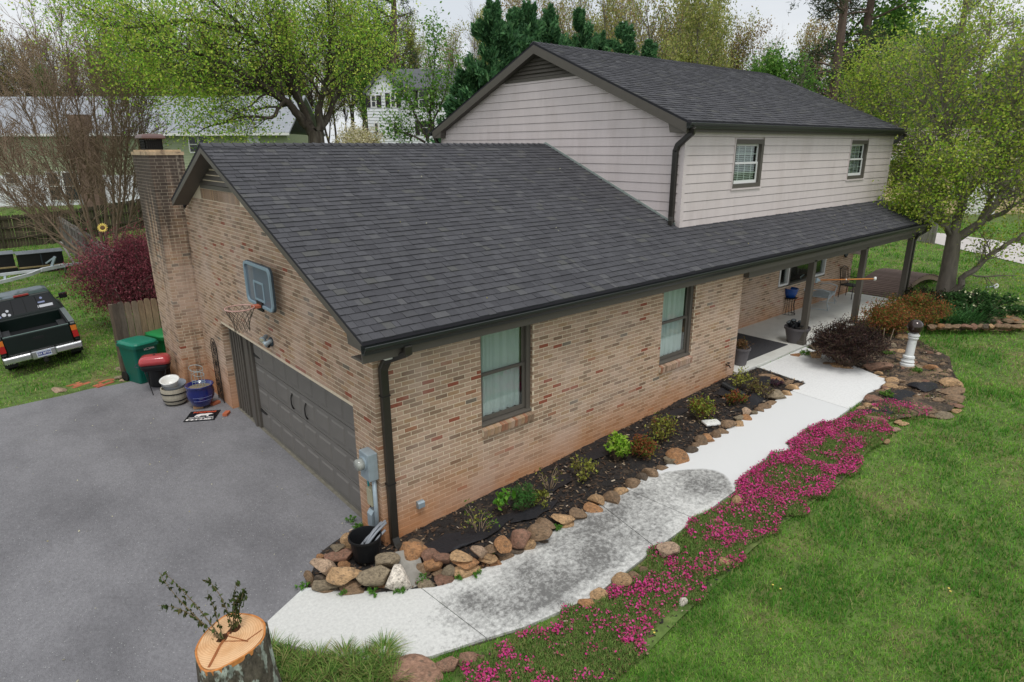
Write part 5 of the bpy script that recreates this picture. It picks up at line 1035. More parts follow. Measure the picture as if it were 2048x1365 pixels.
# ---- fences
M_fen = mat('fence_wood', rough=.9, src='obj', var=.35, scale=5, stretch=(6, 6, .8), bump=.5, bscale=20)
PLK = [MB().prism([(-.068, 0), (.068, 0), (.068, 1.78), (.045, 1.83), (-.045, 1.83), (-.068, 1.78)], 'y', -.009, .009).mesh('plank', M_fen)]
def fence(name, label, A, B, h, cols, seed, railside=-1, post=2.4, skip=None):
    q = random.Random(seed); A = np.array(A, float); B = np.array(B, float); L0 = np.linalg.norm(B-A); d = (B-A)/L0; rz = math.atan2(d[1], d[0]); f = thing(name, label, 'fence', (A[0], A[1], float(T(A[0], A[1])))); n = int(L0/.145); z0 = f.location.z; nrm = np.array([-d[1], d[0]])
    for i in range(n):
        p = A+d*(i+.5)*.145; o = link('plank', PLK[0], f, (p[0]-A[0], p[1]-A[1], float(T(p[0], p[1]))-z0+q.uniform(-.02, .02)), (q.uniform(-.012, .012), q.uniform(-.015, .015), rz), (1, 1, h/1.83)); o.color = (*lin(*q.choice(cols), q.uniform(.75, 1.2)), 1)
    k = int(L0/post)+1; pm = MB().box(-.045, .045, -.045, .045, -.1, h-.05).mesh('fence_post', M_fen)
    for i in range(k):
        p = A+d*min(i*post, L0)+nrm*railside*-.06; o = link('fence_post', pm, f, (p[0]-A[0], p[1]-A[1], float(T(p[0], p[1]))-z0), (0, 0, rz)); o.color = (*lin(*cols[0], .8), 1)
        if i < k-1:
            p2 = A+d*min((i+1)*post, L0)+nrm*railside*-.06
            for zz_ in (.3*h, .62*h, .9*h):
                o = MB().bar((p[0]-A[0], p[1]-A[1], float(T(p[0], p[1]))-z0+zz_), (p2[0]-A[0], p2[1]-A[1], float(T(p2[0], p2[1]))-z0+zz_), .04, .09).build('rail', M_fen, f); o.color = (*lin(*cols[0], .75), 1)
    return f
fence('plank_fence', 'short brown dog ear plank fence behind the green carts', (-1.38, 10.95), (.05, 10.90), 1.83, [(120, 106, 90), (110, 100, 90), (96, 86, 76), (132, 112, 90)], 1)
fence('plank_fence', 'silvery grey plank fence running away from the house', (.38, 18.6), (.42, 38.4), 1.85, [(138, 132, 126), (126, 120, 114), (148, 142, 136), (118, 110, 102)], 2)
fence('plank_fence', 'dark mossy plank fence along the back of the yard', (-9.5, 40.2), (16, 40.4), 1.9, [(72, 66, 52), (60, 54, 42), (84, 76, 60), (66, 64, 46)], 3, 1)
# ---- pickup truck
M_gp = mat('truck_paint', lin(9, 24, 20), .3, .1, 3, coat=.25); M_peel = mat('peeling_roof', lin(44, 62, 58), .45, .12, 5, lin(96, 106, 112), (.50, .53), 1.6); M_tg = mat('dark_glass', lin(12, 14, 16), .08, coat=.2, spec=.4); M_chr = mat('chrome', lin(200, 202, 204), .18, .08, 6, metal=.9); M_tyre = mat('rubber', lin(24, 24, 25), .85)
tk = thing('pickup_truck', 'dark green pickup truck with peeling roof parked on the grass', 'pickup truck', (-2.8, 12.2, .12), 0)
tk.rotation_euler = (.002, math.radians(-5.5), .004)
k = MB()
for s_ in (-1, 1):
    a, b_ = (s_*.845, s_*.72) if s_ > 0 else (-.845, -.72); k.prism([(.06, .60), (.06, 1.03), (.10, 1.08), (2.02, 1.08), (2.02, .55), (1.35, .50), (1.25, .72), (.98, .82), (.70, .72), (.6, .52)], 'x', min(a, b_), max(a, b_))
k.box(-.72, .72, .12, 2.02, .66, .72).box(-.72, .72, 1.97, 2.03, .72, 1.08); bed = k.build('truck_bed', M_gp, tk, bevel=.02)
MB().box(-.70, .70, .16, 1.95, .722, .735).box(-.72, -.52, .65, 1.35, .735, .93).box(.52, .72, .65, 1.35, .735, .93).box(-.705, -.69, .16, 1.95, .735, 1.07).box(.69, .705, .16, 1.95, .735, 1.07).build('bed_liner', M_blk, bed)
for s_ in (-1, 1): MB().box(s_*.78-.06, s_*.78+.06, .12, 2.0, 1.081, 1.092).build('bed_rail', mat('rail_cap', lin(96, 104, 104), .5), bed)
tg = MB().box(-.70, .70, .03, .10, .58, 1.05).build('tailgate', M_gp, tk, bevel=.018); MB().box(-.69, .69, .035, .10, 1.051, 1.062).build('tailgate_cap', mat('worn_edge', lin(88, 108, 102), .5), tg); MB().box(-.11, .11, .022, .032, .86, .92).build('tailgate_handle', M_blk, tg)
k = MB(); lo = [(-.83, 2.04), (.83, 2.04), (.83, 3.75), (-.83, 3.75)]; k.box(-.845, .845, 2.035, 3.45, .45, 1.10); k.add([(-.81, 2.04, 1.10), (.81, 2.04, 1.10), (.79, 3.55, 1.08), (-.79, 3.55, 1.08), (-.64, 2.16, 1.60), (.64, 2.16, 1.60), (.62, 3.02, 1.62), (-.62, 3.02, 1.62)], [(0, 1, 5, 4), (1, 2, 6, 5), (2, 3, 7, 6), (3, 0, 4, 7), (4, 5, 6, 7)]); cab = k.build('cab', M_gp, tk, bevel=.03)
k = MB(); k.add([(-.63, 2.17, 1.602), (.63, 2.17, 1.602), (.61, 3.0, 1.622), (-.61, 3.0, 1.622), (-.54, 2.26, 1.655), (.54, 2.26, 1.655), (.52, 2.92, 1.665), (-.52, 2.92, 1.665)], [(0, 1, 5, 4), (1, 2, 6, 5), (2, 3, 7, 6), (3, 0, 4, 7), (4, 5, 6, 7)]); k.build('cab_roof', M_peel, cab, bevel=.02)
rw = MB().add([(-.70, 2.052, 1.15), (.70, 2.052, 1.15), (.585, 2.140, 1.54), (-.585, 2.140, 1.54), (-.70, 2.07, 1.15), (.70, 2.07, 1.15), (.585, 2.158, 1.54), (-.585, 2.158, 1.54)], [(0, 1, 2, 3), (0, 4, 5, 1), (1, 5, 6, 2), (2, 6, 7, 3), (3, 7, 4, 0)]).build('rear_window', M_tg, tk)
k = MB()
for x_ in (-.30, 0, .30): k.bar((x_, 2.046, 1.155), (x_*.9, 2.134, 1.54), .014, .012)
k.build('window_bar', M_blk, rw)
M_stk = mat('sticker_white', lin(214, 216, 222), .5); M_stb = mat('sticker_blue', lin(150, 160, 196), .5)
for x_, z_, r_, m_ in ((-.62, 1.33, .045, M_stk), (-.50, 1.21, .05, M_stk), (-.41, 1.29, .035, M_stk), (-.39, 1.18, .035, M_stk), (.40, 1.46, .032, M_stb), (-.60, 1.17, .03, M_stb)):
    yv = 2.05+.226*(z_-1.15)-.006; MB().lathe([(.001, 0), (r_, 0), (r_, .003), (.001, .003)], n=12, M=Matrix.Translation((x_, yv, z_)) @ Matrix.Rotation(math.radians(77), 4, 'X')).build('sticker', m_, rw)
MB().add([(.27, 2.05+.226*.06-.006, 1.21), (.62, 2.05+.226*.06-.006, 1.21), (.62, 2.05+.226*.14-.006, 1.28), (.27, 2.05+.226*.14-.006, 1.28)], [(0, 1, 2, 3)]).build('sticker', M_stk, rw)
MB().add([(.30, 2.05+.226*.18-.006, 1.33), (.46, 2.05+.226*.18-.006, 1.33), (.46, 2.05+.226*.22-.006, 1.37), (.30, 2.05+.226*.22-.006, 1.37)], [(0, 1, 2, 3)]).build('sticker', M_stb, rw)
MB().box(-.17, .17, 2.135, 2.2, 1.60, 1.645).build('brake_light', mat('red_lens', lin(150, 56, 50), .3), tk)
MB().box(-.83, .83, 3.40, 4.85, .45, .98).prism([(3.4, .98), (3.4, 1.09), (3.6, 1.06), (4.7, .99), (4.85, .9)], 'x', -.80, .80).build('hood', M_gp, tk, bevel=.05)
MB().add([(-.70, 3.52, 1.10), (.70, 3.52, 1.10), (.58, 3.04, 1.60), (-.58, 3.04, 1.60)], [(0, 1, 2, 3)]).build('windscreen', M_tg, tk)
for s_ in (-1, 1):
    MB().add([(s_*.818, 2.2, 1.12), (s_*.806, 3.4, 1.12), (s_*.668, 3.0, 1.57), (s_*.68, 2.25, 1.57)], [(0, 1, 2, 3)]).build('side_window', M_tg, tk)
    dr = MB().box(min(s_*.846, s_*.858), max(s_*.846, s_*.858), 2.2, 3.36, .5, 1.08).build('door', M_gp, tk, bevel=.004); MB().box(min(s_*.859, s_*.872), max(s_*.859, s_*.872), 2.3, 2.45, .92, .96).build('door_handle', M_blk, dr)
    MB().box(s_*.98-.10, s_*.98+.10, 3.12, 3.22, 1.13, 1.29).bar((s_*.80, 3.2, 1.16), (s_*.90, 3.18, 1.18), .04, .04).build('wing_mirror', M_blk, tk, bevel=.03)
    tl = MB().box(s_*.775-.062, s_*.775+.062, .045, .12, .68, .86).build('tail_light', mat('red_lens_lamp', lin(176, 36, 34), .25), tk); MB().box(s_*.775-.062, s_*.775+.062, .043, .12, .862, .99).build('indicator_lens', mat('amber_lens', lin(214, 120, 44), .25), tl)
    for y_ in (.98, 3.95):
        wh = MB().lathe([(.2, -.11), (.33, -.11), (.355, -.08), (.355, .08), (.33, .11), (.2, .11)], n=22, M=Matrix.Translation((s_*.72, y_, .355)) @ Matrix.Rotation(math.pi/2, 4, 'Y')).build('wheel', M_tyre, tk); MB().lathe([(.02, -.105), (.2, -.105), (.2, .105), (.02, .105)], n=16, M=Matrix.Translation((s_*.72, y_, .355)) @ Matrix.Rotation(math.pi/2, 4, 'Y')).build('rim', M_chr, wh)
    fl_ = MB().box(s_*.72-.14, s_*.72+.14, .53, .545, .16, .52).build('mud_flap', M_blk, tk); link('lettering', text_mesh('4WD', .10, M_stk, .001), fl_, (s_*.72, .527, .27), (math.pi/2, 0, 0))
bp_ = MB().prism([(-.06, .40), (-.06, .54), (-.03, .57), (.06, .57), (.06, .42)], 'x', -.84, -.26).prism([(-.06, .40), (-.06, .54), (-.03, .57), (.06, .57), (.06, .42)], 'x', .26, .84).box(-.26, .26, -.03, .06, .36, .57).build('rear_bumper', M_chr, tk, bevel=.02)
pl_ = MB().box(-.155, .155, -.042, -.032, .40, .56).build('number_plate', mat('plate', lin(196, 204, 222), .4), tk); MB().box(-.14, .14, -.0435, -.042, .435, .525).build('plate_field', mat('plate_blue', lin(54, 62, 140), .4), pl_); link('lettering', text_mesh('524 BFYN', .075, M_stk, .001, bold=.002), pl_, (0, -.045, .48), (math.pi/2, 0, 0))
MB().box(-.05, .05, -.10, .2, .26, .33).tube([(0, -.12, .30), (0, -.12, .38)], .03, 8).build('tow_hitch', M_dark, tk); MB().box(-.6, .6, .3, 4.5, .32, .55).build('chassis', M_dark, tk)
# ---- boat trailer
def W_(u, v, z): return tuple(on_z(u, v, z))
tr = thing('boat_trailer', 'empty white boat trailer parked in front of the black bins', 'trailer', tuple(np.array(W_(70, 545, 0)))); O_ = np.array(tr.location)
Lc = lambda u, v, z: tuple(np.array(on_z(u, v, z))-O_)
m = MB(); A_ = [Lc(-60, 578, .5), Lc(20, 560, .5), Lc(62, 549, .5), Lc(84, 540, .52)]
for p, q_ in zip(A_[:-1], A_[1:]): m.bar(p, q_, .09, .13)
B_ = [Lc(-60, 556, .55), Lc(0, 550, .55), Lc(50, 544, .54), Lc(84, 541, .52)]
for p, q_ in zip(B_[:-1], B_[1:]): m.bar(p, q_, .09, .11)
m.bar(Lc(84, 540, .52), Lc(128, 531, .52), .13, .15).bar(Lc(128, 531, .52), Lc(161, 527, .5), .09, .10); m.build('trailer_frame', mat('trailer_white', lin(206, 210, 214), .5, .1, 3), tr)
m = MB(); m.bar(Lc(103, 534, .55), Lc(110, 514, 1.0), .06, .10).bar(Lc(110, 514, 1.0), Lc(92, 527, .7), .05, .06); m.build('winch_stand', M_gal, tr); MB().tube([Lc(130, 533, .55), Lc(131, 546, .02)], .035, 7).build('jack', M_gal, tr); MB().bar(Lc(10, 562, .45), Lc(10, 551, .45), .08, .08).build('axle', M_gal, tr)
for uv in ((-22, 570), (-22, 556)):
    p = np.array(Lc(*uv, .3)); MB().lathe([(.1, -.09), (.28, -.09), (.29, .09), (.1, .09)], n=18, M=Matrix.Translation(p) @ Matrix.Rotation(math.pi/2, 4, 'X')).build('wheel', M_tyre, tr)
# ---- black compost bins
def bin_(u, v, w, lab):
    p = on_z(u, v, .0); b = thing('compost_bin', lab, 'compost bin', (p[0], p[1], 0), .03, 'black bins along the back fence'); M_l = M_binlid
    MB().box(-w/2, w/2, -.1, .75, 0, .88).build('bin_wall', M_blk, b, bevel=.02); MB().box(-w/2-.05, w/2+.05, -.30, -.13, .0, .26).build('front_ledge', M_blk, b); MB().box(-w/2-.05, w/2+.05, -.31, -.12, .26, .31).build('ledge_top', mat('dry_straw', lin(150, 134, 96), .95, .3, 12), b)
    for i in range(4): MB().box(-w/2-.06, w/2+.06, -.16+i*.235, -.16+i*.235+.225, .885+i*.012, .91+i*.012).build('lid_board', M_l, b)
    MB().box(-.02, .02, -.115, -.1, .02, .86).build('seam', M_bbs, b); return b
M_binlid = mat('bin_lid', lin(128, 134, 138), .7, .12, 4)
bin_(88, 543, 1.72, 'long black bin with grey board lid standing beside the grey fence'); bin_(-6, 549, 1.5, 'black bin with grey lid cut off by the picture edge')
P1 = W_(121, 484, .95); P0_ = W_(150, 530, .0); lb = thing('leaning_board', 'thin grey board leaning beside the right black bin', 'board', P0_); d_ = Vector(P1)-Vector(P0_); MB().bar((0, 0, 0), tuple(d_*.5), .09, .025).build('lower_length', M_fen, lb).color = (.24, .23, .21, 1); MB().bar(tuple(d_*.5), tuple(d_), .09, .025).build('upper_length', M_fen, lb).color = (.27, .26, .24, 1)
hs_ = thing('garden_hose', 'thin pale hose lying across the grass behind the truck', 'hose', W_(118, 568, .0)); MB().tube([tuple(np.array(W_(u, v, .02))-np.array(hs_.location)) for u, v in ((88, 576), (104, 571), (120, 568), (140, 564), (165, 558))], .02, 5).build('hose_pipe', mat('pale_hose', lin(180, 190, 170), .7), hs_)
# sunflower ornament
P_ = at_depth(205, 456, 23); sf = thing('sunflower_ornament', 'yellow metal sunflower on a stake by the grey fence', 'garden ornament', (P_[0], P_[1], 0)); m = MB()
R_ = Matrix.Translation((0, 0, P_[2])) @ Euler((math.radians(70), 0, YAW+.3)).to_matrix().to_4x4()
for i in range(16):
    a = 2*math.pi*i/16; m.add([tuple(R_ @ Vector((r_*math.cos(a+da), r_*math.sin(a+da), z_))) for r_, da, z_ in ((.07, -.17, 0), (.13, -.16, .015), (.185, 0, .0), (.13, .16, .015), (.07, .17, 0))], [(0, 1, 2, 3, 4)])
m.build('petal', mat('yellow_petal', lin(226, 200, 96), .6), sf); MB().lathe([(.001, .03), (.06, .025), (.085, 0), (.001, -.01)], n=16, M=R_).build('disc', mat('seed_disc', lin(96, 70, 44), .8), sf); MB().tube([(0, 0, 0), (0, 0, P_[2])], .012, 6).build('stake', M_dark, sf)
# ------------------------------------------------------------ porch
def PZ(u, v, z=.552): return tuple(on_z(u, v, z))
M_potg = mat('grey_pot', lin(98, 94, 96), .6, .06, 5)
p = PZ(1591, 684); pt = thing('planter_pot', 'wide grey planter full of black solar lights beside the first porch post', 'planter', p)
MB().lathe([(.21, 0), (.22, .02), (.30, .36), (.325, .36), (.33, .42), (.30, .42), (.28, .36)], n=28).build('pot_wall', M_potg, pt); MB().lathe([(.0, .33), (.285, .33), (.285, .35), (0, .355)], n=20).build('soil', M_soil, pt)
M_sol = mat('solar_plastic', lin(30, 32, 36), .3); M_lens = mat('solar_lens', lin(120, 128, 132), .2); q = random.Random(2)
for i in range(9):
    a = i*2.4; r_ = .07+.15*((i % 4)/3); x_, y_ = p[0]+r_*math.cos(a), p[1]+r_*math.sin(a); s_ = thing('solar_light', 'black solar path light dropped in the wide grey planter', 'solar light', (x_, y_, .955+q.uniform(0, .05)), 0, 'solar lights in the grey planter'); s_.rotation_euler = (q.uniform(-.6, .6), q.uniform(-.6, .6), 0)
    MB().lathe([(.01, .0), (.06, .0), (.065, .015), (.055, .10), (.07, .11), (.07, .125), (.01, .14)], n=12).build('lamp_cap', M_sol, s_, smooth=False); MB().lathe([(.01, .138), (.05, .13), (.05, .136), (.01, .142)], n=8).build('solar_cell', M_lens, s_)
p = PZ(1480, 729); pt = thing('planter_pot', 'small grey pot of dried brown plant at the porch step', 'planter', p)
MB().lathe([(.13, 0), (.14, .02), (.185, .38), (.21, .38), (.212, .43), (.19, .43), (.175, .38)], n=24).build('pot_wall', M_potg, pt); r = np.random.default_rng(3); Pp = r.normal(0, 1, (420, 3))*[.075, .075, .055]+[0, 0, .50]; Pp[:, 2] = np.maximum(Pp[:, 2], .41)
leafobj('foliage', Pp, .075, [lin(124, 92, 60), lin(100, 78, 56), lin(150, 116, 76), lin(90, 92, 50)], [4, 3, 2, 1], r, pt, .25)
mt = MB().box(10.05, 12.10, .16, 1.62, .553, .566).build('doormat', mat('mat_fibre', lin(66, 66, 69), .95, .15, 60, bump=.6, bscale=200), None, bevel=.003); tag(mt, 'large dark grey mat on the porch floor', 'mat')
p = PZ(1576, 628); st = thing('plant_stand', 'black wire plant stand with flared legs against the porch wall', 'plant stand', p); m = MB()
for i in range(12): a = 2*math.pi*i/12; m.tube([(.20*math.cos(a), .20*math.sin(a), .0), (.14*math.cos(a), .14*math.sin(a), .3), (.16*math.cos(a), .16*math.sin(a), .50)], .008 if i % 3 == 0 else .005, 4)
for z, r_ in ((.01, .20), (.5, .165), (.52, .21)): m.tube([(r_*math.cos(a), r_*math.sin(a), z) for a in np.linspace(0, 6.283, 20)], .009, 4, cap=False)
m.build('wire_frame', M_dark, st); MB().lathe([(.01, .505), (.2, .505), (.2, .52), (.01, .52)], n=18).build('shelf', M_dark, st)
bp2 = thing('flower_pot', 'bright blue pot standing on the black wire plant stand', 'flower pot', (p[0], p[1], p[2]+.525)); MB().lathe([(.12, 0), (.14, .01), (.19, .14), (.215, .26), (.225, .29), (.20, .29), (.17, .2)], n=26).build('glazed_body', mat('blue_glaze', lin(18, 72, 148), .2, .1, 5, coat=.5), bp2, smooth=True); MB().lathe([(0, .2), (.185, .2), (.19, .215), (0, .22)], n=18).build('soil', M_soil, bp2)
# wrought garden chaise in pale metal with brown cushions
M_pale = mat('pale_metal', lin(190, 198, 202), .45, .08, 5); M_cush = mat('cushion_brown', lin(132, 108, 88), .9, .3, 6, lin(100, 84, 70), (.45, .6), 7); M_cushg = mat('cushion_grey', lin(158, 168, 172), .9, .15, 6)
p = PZ(1640, 612); cz_ = thing('garden_chair', 'pale metal garden glider with brown back cushions on the porch', 'garden chair', p, YAW+.95)
MB().box(-.55, .55, -.30, .32, .38, .43).build('seat', M_cushg, cz_, bevel=.03)
for x_ in (-.29, .29): MB().prism([(.30, .42), (.40, .42), (.58, .95), (.48, .98)], 'x', x_-.26, x_+.26).build('back_cushion', M_cush, cz_, bevel=.05)
m = MB()
for s_ in (-1, 1):
    m.tube([(s_*.6, -.34, 0), (s_*.62, -.28, .25), (s_*.6, -.30, .42), (s_*.6, -.34, .60), (s_*.6, -.10, .66), (s_*.6, .30, .62), (s_*.58, .46, .55)], .016, 6).tube([(s_*.6, .40, 0), (s_*.6, .34, .4), (s_*.58, .60, .98)], .016, 6).tube([(s_*.6, -.34, .02), (s_*.6, .42, .02)], .014, 6).tube([(s_*.62, -.30, .2), (s_*.55, -.36, .12), (s_*.62, -.38, .06)], .01, 5)
m.tube([(-.58, .60, .98), (.58, .60, .98)], .016, 6).tube([(-.6, -.3, .37), (.6, -.3, .37)], .016, 6)
for i in range(9): x_ = -.48+i*.12; m.tube([(x_, .36, .42), (x_, .59, .97)], .007, 4)
m.build('chair_frame', M_pale, cz_, smooth=True)
p = PZ(1664, 590); dc = thing('garden_chair', 'black wrought iron chair against the porch wall behind the glider', 'garden chair', (p[0], 1.45, .552), YAW+.6); m = MB()
for x_ in (-.24, .24):
    m.tube([(x_, -.22, 0), (x_, -.22, .44), (x_, .22, .44)], .014, 5).tube([(x_, .24, 0), (x_, .22, .44), (x_, .30, .98)], .014, 5).tube([(x_, -.2, .44), (x_*1.1, -.2, .66), (x_*1.1, .25, .68)], .012, 5)
m.tube([(-.24, .30, .98), (0, .31, 1.06), (.24, .30, .98)], .014, 5)
for i in range(5): x_ = -.16+i*.08; m.tube([(x_, .22, .46), (x_*.6, .27, .74), (x_, .30, .99)], .008, 4)
m.build('chair_frame', M_dark, dc, smooth=True); MB().box(-.25, .25, -.23, .23, .43, .455).build('seat', M_dark, dc)
wd = thing('wall_plaque', 'round dark plaque high on the porch brick wall', 'plaque', (19.1, 1.825, 2.04)); Rm_ = Matrix.Rotation(math.pi/2, 4, 'X'); MB().lathe([(.0, .0), (.15, .0), (.16, .02), (.12, .035), (0, .035)], n=24, M=Rm_).build('disc', M_dark, wd); MB().lathe([(.11, .034), (.135, .034), (.125, .045)], n=24, M=Rm_).build('raised_ring', M_bbs, wd)
# flagpole without a flag on the first post
A0 = Vector(on_y(1634, 561, -.145)); B0 = Vector(on_y(1752, 558, -1.35)); fp = thing('flagpole', 'bare orange wooden flagpole jutting from the first porch post', 'flagpole', tuple(A0)); d_ = B0-A0
MB().tube([(0, 0, 0), tuple(d_*.965)], .017, 8).build('pole', mat('orange_wood', lin(190, 122, 62), .5), fp, smooth=True); MB().lathe([(.0, -.05), (.025, -.045), (.034, 0), (.025, .045), (0, .05)], *(d_*.985), n=10).build('finial', M_white, fp, smooth=True); MB().box(-.06, .03, -.02, .02, -.06, .06).bar((0, 0, 0), tuple(d_*.06), .05, .05).build('bracket', M_gal, fp); MB().tube([tuple(d_*.50), tuple(d_*.515)], .022, 8).build('collar', M_white, fp)
# arched wooden bridge
M_deck = mat('deck_board', rough=.85, src='obj', var=.15, scale=6, bump=.3, bscale=30); bg_ = thing('arched_bridge', 'small brown arched footbridge of deck boards at the end of the porch', 'bridge', (19.9, 1.05, .52)); n = 37; Lb = 4.9
arc = lambda t: .50*math.sin(math.pi*t); dk = MB().box(-.056, .056, -.78, .78, -.015, .015).mesh('deck_board', M_deck); q = random.Random(6)
for i in range(n):
    t = (i+.5)/n; o = link('deck_board', dk, bg_, (t*Lb, q.uniform(-.01, .01), arc(t)+.03), (0, -math.atan(.50*math.pi*math.cos(math.pi*t)/Lb), 0)); o.color = (*lin(122, 102, 94, q.uniform(.75, 1.15)), 1)
for s_ in (-1, 1):
    up = [(t*Lb, arc(t)+.005) for t in np.linspace(0, 1, 17)]; lo = [(t*Lb, arc(t)-.16*min(1, 6*t+.1, 6*(1-t)+.1)) for t in np.linspace(0, 1, 17)]
    k = MB(); V = [(x_, y_, z_) for y_ in (s_*.74-.02, s_*.74+.02) for x_, z_ in up+lo]; F = []
    for i in range(16): F += [(i, i+1, 18+i, 17+i), (34+i, 51+i, 52+i, 35+i), (i, 34+i, 35+i, i+1), (17+i, 18+i, 52+i, 51+i)]
    o = k.add(V, F).build('stringer', M_deck, bg_); o.color = (*lin(138, 118, 100), 1)
    o = MB().bar((0, s_*.74, -.03), (Lb, s_*.74, -.03), .05, .09).build('base_beam', M_deck, bg_); o.color = (*lin(134, 118, 100), 1)
# ------------------------------------------------------------ garden ornaments
p = on_ground(1813, 733, .05); cl = thing('garden_column', 'white garden column with moulded base standing on a flat slab', 'garden column', tuple(p)); cl.rotation_euler = (.02, .07, 0)
MB().lathe([(.155, 0), (.155, .07), (.13, .09), (.145, .13), (.125, .16), (.12, .20), (.13, .22), (.125, .26), (.095, .28), (.088, .66), (.105, .68), (.115, .71), (.10, .73), (.125, .755), (.125, .79), (.06, .80)], n=24).build('column_shaft', mat('column_white', lin(226, 228, 226), .5, .08, 5, lin(190, 196, 190), (.55, .7), 4), cl)
gb = thing('gazing_ball', 'dark bronze gazing ball on top of the white column', 'gazing ball', tuple(np.array(p)+np.array([.056, -.01, .80]))); MB().lathe([(.05, 0), (.10, .02), (.145, .085), (.17, .175), (.148, .262), (.085, .325), (.03, .345), (.0, .35)], n=28).build('sphere', mat('bronze_glass', lin(62, 50, 46), .12, .2, 4, coat=.6, metal=.3), gb, smooth=True); MB().lathe([(.09, -.02), (.10, 0), (.09, .02), (.05, .03)], n=16).build('neck', M_white, gb)
for (u0, v0, u1, v1, lab) in ((1762, 712, 1769, 657, 'nearly upright thin stake in the garden bed'), (1771, 708, 1788, 658, 'slanted thin stake beside the upright one in the garden bed')):
    a = on_ground(u0, v0); d = np.linalg.norm((a-CAM)[:2]); b_ = at_depth(u1, v1, (a-CAM)[:2]@FH-.05); s_ = thing('stake', lab, 'stake', tuple(a)); dd = b_-a; MB().tube([(0, 0, 0), tuple(dd*.55)], .013, 6).build('lower_length', mat('stake_wood', lin(128, 108, 90), .8), s_); MB().tube([tuple(dd*.55), tuple(dd)], .011, 6).build('upper_length', mat('stake_wood_pale', lin(158, 140, 118), .8), s_)
# black drain pipe and bundle of fabric
a = on_ground(1446, 770, .1); b_ = on_ground(1492, 795, .08); dp = thing('drain_pipe', 'black corrugated drain pipe lying at the foot of the brick wall', 'drain pipe', tuple(a)); m = MB(); dd = b_-a; N_ = 26; m.tube([tuple(dd*i/N_) for i in range(N_+1)], [.085 if i % 2 else .070 for i in range(N_+1)], 12).build('corrugated_pipe', M_blk, dp); MB().tube([(0, 0, 0), tuple(-dd*.03)], .05, 10).build('bore', M_dark, dp)
P_ = on_ground(1512, 800, .06); o = link('fabric_bundle', ROCKS[3].copy(), None, tuple(P_), (0, 0, .4), (.30, .20, .10)); o.data.materials.clear(); o.data.materials.append(M_fab); tag(o, 'crumpled black weed fabric heaped between the small shrubs', 'fabric bundle')
P_ = on_ground(1836, 775, .06); o = link('fabric_bundle', ROCKS[5].copy(), None, tuple(P_), (0, .15, .9), (.30, .16, .10)); o.data.materials.clear(); o.data.materials.append(M_fab); tag(o, 'crumpled black fabric in the bed below the white column', 'fabric bundle')
# white bird-like ornament lying on the far lawn
P_ = on_ground(1992, 573, .06); o = thing('lawn_ornament', 'small white and grey object lying on the far lawn', 'lawn ornament', tuple(P_)); MB().lathe([(0, -.16), (.06, -.1), (.08, 0), (.05, .12), (0, .16)], n=12, M=Matrix.Rotation(1.2, 4, 'Y')).build('body', M_white, o, smooth=True); MB().tube([(-.1, 0, .02), (-.65, .15, .03)], .02, 6).build('stick', M_gal, o)
# ------------------------------------------------------------ stump
stp = thing('tree_stump', 'freshly cut tree stump with lichened bark and orange tan top', 'tree stump', (-2.55, -1.66, 0))
OUTL = [(-2.40, -1.33), (-2.27, -1.47), (-2.22, -1.63), (-2.25, -1.76), (-2.32, -1.88), (-2.48, -1.96), (-2.71, -1.985), (-2.81, -1.97), (-2.87, -1.91), (-2.885, -1.79), (-2.86, -1.6), (-2.77, -1.46), (-2.66, -1.37), (-2.5, -1.29)]
def smoothloop(pts, n):
    P = np.array(pts); k = len(P); o = []
    for i in range(n):
        t = i/n*k; j = int(t); f = t-j; p0, p1, p2, p3 = P[(j-1) % k], P[j % k], P[(j+1) % k], P[(j+2) % k]
        o.append(.5*((2*p1)+(-p0+p2)*f+(2*p0-5*p1+4*p2-p3)*f*f+(-p0+3*p1-3*p2+p3)*f**3))
    return np.array(o)
lp = smoothloop(OUTL, 72)-np.array([-2.55, -1.66]); r = np.random.default_rng(9); wob = np.array([.012*math.sin(i*1.7)+.012*math.sin(i*.61+1)+.01*r.normal() for i in range(72)])
lv = [(0, 1.42), (.12, 1.27), (.3, 1.17), (.55, 1.09), (.8, 1.035), (.97, 1.01), (1.03, 1.0), (1.05, .985)]; V = []
for z, s_ in lv:
    for i in range(72):
        w_ = 1+(wob[i]+.03*float(vnoise(i*.5, z*9, 1, 3)-.5))*(1.5 if z < 1.04 else .5); V.append((lp[i][0]*s_*w_, lp[i][1]*s_*w_, z))
F = [(i*72+j, i*72+(j+1) % 72, (i+1)*72+(j+1) % 72, (i+1)*72+j) for i in range(len(lv)-1) for j in range(72)]
M_bark = mat('stump_bark', lin(84, 78, 68), .95, .6, 16, lin(152, 160, 150), (.52, .58), 11, 1.8, 16, stretch=(1, 1, .45)); MB().add(V, F).build('bark', M_bark, stp, smooth=True)
M_cut = mat('cut_wood', lin(226, 186, 142), .75, .09, 6, lin(208, 152, 98), (.5, .75), 2.2, .15, 60)
t, N, L, b = nodes(M_cut); c = b.inputs['Base Color'].links[0].from_socket; tc_ = N.new('ShaderNodeTexCoord'); mp_ = N.new('ShaderNodeMapping'); mp_.inputs['Location'].default_value = (.02, -.05, 0); L(tc_.outputs['Object'], mp_.inputs[0]); wv = N.new('ShaderNodeTexWave'); wv.wave_type = 'RINGS'; wv.rings_direction = 'Z'; wv.inputs['Scale'].default_value = 14; wv.inputs['Distortion'].default_value = 3; wv.inputs['Detail'].default_value = 3; L(mp_.outputs[0], wv.inputs['Vector'])
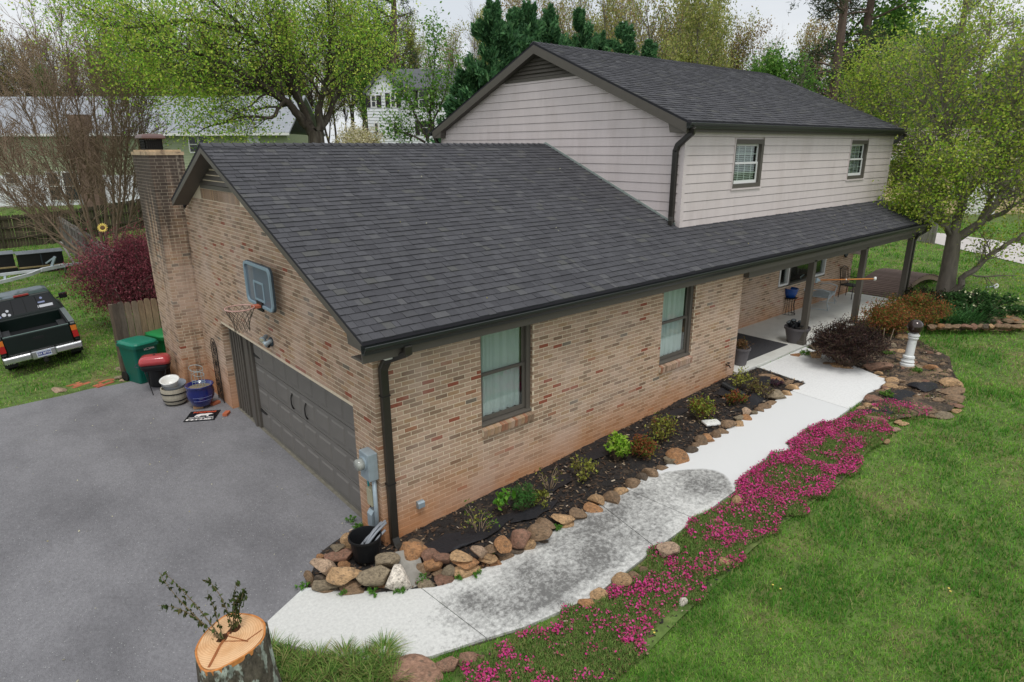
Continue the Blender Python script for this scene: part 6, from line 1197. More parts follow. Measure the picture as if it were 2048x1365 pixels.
x = N.new('ShaderNodeMix'); x.data_type = 'RGBA'; q_ = N.new('ShaderNodeMath'); q_.operation = 'MULTIPLY'; q_.inputs[1].default_value = .32; L(wv.outputs['Fac'], q_.inputs[0]); L(q_.outputs[0], x.inputs['Factor']); L(c, x.inputs['A']); x.inputs['B'].default_value = (*lin(168, 106, 60), 1); L(x.outputs['Result'], b.inputs['Base Color'])
V = [(0, 0, 1.05)]; 
for s_ in (.25, .5, .75, .93):
    for i in range(72): V.append((lp[i][0]*s_, lp[i][1]*s_, 1.05+.004*math.sin(i*.3+s_*9)))
F = [(0, 1+i, 1+(i+1) % 72) for i in range(72)]+[(1+k*72+i, 1+(k+1)*72+i, 1+(k+1)*72+(i+1) % 72, 1+k*72+(i+1) % 72) for k in range(3) for i in range(72)]
MB().add(V, F).build('cut_face', M_cut, stp)
V = []; 
for s_, z in ((.93, 1.049), (.965, 1.056), (.99, 1.05), (.985, 1.0)):
    for i in range(72): V.append((lp[i][0]*s_, lp[i][1]*s_, z))
MB().add(V, [(k*72+i, (k+1)*72+i, (k+1)*72+(i+1) % 72, k*72+(i+1) % 72) for k in range(3) for i in range(72)]).build('sapwood_rim', mat('rim_wood', lin(196, 128, 70), .8, .3, 20), stp)
m = MB()
def crack(pts, w): 
    for p, q2 in zip(pts[:-1], pts[1:]): m.bar((*p, 1.0525), (*q2, 1.0525), w, .006)
crack([(-.27, -.24), (-.10, -.02), (.02, .10)], .022); crack([(-.02, .06), (.08, -.10), (.11, -.15)], .008); crack([(-.06, -.0), (.10, -.13), (.27, -.08)], .006)
m.build('saw_line', mat('saw_brown', lin(150, 92, 54), .9, .3, 20), stp)
for (x_, y_, sx, sy) in ((-.06, .05, .075, .05), (.06, .10, .085, .055)): o = link('rotten_hollow', ROCKS[1].copy(), stp, (x_, y_, 1.045), (0, 0, .5), (sx, sy, .022)); o.data.materials.clear(); o.data.materials.append(mat('rot_fibre', lin(128, 72, 44), .95, .4, 30, lin(64, 56, 34), (.45, .6), 9, 1, 60))
# sprouts growing from the cut face
r = np.random.default_rng(17); segs = []; LP = []
SPR = [((-.07, .04), [(348, 1200), (318, 1145)], .45), ((-.08, .05), [(370, 1205), (316, 1212)], .3), ((-.07, .05), [(385, 1195), (330, 1147)], .5), ((-.06, .03), [(425, 1200), (416, 1190)], .3), ((.05, .10), [(450, 1190), (412, 1157)], .4), ((.06, .11), [(466, 1180), (475, 1162)], .4), ((.09, .11), [(482, 1190), (490, 1176)], .32), ((.07, .10), [(470, 1195), (480, 1190)], .22)]
spr = thing('stump_sprouts', 'leafy green shoots sprouting from the top of the stump', 'sprouts', (-2.55, -1.66, 1.05)); O_ = np.array([-2.55, -1.66, 1.05]); D0 = (O_-CAM)[:2]@FH
for (b0, uv, hz) in SPR:
    base = np.array([b0[0], b0[1], 0.]); tip = at_depth(*uv[1], D0+r.uniform(-.05, .35))-O_; mid = at_depth(*uv[0], D0+.08)-O_
    pts = [(1-t)**2*base+2*t*(1-t)*mid+t*t*tip for t in np.linspace(0, 1, 9)]
    for i in range(8): segs.append((pts[i], pts[i+1], .005*(1-i/9)+.0012, .005*(1-(i+1)/9)+.0012))
    for t in np.linspace(.02, 1, 30):
        i = min(int(t*8), 7); f = t*8-i; p = pts[i]*(1-f)+pts[i+1]*f
        if r.random() < .75:
            for _ in range(r.integers(1, 4)): LP.append(p+r.normal(0, .014, 3)+[0, 0, -.012])
V, F = tubes(segs, 5); link('stems', npmesh('stems', V, F, None, mat('green_stem', lin(110, 96, 70), .8)), spr, kind='stuff')
leafobj('foliage', np.array(LP), .058, [lin(66, 82, 40), lin(82, 98, 50), lin(54, 68, 36), lin(96, 92, 56)], [4, 3, 2, 1], r, spr, .5, .0, drop=np.array([0, 0, -.9]))
# ------------------------------------------------------------ plants
GP = 'young shrubs in the front bed'
LIME = [lin(150, 190, 60), lin(120, 165, 48), lin(176, 204, 90), lin(96, 130, 44)]; OLV = [lin(150, 158, 70), lin(120, 124, 56), lin(96, 92, 48), lin(176, 176, 86)]; NAN = [lin(150, 88, 56), lin(120, 110, 52), lin(96, 120, 50), lin(168, 104, 70)]
def pl(name, lab, u, v, rx, h, n, ls, pal, pw, seed, cat='shrub', **k): return shrub(name, lab, cat, tuple(on_ground(u, v, .03)), rx, h, n, ls, pal, pw, seed, **k)
pl('feathery_plant', 'soft feathery bright green plant by the brick wall', 1046, 1024, .21, .52, 2600, .05, [lin(84, 138, 62), lin(60, 108, 50), lin(104, 156, 84)], [3, 3, 1], 51, 'plant', asp=.14, stems=40, leafstart=.1, clump=.05, group=GP)
pl('hydrangea', 'bare stemmed plant with a few broad green leaves left of the feathery plant', 1010, 1030, .20, .50, 60, .10, [lin(92, 150, 50), lin(120, 170, 60)], [1, 1], 52, stems=9, leafstart=.5, asp=.7, group=GP)
pl('twiggy_shrub', 'nearly leafless twiggy shrub nearest the garage corner', 958, 1068, .30, .50, 90, .06, [lin(96, 128, 52), lin(150, 150, 70)], [1, 1], 53, stems=10, leafstart=.3, stemcol=mat('tan_twig', lin(140, 122, 100), .9), group=GP)
pl('small_shrub', 'small dull olive shrub right of the feathery plant', 1083, 1012, .16, .26, 420, .045, OLV, [2, 3, 2, 1], 54, group=GP, stems=12)
pl('twiggy_shrub', 'bare tan twigs rising close to the bricks', 1098, 982, .22, .5, 40, .05, OLV, [1, 1, 1, 1], 55, stems=12, leafstart=.4, group=GP, stemcol=bpy.data.materials['tan_twig'])
pl('azalea', 'thin yellow green azalea between bare twigs and the lime shrub', 1168, 962, .24, .42, 300, .06, OLV, [3, 2, 1, 3], 56, group=GP, stems=12, leafstart=.55)
pl('lime_shrub', 'bright lime green shrub with a small side shoot', 1232, 922, .24, .56, 620, .085, LIME, [3, 3, 2, 1], 57, group=GP, stems=14, clump=.08)
pl('nandina', 'rounded red and green nandina in front of the bricks', 1286, 918, .27, .42, 1500, .055, NAN, [3, 2, 3, 2], 58, group=GP, stems=26, leafstart=.2)
pl('azalea', 'leggy azalea with pale tips right behind the rounded nandina', 1327, 884, .30, .56, 700, .06, OLV+[lin(130, 86, 56)], [3, 2, 3, 2, 2], 59, group=GP, stems=20, leafstart=.3)
pl('azalea', 'upright azalea with bright yellow green side by the white stepping stone', 1398, 842, .27, .54, 950, .06, [lin(160, 176, 70), lin(120, 130, 54), lin(130, 84, 50), lin(100, 104, 48)], [3, 2, 2, 2], 60, group=GP, stems=20, leafstart=.25)
pl('nandina', 'low reddish shrub near the black fabric heap', 1473, 811, .25, .32, 900, .055, NAN, [3, 2, 2, 2], 61, group=GP, stems=20, leafstart=.2)
pl('azalea', 'sparse yellow green shrub standing over the black drain pipe', 1482, 780, .24, .50, 320, .06, OLV, [3, 2, 1, 3], 62, group=GP, stems=12, leafstart=.5)
pl('azalea', 'sparse brown shrub at the porch end of the bed', 1518, 792, .26, .42, 420, .05, [lin(120, 104, 66), lin(150, 150, 80), lin(96, 80, 54)], [3, 1, 2], 63, group=GP, stems=18, leafstart=.35)
pl('small_shrub', 'tiny purple leaved plant near the inner walk corner', 1552, 772, .15, .16, 240, .045, [lin(72, 52, 62), lin(96, 66, 78)], [1, 1], 64, group=GP, stems=10, leafstart=.2)
# right garden bed
pl('burgundy_bush', 'dense dark burgundy bush beside the clean walkway', 1690, 732, .88, 1.25, 22000, .055, [lin(66, 48, 46), lin(86, 62, 56), lin(52, 42, 42), lin(92, 80, 62), lin(60, 60, 46)], [4, 3, 3, 1, 1], 71, 'bush', stems=150, leafstart=.05, clump=.05, asp=.4)
nn_ = [lin(166, 104, 66), lin(146, 84, 56), lin(124, 122, 56), lin(96, 116, 50), lin(180, 128, 78)]
shrub('nandina', 'large orange red nandina left part of the pair by the second post', 'bush', tuple(on_ground(1768, 668)), .85, 1.0, 7500, .06, nn_, [4, 3, 3, 4, 2], 72, 70, leafstart=.0, clump=.07)
shrub('nandina', 'large orange and green nandina in front of the end post', 'bush', tuple(on_ground(1822, 652)), 1.0, 1.05, 9000, .065, nn_, [3, 2, 3, 4, 2], 73, 80, leafstart=.0, clump=.07)
shrub('dark_shrub', 'dark green shrub between the end post and the tree', 'bush', tuple(on_ground(1850, 618)), .9, .75, 4500, .07, [lin(58, 66, 42), lin(78, 66, 48), lin(46, 52, 36)], [3, 2, 2], 74, 34, leafstart=.2, clump=.07)
# strappy leaves below the tree
def straps(name, lab, loc, n, L, w, pal, seed, cat='plant', rad=.25, stuff=False):
    r = np.random.default_rng(seed); V = []; C = []; pal = np.array(pal)
    for i in range(n):
        a = r.uniform(0, 6.283); q = rad*math.sqrt(r.random()); p = np.array([q*math.cos(a), q*math.sin(a), 0]); a2 = a+r.normal(0, .6); d = np.array([math.cos(a2), math.sin(a2), 0]); s_ = np.array([-d[1], d[0], 0])*w*.5; l = L*r.uniform(.6, 1.1); el = r.uniform(.7, 1.5); c = pal[r.integers(len(pal))]*r.uniform(.75, 1.2); pts = []
        for k in range(5): t = k/4; pts.append(p+d*(l*math.cos(el)*t+l*.35*t*t)+np.array([0, 0, 1])*(l*math.sin(el)*t-l*.55*t*t*(1.3-el*.5)))
        for k in range(4): w0, w1 = 1-.8*(k/4)**2, 1-.8*((k+1)/4)**2; V += [pts[k]-s_*w0, pts[k]+s_*w0, pts[k+1]+s_*w1, pts[k+1]-s_*w1]; C.append(c)
    V = np.array(V); t_ = thing(name, lab, cat, loc); link('leaf_blades', npmesh('leaf_blades', V, np.arange(len(V)).reshape(-1, 4), np.array(C), M_leaf), t_); return t_
DL = [lin(70, 116, 62), lin(92, 138, 78), lin(56, 96, 52)]
straps('daylily', 'clump of long strappy green leaves under the tree', tuple(on_ground(1884, 648)), 150, .75, .035, DL, 81, rad=.4); straps('daylily', 'strappy green clump further right under the tree', tuple(on_ground(1922, 645)), 190, .8, .035, DL, 82, rad=.6); straps('daylily', 'strappy clump against the stacked wall, right of the middle', tuple(on_ground(1946, 640)), 150, .7, .035, DL, 83, rad=.5)
t_ = shrub('white_flowering_shrub', 'leafy green shrub with small white flowers beside the tree', 'bush', tuple(on_ground(1958, 632)), 1.25, .8, 5200, .085, [lin(60, 96, 50), lin(80, 118, 62), lin(48, 80, 44)], [3, 2, 2], 84, 40, leafstart=.2, clump=.06)
r = np.random.default_rng(85); n = 60; a = r.uniform(0, 6.28, n); q = 1.15*np.sqrt(r.random(n)); Pp = np.stack([q*np.cos(a), q*np.sin(a), .78*np.sqrt(1-(q/1.35)**2)+r.uniform(-.1, .05, n)], 1); leafobj('flowers', Pp, .065, [lin(222, 220, 176), lin(206, 210, 170)], [1, 1], r, t_, .9, 1.0, M_petal, kind='stuff')
# small weeds and herbs in the right bed
for i, (u, v, lab) in enumerate(((1774, 712, 'low lime green tuft beside the two stakes'), (1834, 748, 'small green tuft right of the white column'), (1772, 795, 'small bright herb beside the walkway edge stones'), (1612, 712, 'tiny green weed by the porch corner'))):
    shrub('small_herb', lab, 'plant', tuple(on_ground(u, v, .03)), .16, .16, 220, .05, [lin(110, 150, 60), lin(90, 130, 56)], [1, 1], 90+i, 10, leafstart=.1)
# grass tufts by the stump and weeds along the wall foot
LG = [lin(112, 152, 66), lin(136, 168, 82), lin(88, 130, 54), lin(166, 166, 104), lin(116, 110, 70)]
TU = [(575, 1312), (610, 1330), (640, 1318), (668, 1340), (700, 1325), (735, 1318), (765, 1322), (600, 1352), (650, 1362), (710, 1355), (750, 1350), (782, 1335), (560, 1340), (690, 1310), (725, 1345), (575, 1375), (620, 1385), (680, 1385), (740, 1380), (790, 1360), (770, 1300), (545, 1300)]
TW = ['near the stump side', 'in the middle of the patch', 'toward the brown slab']
for i, (u, v) in enumerate(TU):
    c_ = straps('grass_clump', 'clump of arching ornamental grass between the stump and the walkway', tuple(on_ground(u, v+10)), 150, .27, .009, LG, 100+i, 'ornamental grass', rad=.07); c_['group'] = 'ornamental grass clumps by the stump'
LW = [(606, 1178), (745, 1190), (800, 1183), (925, 1160), (985, 1108), (1115, 1063), (1130, 1050), (950, 1150), (845, 1163), (690, 1190), (700, 1045), (715, 1060)]
for i, (u, v) in enumerate(LW):
    c_ = shrub('weed', 'small bright green weed at the foot of the border stones', 'weed', tuple(on_ground(u, v, .03)), .10, .09, 150, .035, [lin(84, 136, 50), lin(104, 150, 62)], [1, 1], 140+i, 8, group='weeds along the stone border', leafstart=.1)
for i, (u, v) in enumerate([(1308, 1273), (1896, 1184), (1545, 1177), (1560, 1185), (1899, 1190), (1540, 1073), (1305, 1267), (1208, 1362)]):
    p = on_ground(u, v, .0); d = thing('dandelion', 'tiny yellow dandelion flower in the front lawn', 'flower', tuple(p), 0, 'dandelions in the front lawn'); MB().tube([(0, 0, 0), (0, 0, .05)], .003, 4).build('stem', bpy.data.materials['green_stem'], d); MB().lathe([(0, .045), (.011, .05), (.013, .056), (0, .06)], n=9).build('flower_head', bpy.data.materials['yellow_petal'], d)
# sparse weeds over the right bed
r = np.random.default_rng(91); Pn = np.array(RBED); lo, hi = Pn.min(0), Pn.max(0); p = r.uniform(lo, hi, (26000, 2)); k = inpoly(p[:, 0], p[:, 1], RBED) & (vnoise(p[:, 0], p[:, 1], 2.2, 31)+.35*vnoise(p[:, 0], p[:, 1], 9, 32) > .66); p = p[k]; n = len(p)
V = bladeverts(np.stack([p[:, 0], p[:, 1], G(p[:, 0], p[:, 1])+.04], 1), r.uniform(.03, .09, n), r.uniform(.012, .022, n), r.uniform(0, 6.28, n), r.uniform(.1, .9, n), r); pal = np.array([lin(104, 138, 62), lin(128, 150, 80), lin(130, 118, 84), lin(84, 110, 52)]); link('bed_weeds', npmesh('bed_weeds', V, np.arange(3*n).reshape(-1, 3), pal[r.integers(0, 4, n)]*r.uniform(.8, 1.2, n)[:, None], M_leaf), kind='stuff')
# fallen petals and chips on the roof and drive
r = np.random.default_rng(77); fp_ = []
for _ in range(46): x_ = r.uniform(.3, 19); y_ = r.uniform(-.2, 5 if x_ < 8 else 1); fp_.append((x_, y_, zroof(y_)+.022))
for _ in range(70): fp_.append((r.uniform(-4, -.2), r.uniform(-.2, 9), .02))
leafobj('fallen_petals', np.array(fp_), .035, [lin(206, 202, 170), lin(180, 170, 110)], [2, 1], r, None, .6, 3, kind='stuff')
# ------------------------------------------------------------ trees
M_barkd = mat('dark_bark', lin(74, 66, 58), .95, .35, 7, lin(104, 98, 88), (.5, .68), 3, .8, 14, stretch=(1, 1, .3)); M_barkg = mat('grey_bark', lin(130, 122, 112), .95, .3, 6, bump=.6, bscale=12, stretch=(1, 1, .3)); M_barkb = mat('brown_bark', lin(140, 120, 102), .9, .25, 6); M_pineb = mat('pine_bark', lin(104, 88, 78), .95, .35, 5, bump=.8, bscale=9, stretch=(1, 1, .35))
nrm = lambda v: v/(np.linalg.norm(v)+1e-9)
def grow(r, p, d, L, rad, lev, P, S, TP):
    n = max(3, int(P['n'][min(lev, len(P['n'])-1)])); st = L/n; mx_ = P['max']; pts = []
    for i in range(n):
        d = nrm(d+r.normal(0, P['wig'], 3)+np.array([0, 0, P['up']])*(1 if lev else .4)); q = p+d*st; r0, r1 = rad*(1-.75*i/n), rad*(1-.75*(i+1)/n); S.append((p, q, r0, r1))
        if lev < mx_ and (i+1)/n > P['start'][min(lev, len(P['start'])-1)]:
            for _ in range(P['kids'][min(lev, len(P['kids'])-1)]):
                if r.random() > P.get('prob', .9): continue
                a = nrm(np.cross(d, r.normal(size=3))); an = math.radians(r.uniform(*P['ang'])); grow(r, p+(q-p)*r.random(), nrm(d*math.cos(an)+a*math.sin(an)), L*r.uniform(*P['ratio'])*(1-.45*i/n), r1*.62, lev+1, P, S, TP)
        if lev >= mx_-P.get('leaflev', 0): TP.append((p, q))
        p = q
def limb(r, pts, r0, r1, P, S, TP, kids=3, L=2.4, start=.25, sub=6, lev0=1):
    pts = [np.array(p, float) for p in pts]; seg = []
    for a, b_ in zip(pts[:-1], pts[1:]):
        for k in range(sub): seg.append(a+(b_-a)*k/sub)
    seg.append(pts[-1]); N_ = len(seg); seg = [s_+r.normal(0, .05, 3)*(0 < i) for i, s_ in enumerate(seg)]
    sm = [seg[0]]+[(seg[i-1]+seg[i]*2+seg[i+1])/4 for i in range(1, N_-1)]+[seg[-1]]
    for i in range(N_-1):
        t0, t1 = i/(N_-1), (i+1)/(N_-1); S.append((sm[i], sm[i+1], r0+(r1-r0)*t0, r0+(r1-r0)*t1))
        if t0 > start:
            d = nrm(sm[i+1]-sm[i])
            for _ in range(kids):
                a = nrm(np.cross(d, r.normal(size=3))); an = math.radians(r.uniform(*P['ang'])); grow(r, sm[i]+(sm[i+1]-sm[i])*r.random(), nrm(d*math.cos(an)+a*math.sin(an)+np.array([0, 0, .15])), L*r.uniform(.6, 1.2)*(1-.35*t0), max(.012, (r0+(r1-r0)*t0)*.35), lev0, P, S, TP)
def leaves_on(r, TP, n, spread):
    A = np.array([t[0] for t in TP]); B = np.array([t[1] for t in TP]); i = r.integers(0, len(A), n); f = r.random(n)[:, None]; return A[i]*(1-f)+B[i]*f+r.normal(0, spread, (n, 3))
def tree_obj(name, label, cat, loc, S, TP, nl, ls, pal, pw, seed, bark, spread=.18, asp=.6, group=None, k=6, drop=None, rel=True):
    r = np.random.default_rng(seed+500); t_ = thing(name, label, cat, loc, 0, group); O_ = np.array(loc, float) if rel else np.zeros(3)
    V, F = tubes(S, k); link('trunk', npmesh('trunk', V-O_, F, None, bark, True), t_)
    if nl: P = leaves_on(r, TP, nl, spread)-O_; leafobj('crown', P, ls, pal, pw, r, t_, asp, drop=drop)
    return t_
YG = [lin(176, 206, 80), lin(152, 194, 70), lin(128, 174, 64), lin(206, 214, 100), lin(104, 146, 56)]
# large spring tree behind the garage roof
D0 = 27.; A3 = lambda u, v, dd=0: at_depth(u, v, D0+dd)
b0 = A3(636, 292); b0 = np.array([b0[0], b0[1], float(T(b0[0], b0[1]))]); r = np.random.default_rng(201); S = []; TP = []
PB = dict(n=(5, 5, 4), wig=.17, up=.05, max=3, start=(.15, .2, .2), kids=(2, 2, 1), ang=(28, 70), ratio=(.5, .75), prob=.85, leaflev=1)
S.append((b0, A3(634, 300), .45, .34)); S.append((A3(634, 300), A3(632, 268), .34, .30))
for pts, r0, r1, kd, L0 in (([A3(630, 272), A3(606, 240), A3(560, 190, -.5), A3(480, 145, -1.5), A3(390, 108, -2.5), A3(300, 92, -3)], .21, .035, 2, 3.0), ([A3(565, 196, -.4), A3(500, 172, -.8), A3(430, 150, 0), A3(350, 150, .6), A3(270, 175, 1)], .10, .02, 2, 2.6), ([A3(626, 262), A3(600, 200, .5), A3(575, 120, 1), A3(540, 40, 1.2), A3(515, -60, 1)], .17, .04, 2, 3.2), ([A3(636, 262), A3(640, 210), A3(655, 140, -.5), A3(662, 70, -.8), A3(650, -30, -.5)], .15, .035, 2, 3.0), ([A3(600, 205, .5), A3(560, 130, -.6), A3(480, 50, -1.5), A3(400, -20, -2)], .13, .03, 2, 3.0), ([A3(640, 262), A3(668, 200, 1), A3(715, 130, 1.5), A3(750, 50, 2)], .13, .03, 2, 2.8), ([A3(570, 200, -.4), A3(540, 235, -1.2), A3(470, 235, -1.6), A3(400, 262, -2)], .09, .02, 1, 1.6), ([A3(480, 60, -1.5), A3(380, 40, -2), A3(260, 60, -2), A3(180, 40, -2)], .10, .03, 2, 2.8)):
    limb(r, pts, r0, r1, PB, S, TP, kd, L0)
tree_obj('spring_tree', 'large many limbed tree with fresh yellow green leaves behind the garage roof', 'tree', tuple(b0), S, TP, 62000, .10, YG, [4, 3, 2, 3, 1], 201, M_barkd, .5)
# tree by the end of the porch
D0 = depth_t = float((np.array([21.0, -.84])-CAM[:2])@FH); b0 = np.array([21.0, -.84, .5]); r = np.random.default_rng(202); S = []; TP = []
S += [(b0, A3(1894, 560), .34, .26), (A3(1894, 562), A3(1903, 505), .26, .235), (A3(1903, 507), A3(1908, 470), .235, .21)]
for pts, r0, r1, kd, L0 in (([A3(1905, 480), A3(1878, 430, .3), A3(1856, 370, 1.2), A3(1830, 310, 2.2), A3(1790, 250, 3.2), A3(1750, 190, 4.2), A3(1720, 160, 4.6)], .15, .025, 3, 1.7), ([A3(1907, 478), A3(1925, 400), A3(1905, 300, .3), A3(1885, 200, .5), A3(1885, 90, .4)], .16, .03, 3, 2.3), ([A3(1908, 482), A3(1970, 440, -.2), A3(2010, 370, .2), A3(2060, 300, .5), A3(2110, 220, .8)], .15, .03, 3, 2.3), ([A3(1896, 598, -.2), A3(1925, 560, -.5), A3(1990, 502, -.9), A3(2060, 462, -1.2), A3(2120, 450, -1.4)], .12, .03, 1, 1.3), ([A3(1920, 405), A3(1985, 330, -.8), A3(2030, 220, -1.2), A3(2050, 100, -1.2)], .14, .03, 3, 2.3), ([A3(1890, 455), A3(1858, 428, -.3), A3(1825, 418, -.4), A3(1795, 412, -.4)], .06, .012, 2, .7), ([A3(1905, 310, .6), A3(1860, 230, 2), A3(1815, 170, 3), A3(1780, 130, 4)], .10, .02, 3, 1.7), ([A3(1870, 400, .6), A3(1830, 370, 1.8), A3(1800, 340, 2.6)], .08, .02, 3, 1.1), ([A3(1975, 440, -.2), A3(2030, 410, -1.), A3(2090, 390, -1.4)], .09, .02, 3, 1.8), ([A3(1950, 250, .3), A3(1960, 130, .8), A3(1990, 20, .9)], .09, .02, 3, 2.2), ([A3(1960, 445), A3(1990, 385, -.8), A3(2000, 310, -1.2), A3(2020, 240, -1.5)], .09, .02, 3, 1.8), ([A3(1915, 440), A3(1930, 390, -1.2), A3(1920, 330, -1.8)], .08, .02, 3, 1.5), ([A3(1900, 470), A3(1875, 440, -.9), A3(1860, 400, -1.3), A3(1865, 340, -1.5)], .07, .02, 3, 1.2)):
    limb(r, pts, r0, r1, PB, S, TP, kd, L0)
PT = [lin(170, 194, 72), lin(140, 176, 62), lin(190, 200, 90), lin(110, 146, 54), lin(150, 146, 86)]
tree_obj('leafing_tree', 'broad crowned tree just leafing out beside the far end of the porch', 'tree', tuple(b0), S, TP, 44000, .095, PT, [4, 3, 3, 1, 1], 202, M_barkg, .27)
# bare multi-stem tree behind the grey fence
p0 = at_depth(206, 480, 28); b0 = np.array([p0[0], p0[1], float(T(p0[0], p0[1]))]); r = np.random.default_rng(203); S = []; TP = []; D0 = 28.
PC = dict(n=(5, 4, 4, 3), wig=.12, up=.05, max=4, start=(.1, .1, .1, .1), kids=(3, 2, 2, 1), ang=(14, 46), ratio=(.5, .8), prob=.72)
for (u, v, dd) in ((-30, 240, 1), (20, 150, -1), (70, 80, 1), (120, 50, -1), (165, 40, 1), (215, 60, -1), (260, 110, 1), (290, 190, -1), (10, 330, -.5), (-60, 310, .5), (90, 180, -2), (240, 200, -2)):
    e_ = A3(u, v, dd); m1 = b0+(e_-b0)*[.42, .42, .30]; limb(r, [b0+r.normal(0, .12, 3)*[1, 1, 0], m1, b0+(e_-b0)*[.74, .74, .66], e_], .075, .010, PC, S, TP, 3, 2.1, .38 if v > 300 else .3, 6, 2)
S = [(a, b_, max(q1, .008), max(q2, .007)) for a, b_, q1, q2 in S]
print('bare segs', len(S))
tree_obj('bare_tree', 'wide bare brown multi stemmed tree behind the grey plank fence', 'tree', tuple(b0), S, TP, 0, .1, None, None, 203, M_barkb, k=4)
# red japanese maple
p0 = at_depth(300, 640, 19.6); b0 = np.array([p0[0], p0[1], 0.]); r = np.random.default_rng(204); S = []; TP = []
for i in range(26):
    a = r.uniform(0, 6.283); R0 = 1.65*math.sqrt(r.uniform(.15, 1)); h = r.uniform(1.7, 3.4)*(1-.25*(R0/2)**2); e_ = b0+np.array([R0*math.cos(a), R0*math.sin(a), h*.72]); mm_ = b0+np.array([R0*.5*math.cos(a), R0*.5*math.sin(a), h]); limb(r, [b0, b0+np.array([.1*math.cos(a), .1*math.sin(a), .7]), mm_, e_], .035, .008, dict(n=(4, 4), wig=.2, up=-.06, max=2, start=(.1,), kids=(2, 2), ang=(30, 80), ratio=(.5, .8), prob=.9), S, TP, 2, 1.1, .3, 3)
tree_obj('red_maple', 'weeping dark red leaved maple by the wooden fence', 'tree', tuple(b0), S, TP, 60000, .07, [lin(150, 78, 90), lin(114, 56, 66), lin(172, 98, 108), lin(88, 46, 54)], [3, 3, 2, 2], 204, M_barkd, .17, .35, drop=np.array([0, 0, -.8]))
shrub('red_shrub', 'small bright magenta red shrub behind the maple', 'bush', tuple(at_depth(258, 455, 29)*[1, 1, 0]), .9, 2.0, 3000, .09, [lin(128, 50, 76), lin(104, 44, 60)], [1, 1], 205, 24, leafstart=.3)
# leyland cypress row
def cypress_mesh(seed, H=13, R=3.1, n=20000):
    r = np.random.default_rng(seed); f = r.random(n)**.75; z = .3+(H-.3)*f; R_ = R*(1-f)**.72*(1+.0*f)+.06; nb = 120; bi = r.integers(0, nb, n); ba = np.random.default_rng(seed+1).uniform(0, 6.283, nb); bz = np.random.default_rng(seed+2).random(nb)**.8; bl = np.random.default_rng(seed+3).uniform(.55, 1.25, nb)
    zc_ = .3+(H-.3)*bz[bi]; RR = (R*(1-bz[bi])**.72+.08)*bl[bi]; t = np.sqrt(r.random(n)); a = ba[bi]+r.normal(0, .16, n)/(t+.15)*.6; rad = RR*t; zz_ = zc_+rad*.55+r.normal(0, .14, n)-.1
    P = np.stack([rad*np.cos(a), rad*np.sin(a), np.minimum(zz_, H)], 1); dr = np.stack([np.cos(a)*.5, np.sin(a)*.5, np.full(n, .95)], 1); V = leafquads(P, .42, r, .30, .0, dr); pal = np.array([lin(72, 114, 74), lin(92, 138, 88), lin(56, 92, 60), lin(112, 154, 100)]); c = pal[r.choice(4, n, p=[.35, .3, .2, .15])]*r.uniform(.8, 1.2, n)[:, None]
    return npmesh('crown', V, np.arange(4*n).reshape(-1, 4), c, M_leaf)
CM = [cypress_mesh(s_) for s_ in (301, 302, 303)]; V_, F_ = tubes([(np.zeros(3), np.array([0, 0, 6.]), .2, .12), (np.array([0, 0, 6.]), np.array([0, 0, 12.5]), .12, .03)], 6); TM = npmesh('trunk', V_, F_, None, M_barkd)
for i, (u, v, D, lab) in enumerate(((984, -2, 33, 'tallest dark cypress, first of the row at the gable peak'), (940, 130, 33.5, 'short dark cypress left of the row beside the white house'), (1030, 22, 36, 'dark cypress right behind the tall first one'), (1056, 2, 38, 'slim dark cypress with pointed top, third spire from the gable'), (1103, 14, 40, 'dark cypress in the middle of the row above the ridge'), (1160, 22, 41, 'dark cypress right of the middle above the ridge'), (1205, 62, 42, 'lower dark cypress between two taller ones above the ridge'), (1248, 48, 43, 'dark cypress second from the right end of the row'), (1296, 84, 44, 'shortest dark cypress at the right end of the row'))):
    p = at_depth(u, v, D); g = float(T(p[0], p[1])); h = (p[2]-g)/13; t_ = thing('cypress_tree', lab, 'cypress tree', (p[0], p[1], g), i*1.3, 'row of dark cypresses behind the house'); link('trunk', TM, t_, scale=(1, 1, h)); link('crown', CM[i % 3], t_, scale=(1.0+.1*(i % 3), 1.0, h))
# generic broadleaf meshes
def gen_tree(seed, H, P, nl, ls, pal, pw, spread, bark, trunks=1, r0=.22, lean=.1, k=5):
    r = np.random.default_rng(seed); S = []; TP = []
    for i in range(trunks): d = nrm(np.array([r.normal(0, lean), r.normal(0, lean), 1.])); grow(r, r.normal(0, .15, 3)*[1, 1, 0], d, H*.8, r0, 0, P, S, TP)
    V, F = tubes(S, k); zt = max(s_[1][2] for s_ in S); V = V*(H/zt); tm = npmesh('trunk', V, F, None, bark, True); cmesh = None
    if nl: Pp = leaves_on(r, TP, nl, spread)*(H/zt); V2 = leafquads(Pp, ls, r, .6, .3); pal = np.array(pal); c = pal[r.choice(len(pal), nl, p=np.array(pw)/sum(pw))]*r.uniform(.75, 1.25, nl)[:, None]; cmesh = npmesh('crown', V2, np.arange(4*nl).reshape(-1, 4), c, M_leaf)
    return tm, cmesh
PF = dict(n=(9, 5, 4, 3), wig=.10, up=.06, max=3, start=(.25, .15, .15), kids=(3, 2, 1), ang=(22, 60), ratio=(.34, .55), prob=.85, leaflev=1)
PW = [lin(172, 176, 98), lin(150, 160, 84), lin(190, 182, 116), lin(128, 142, 76)]; GG = [lin(96, 140, 60), lin(116, 158, 72), lin(76, 116, 52), lin(136, 170, 84)]; OR = [lin(166, 140, 92), lin(150, 128, 90), lin(176, 156, 96)]
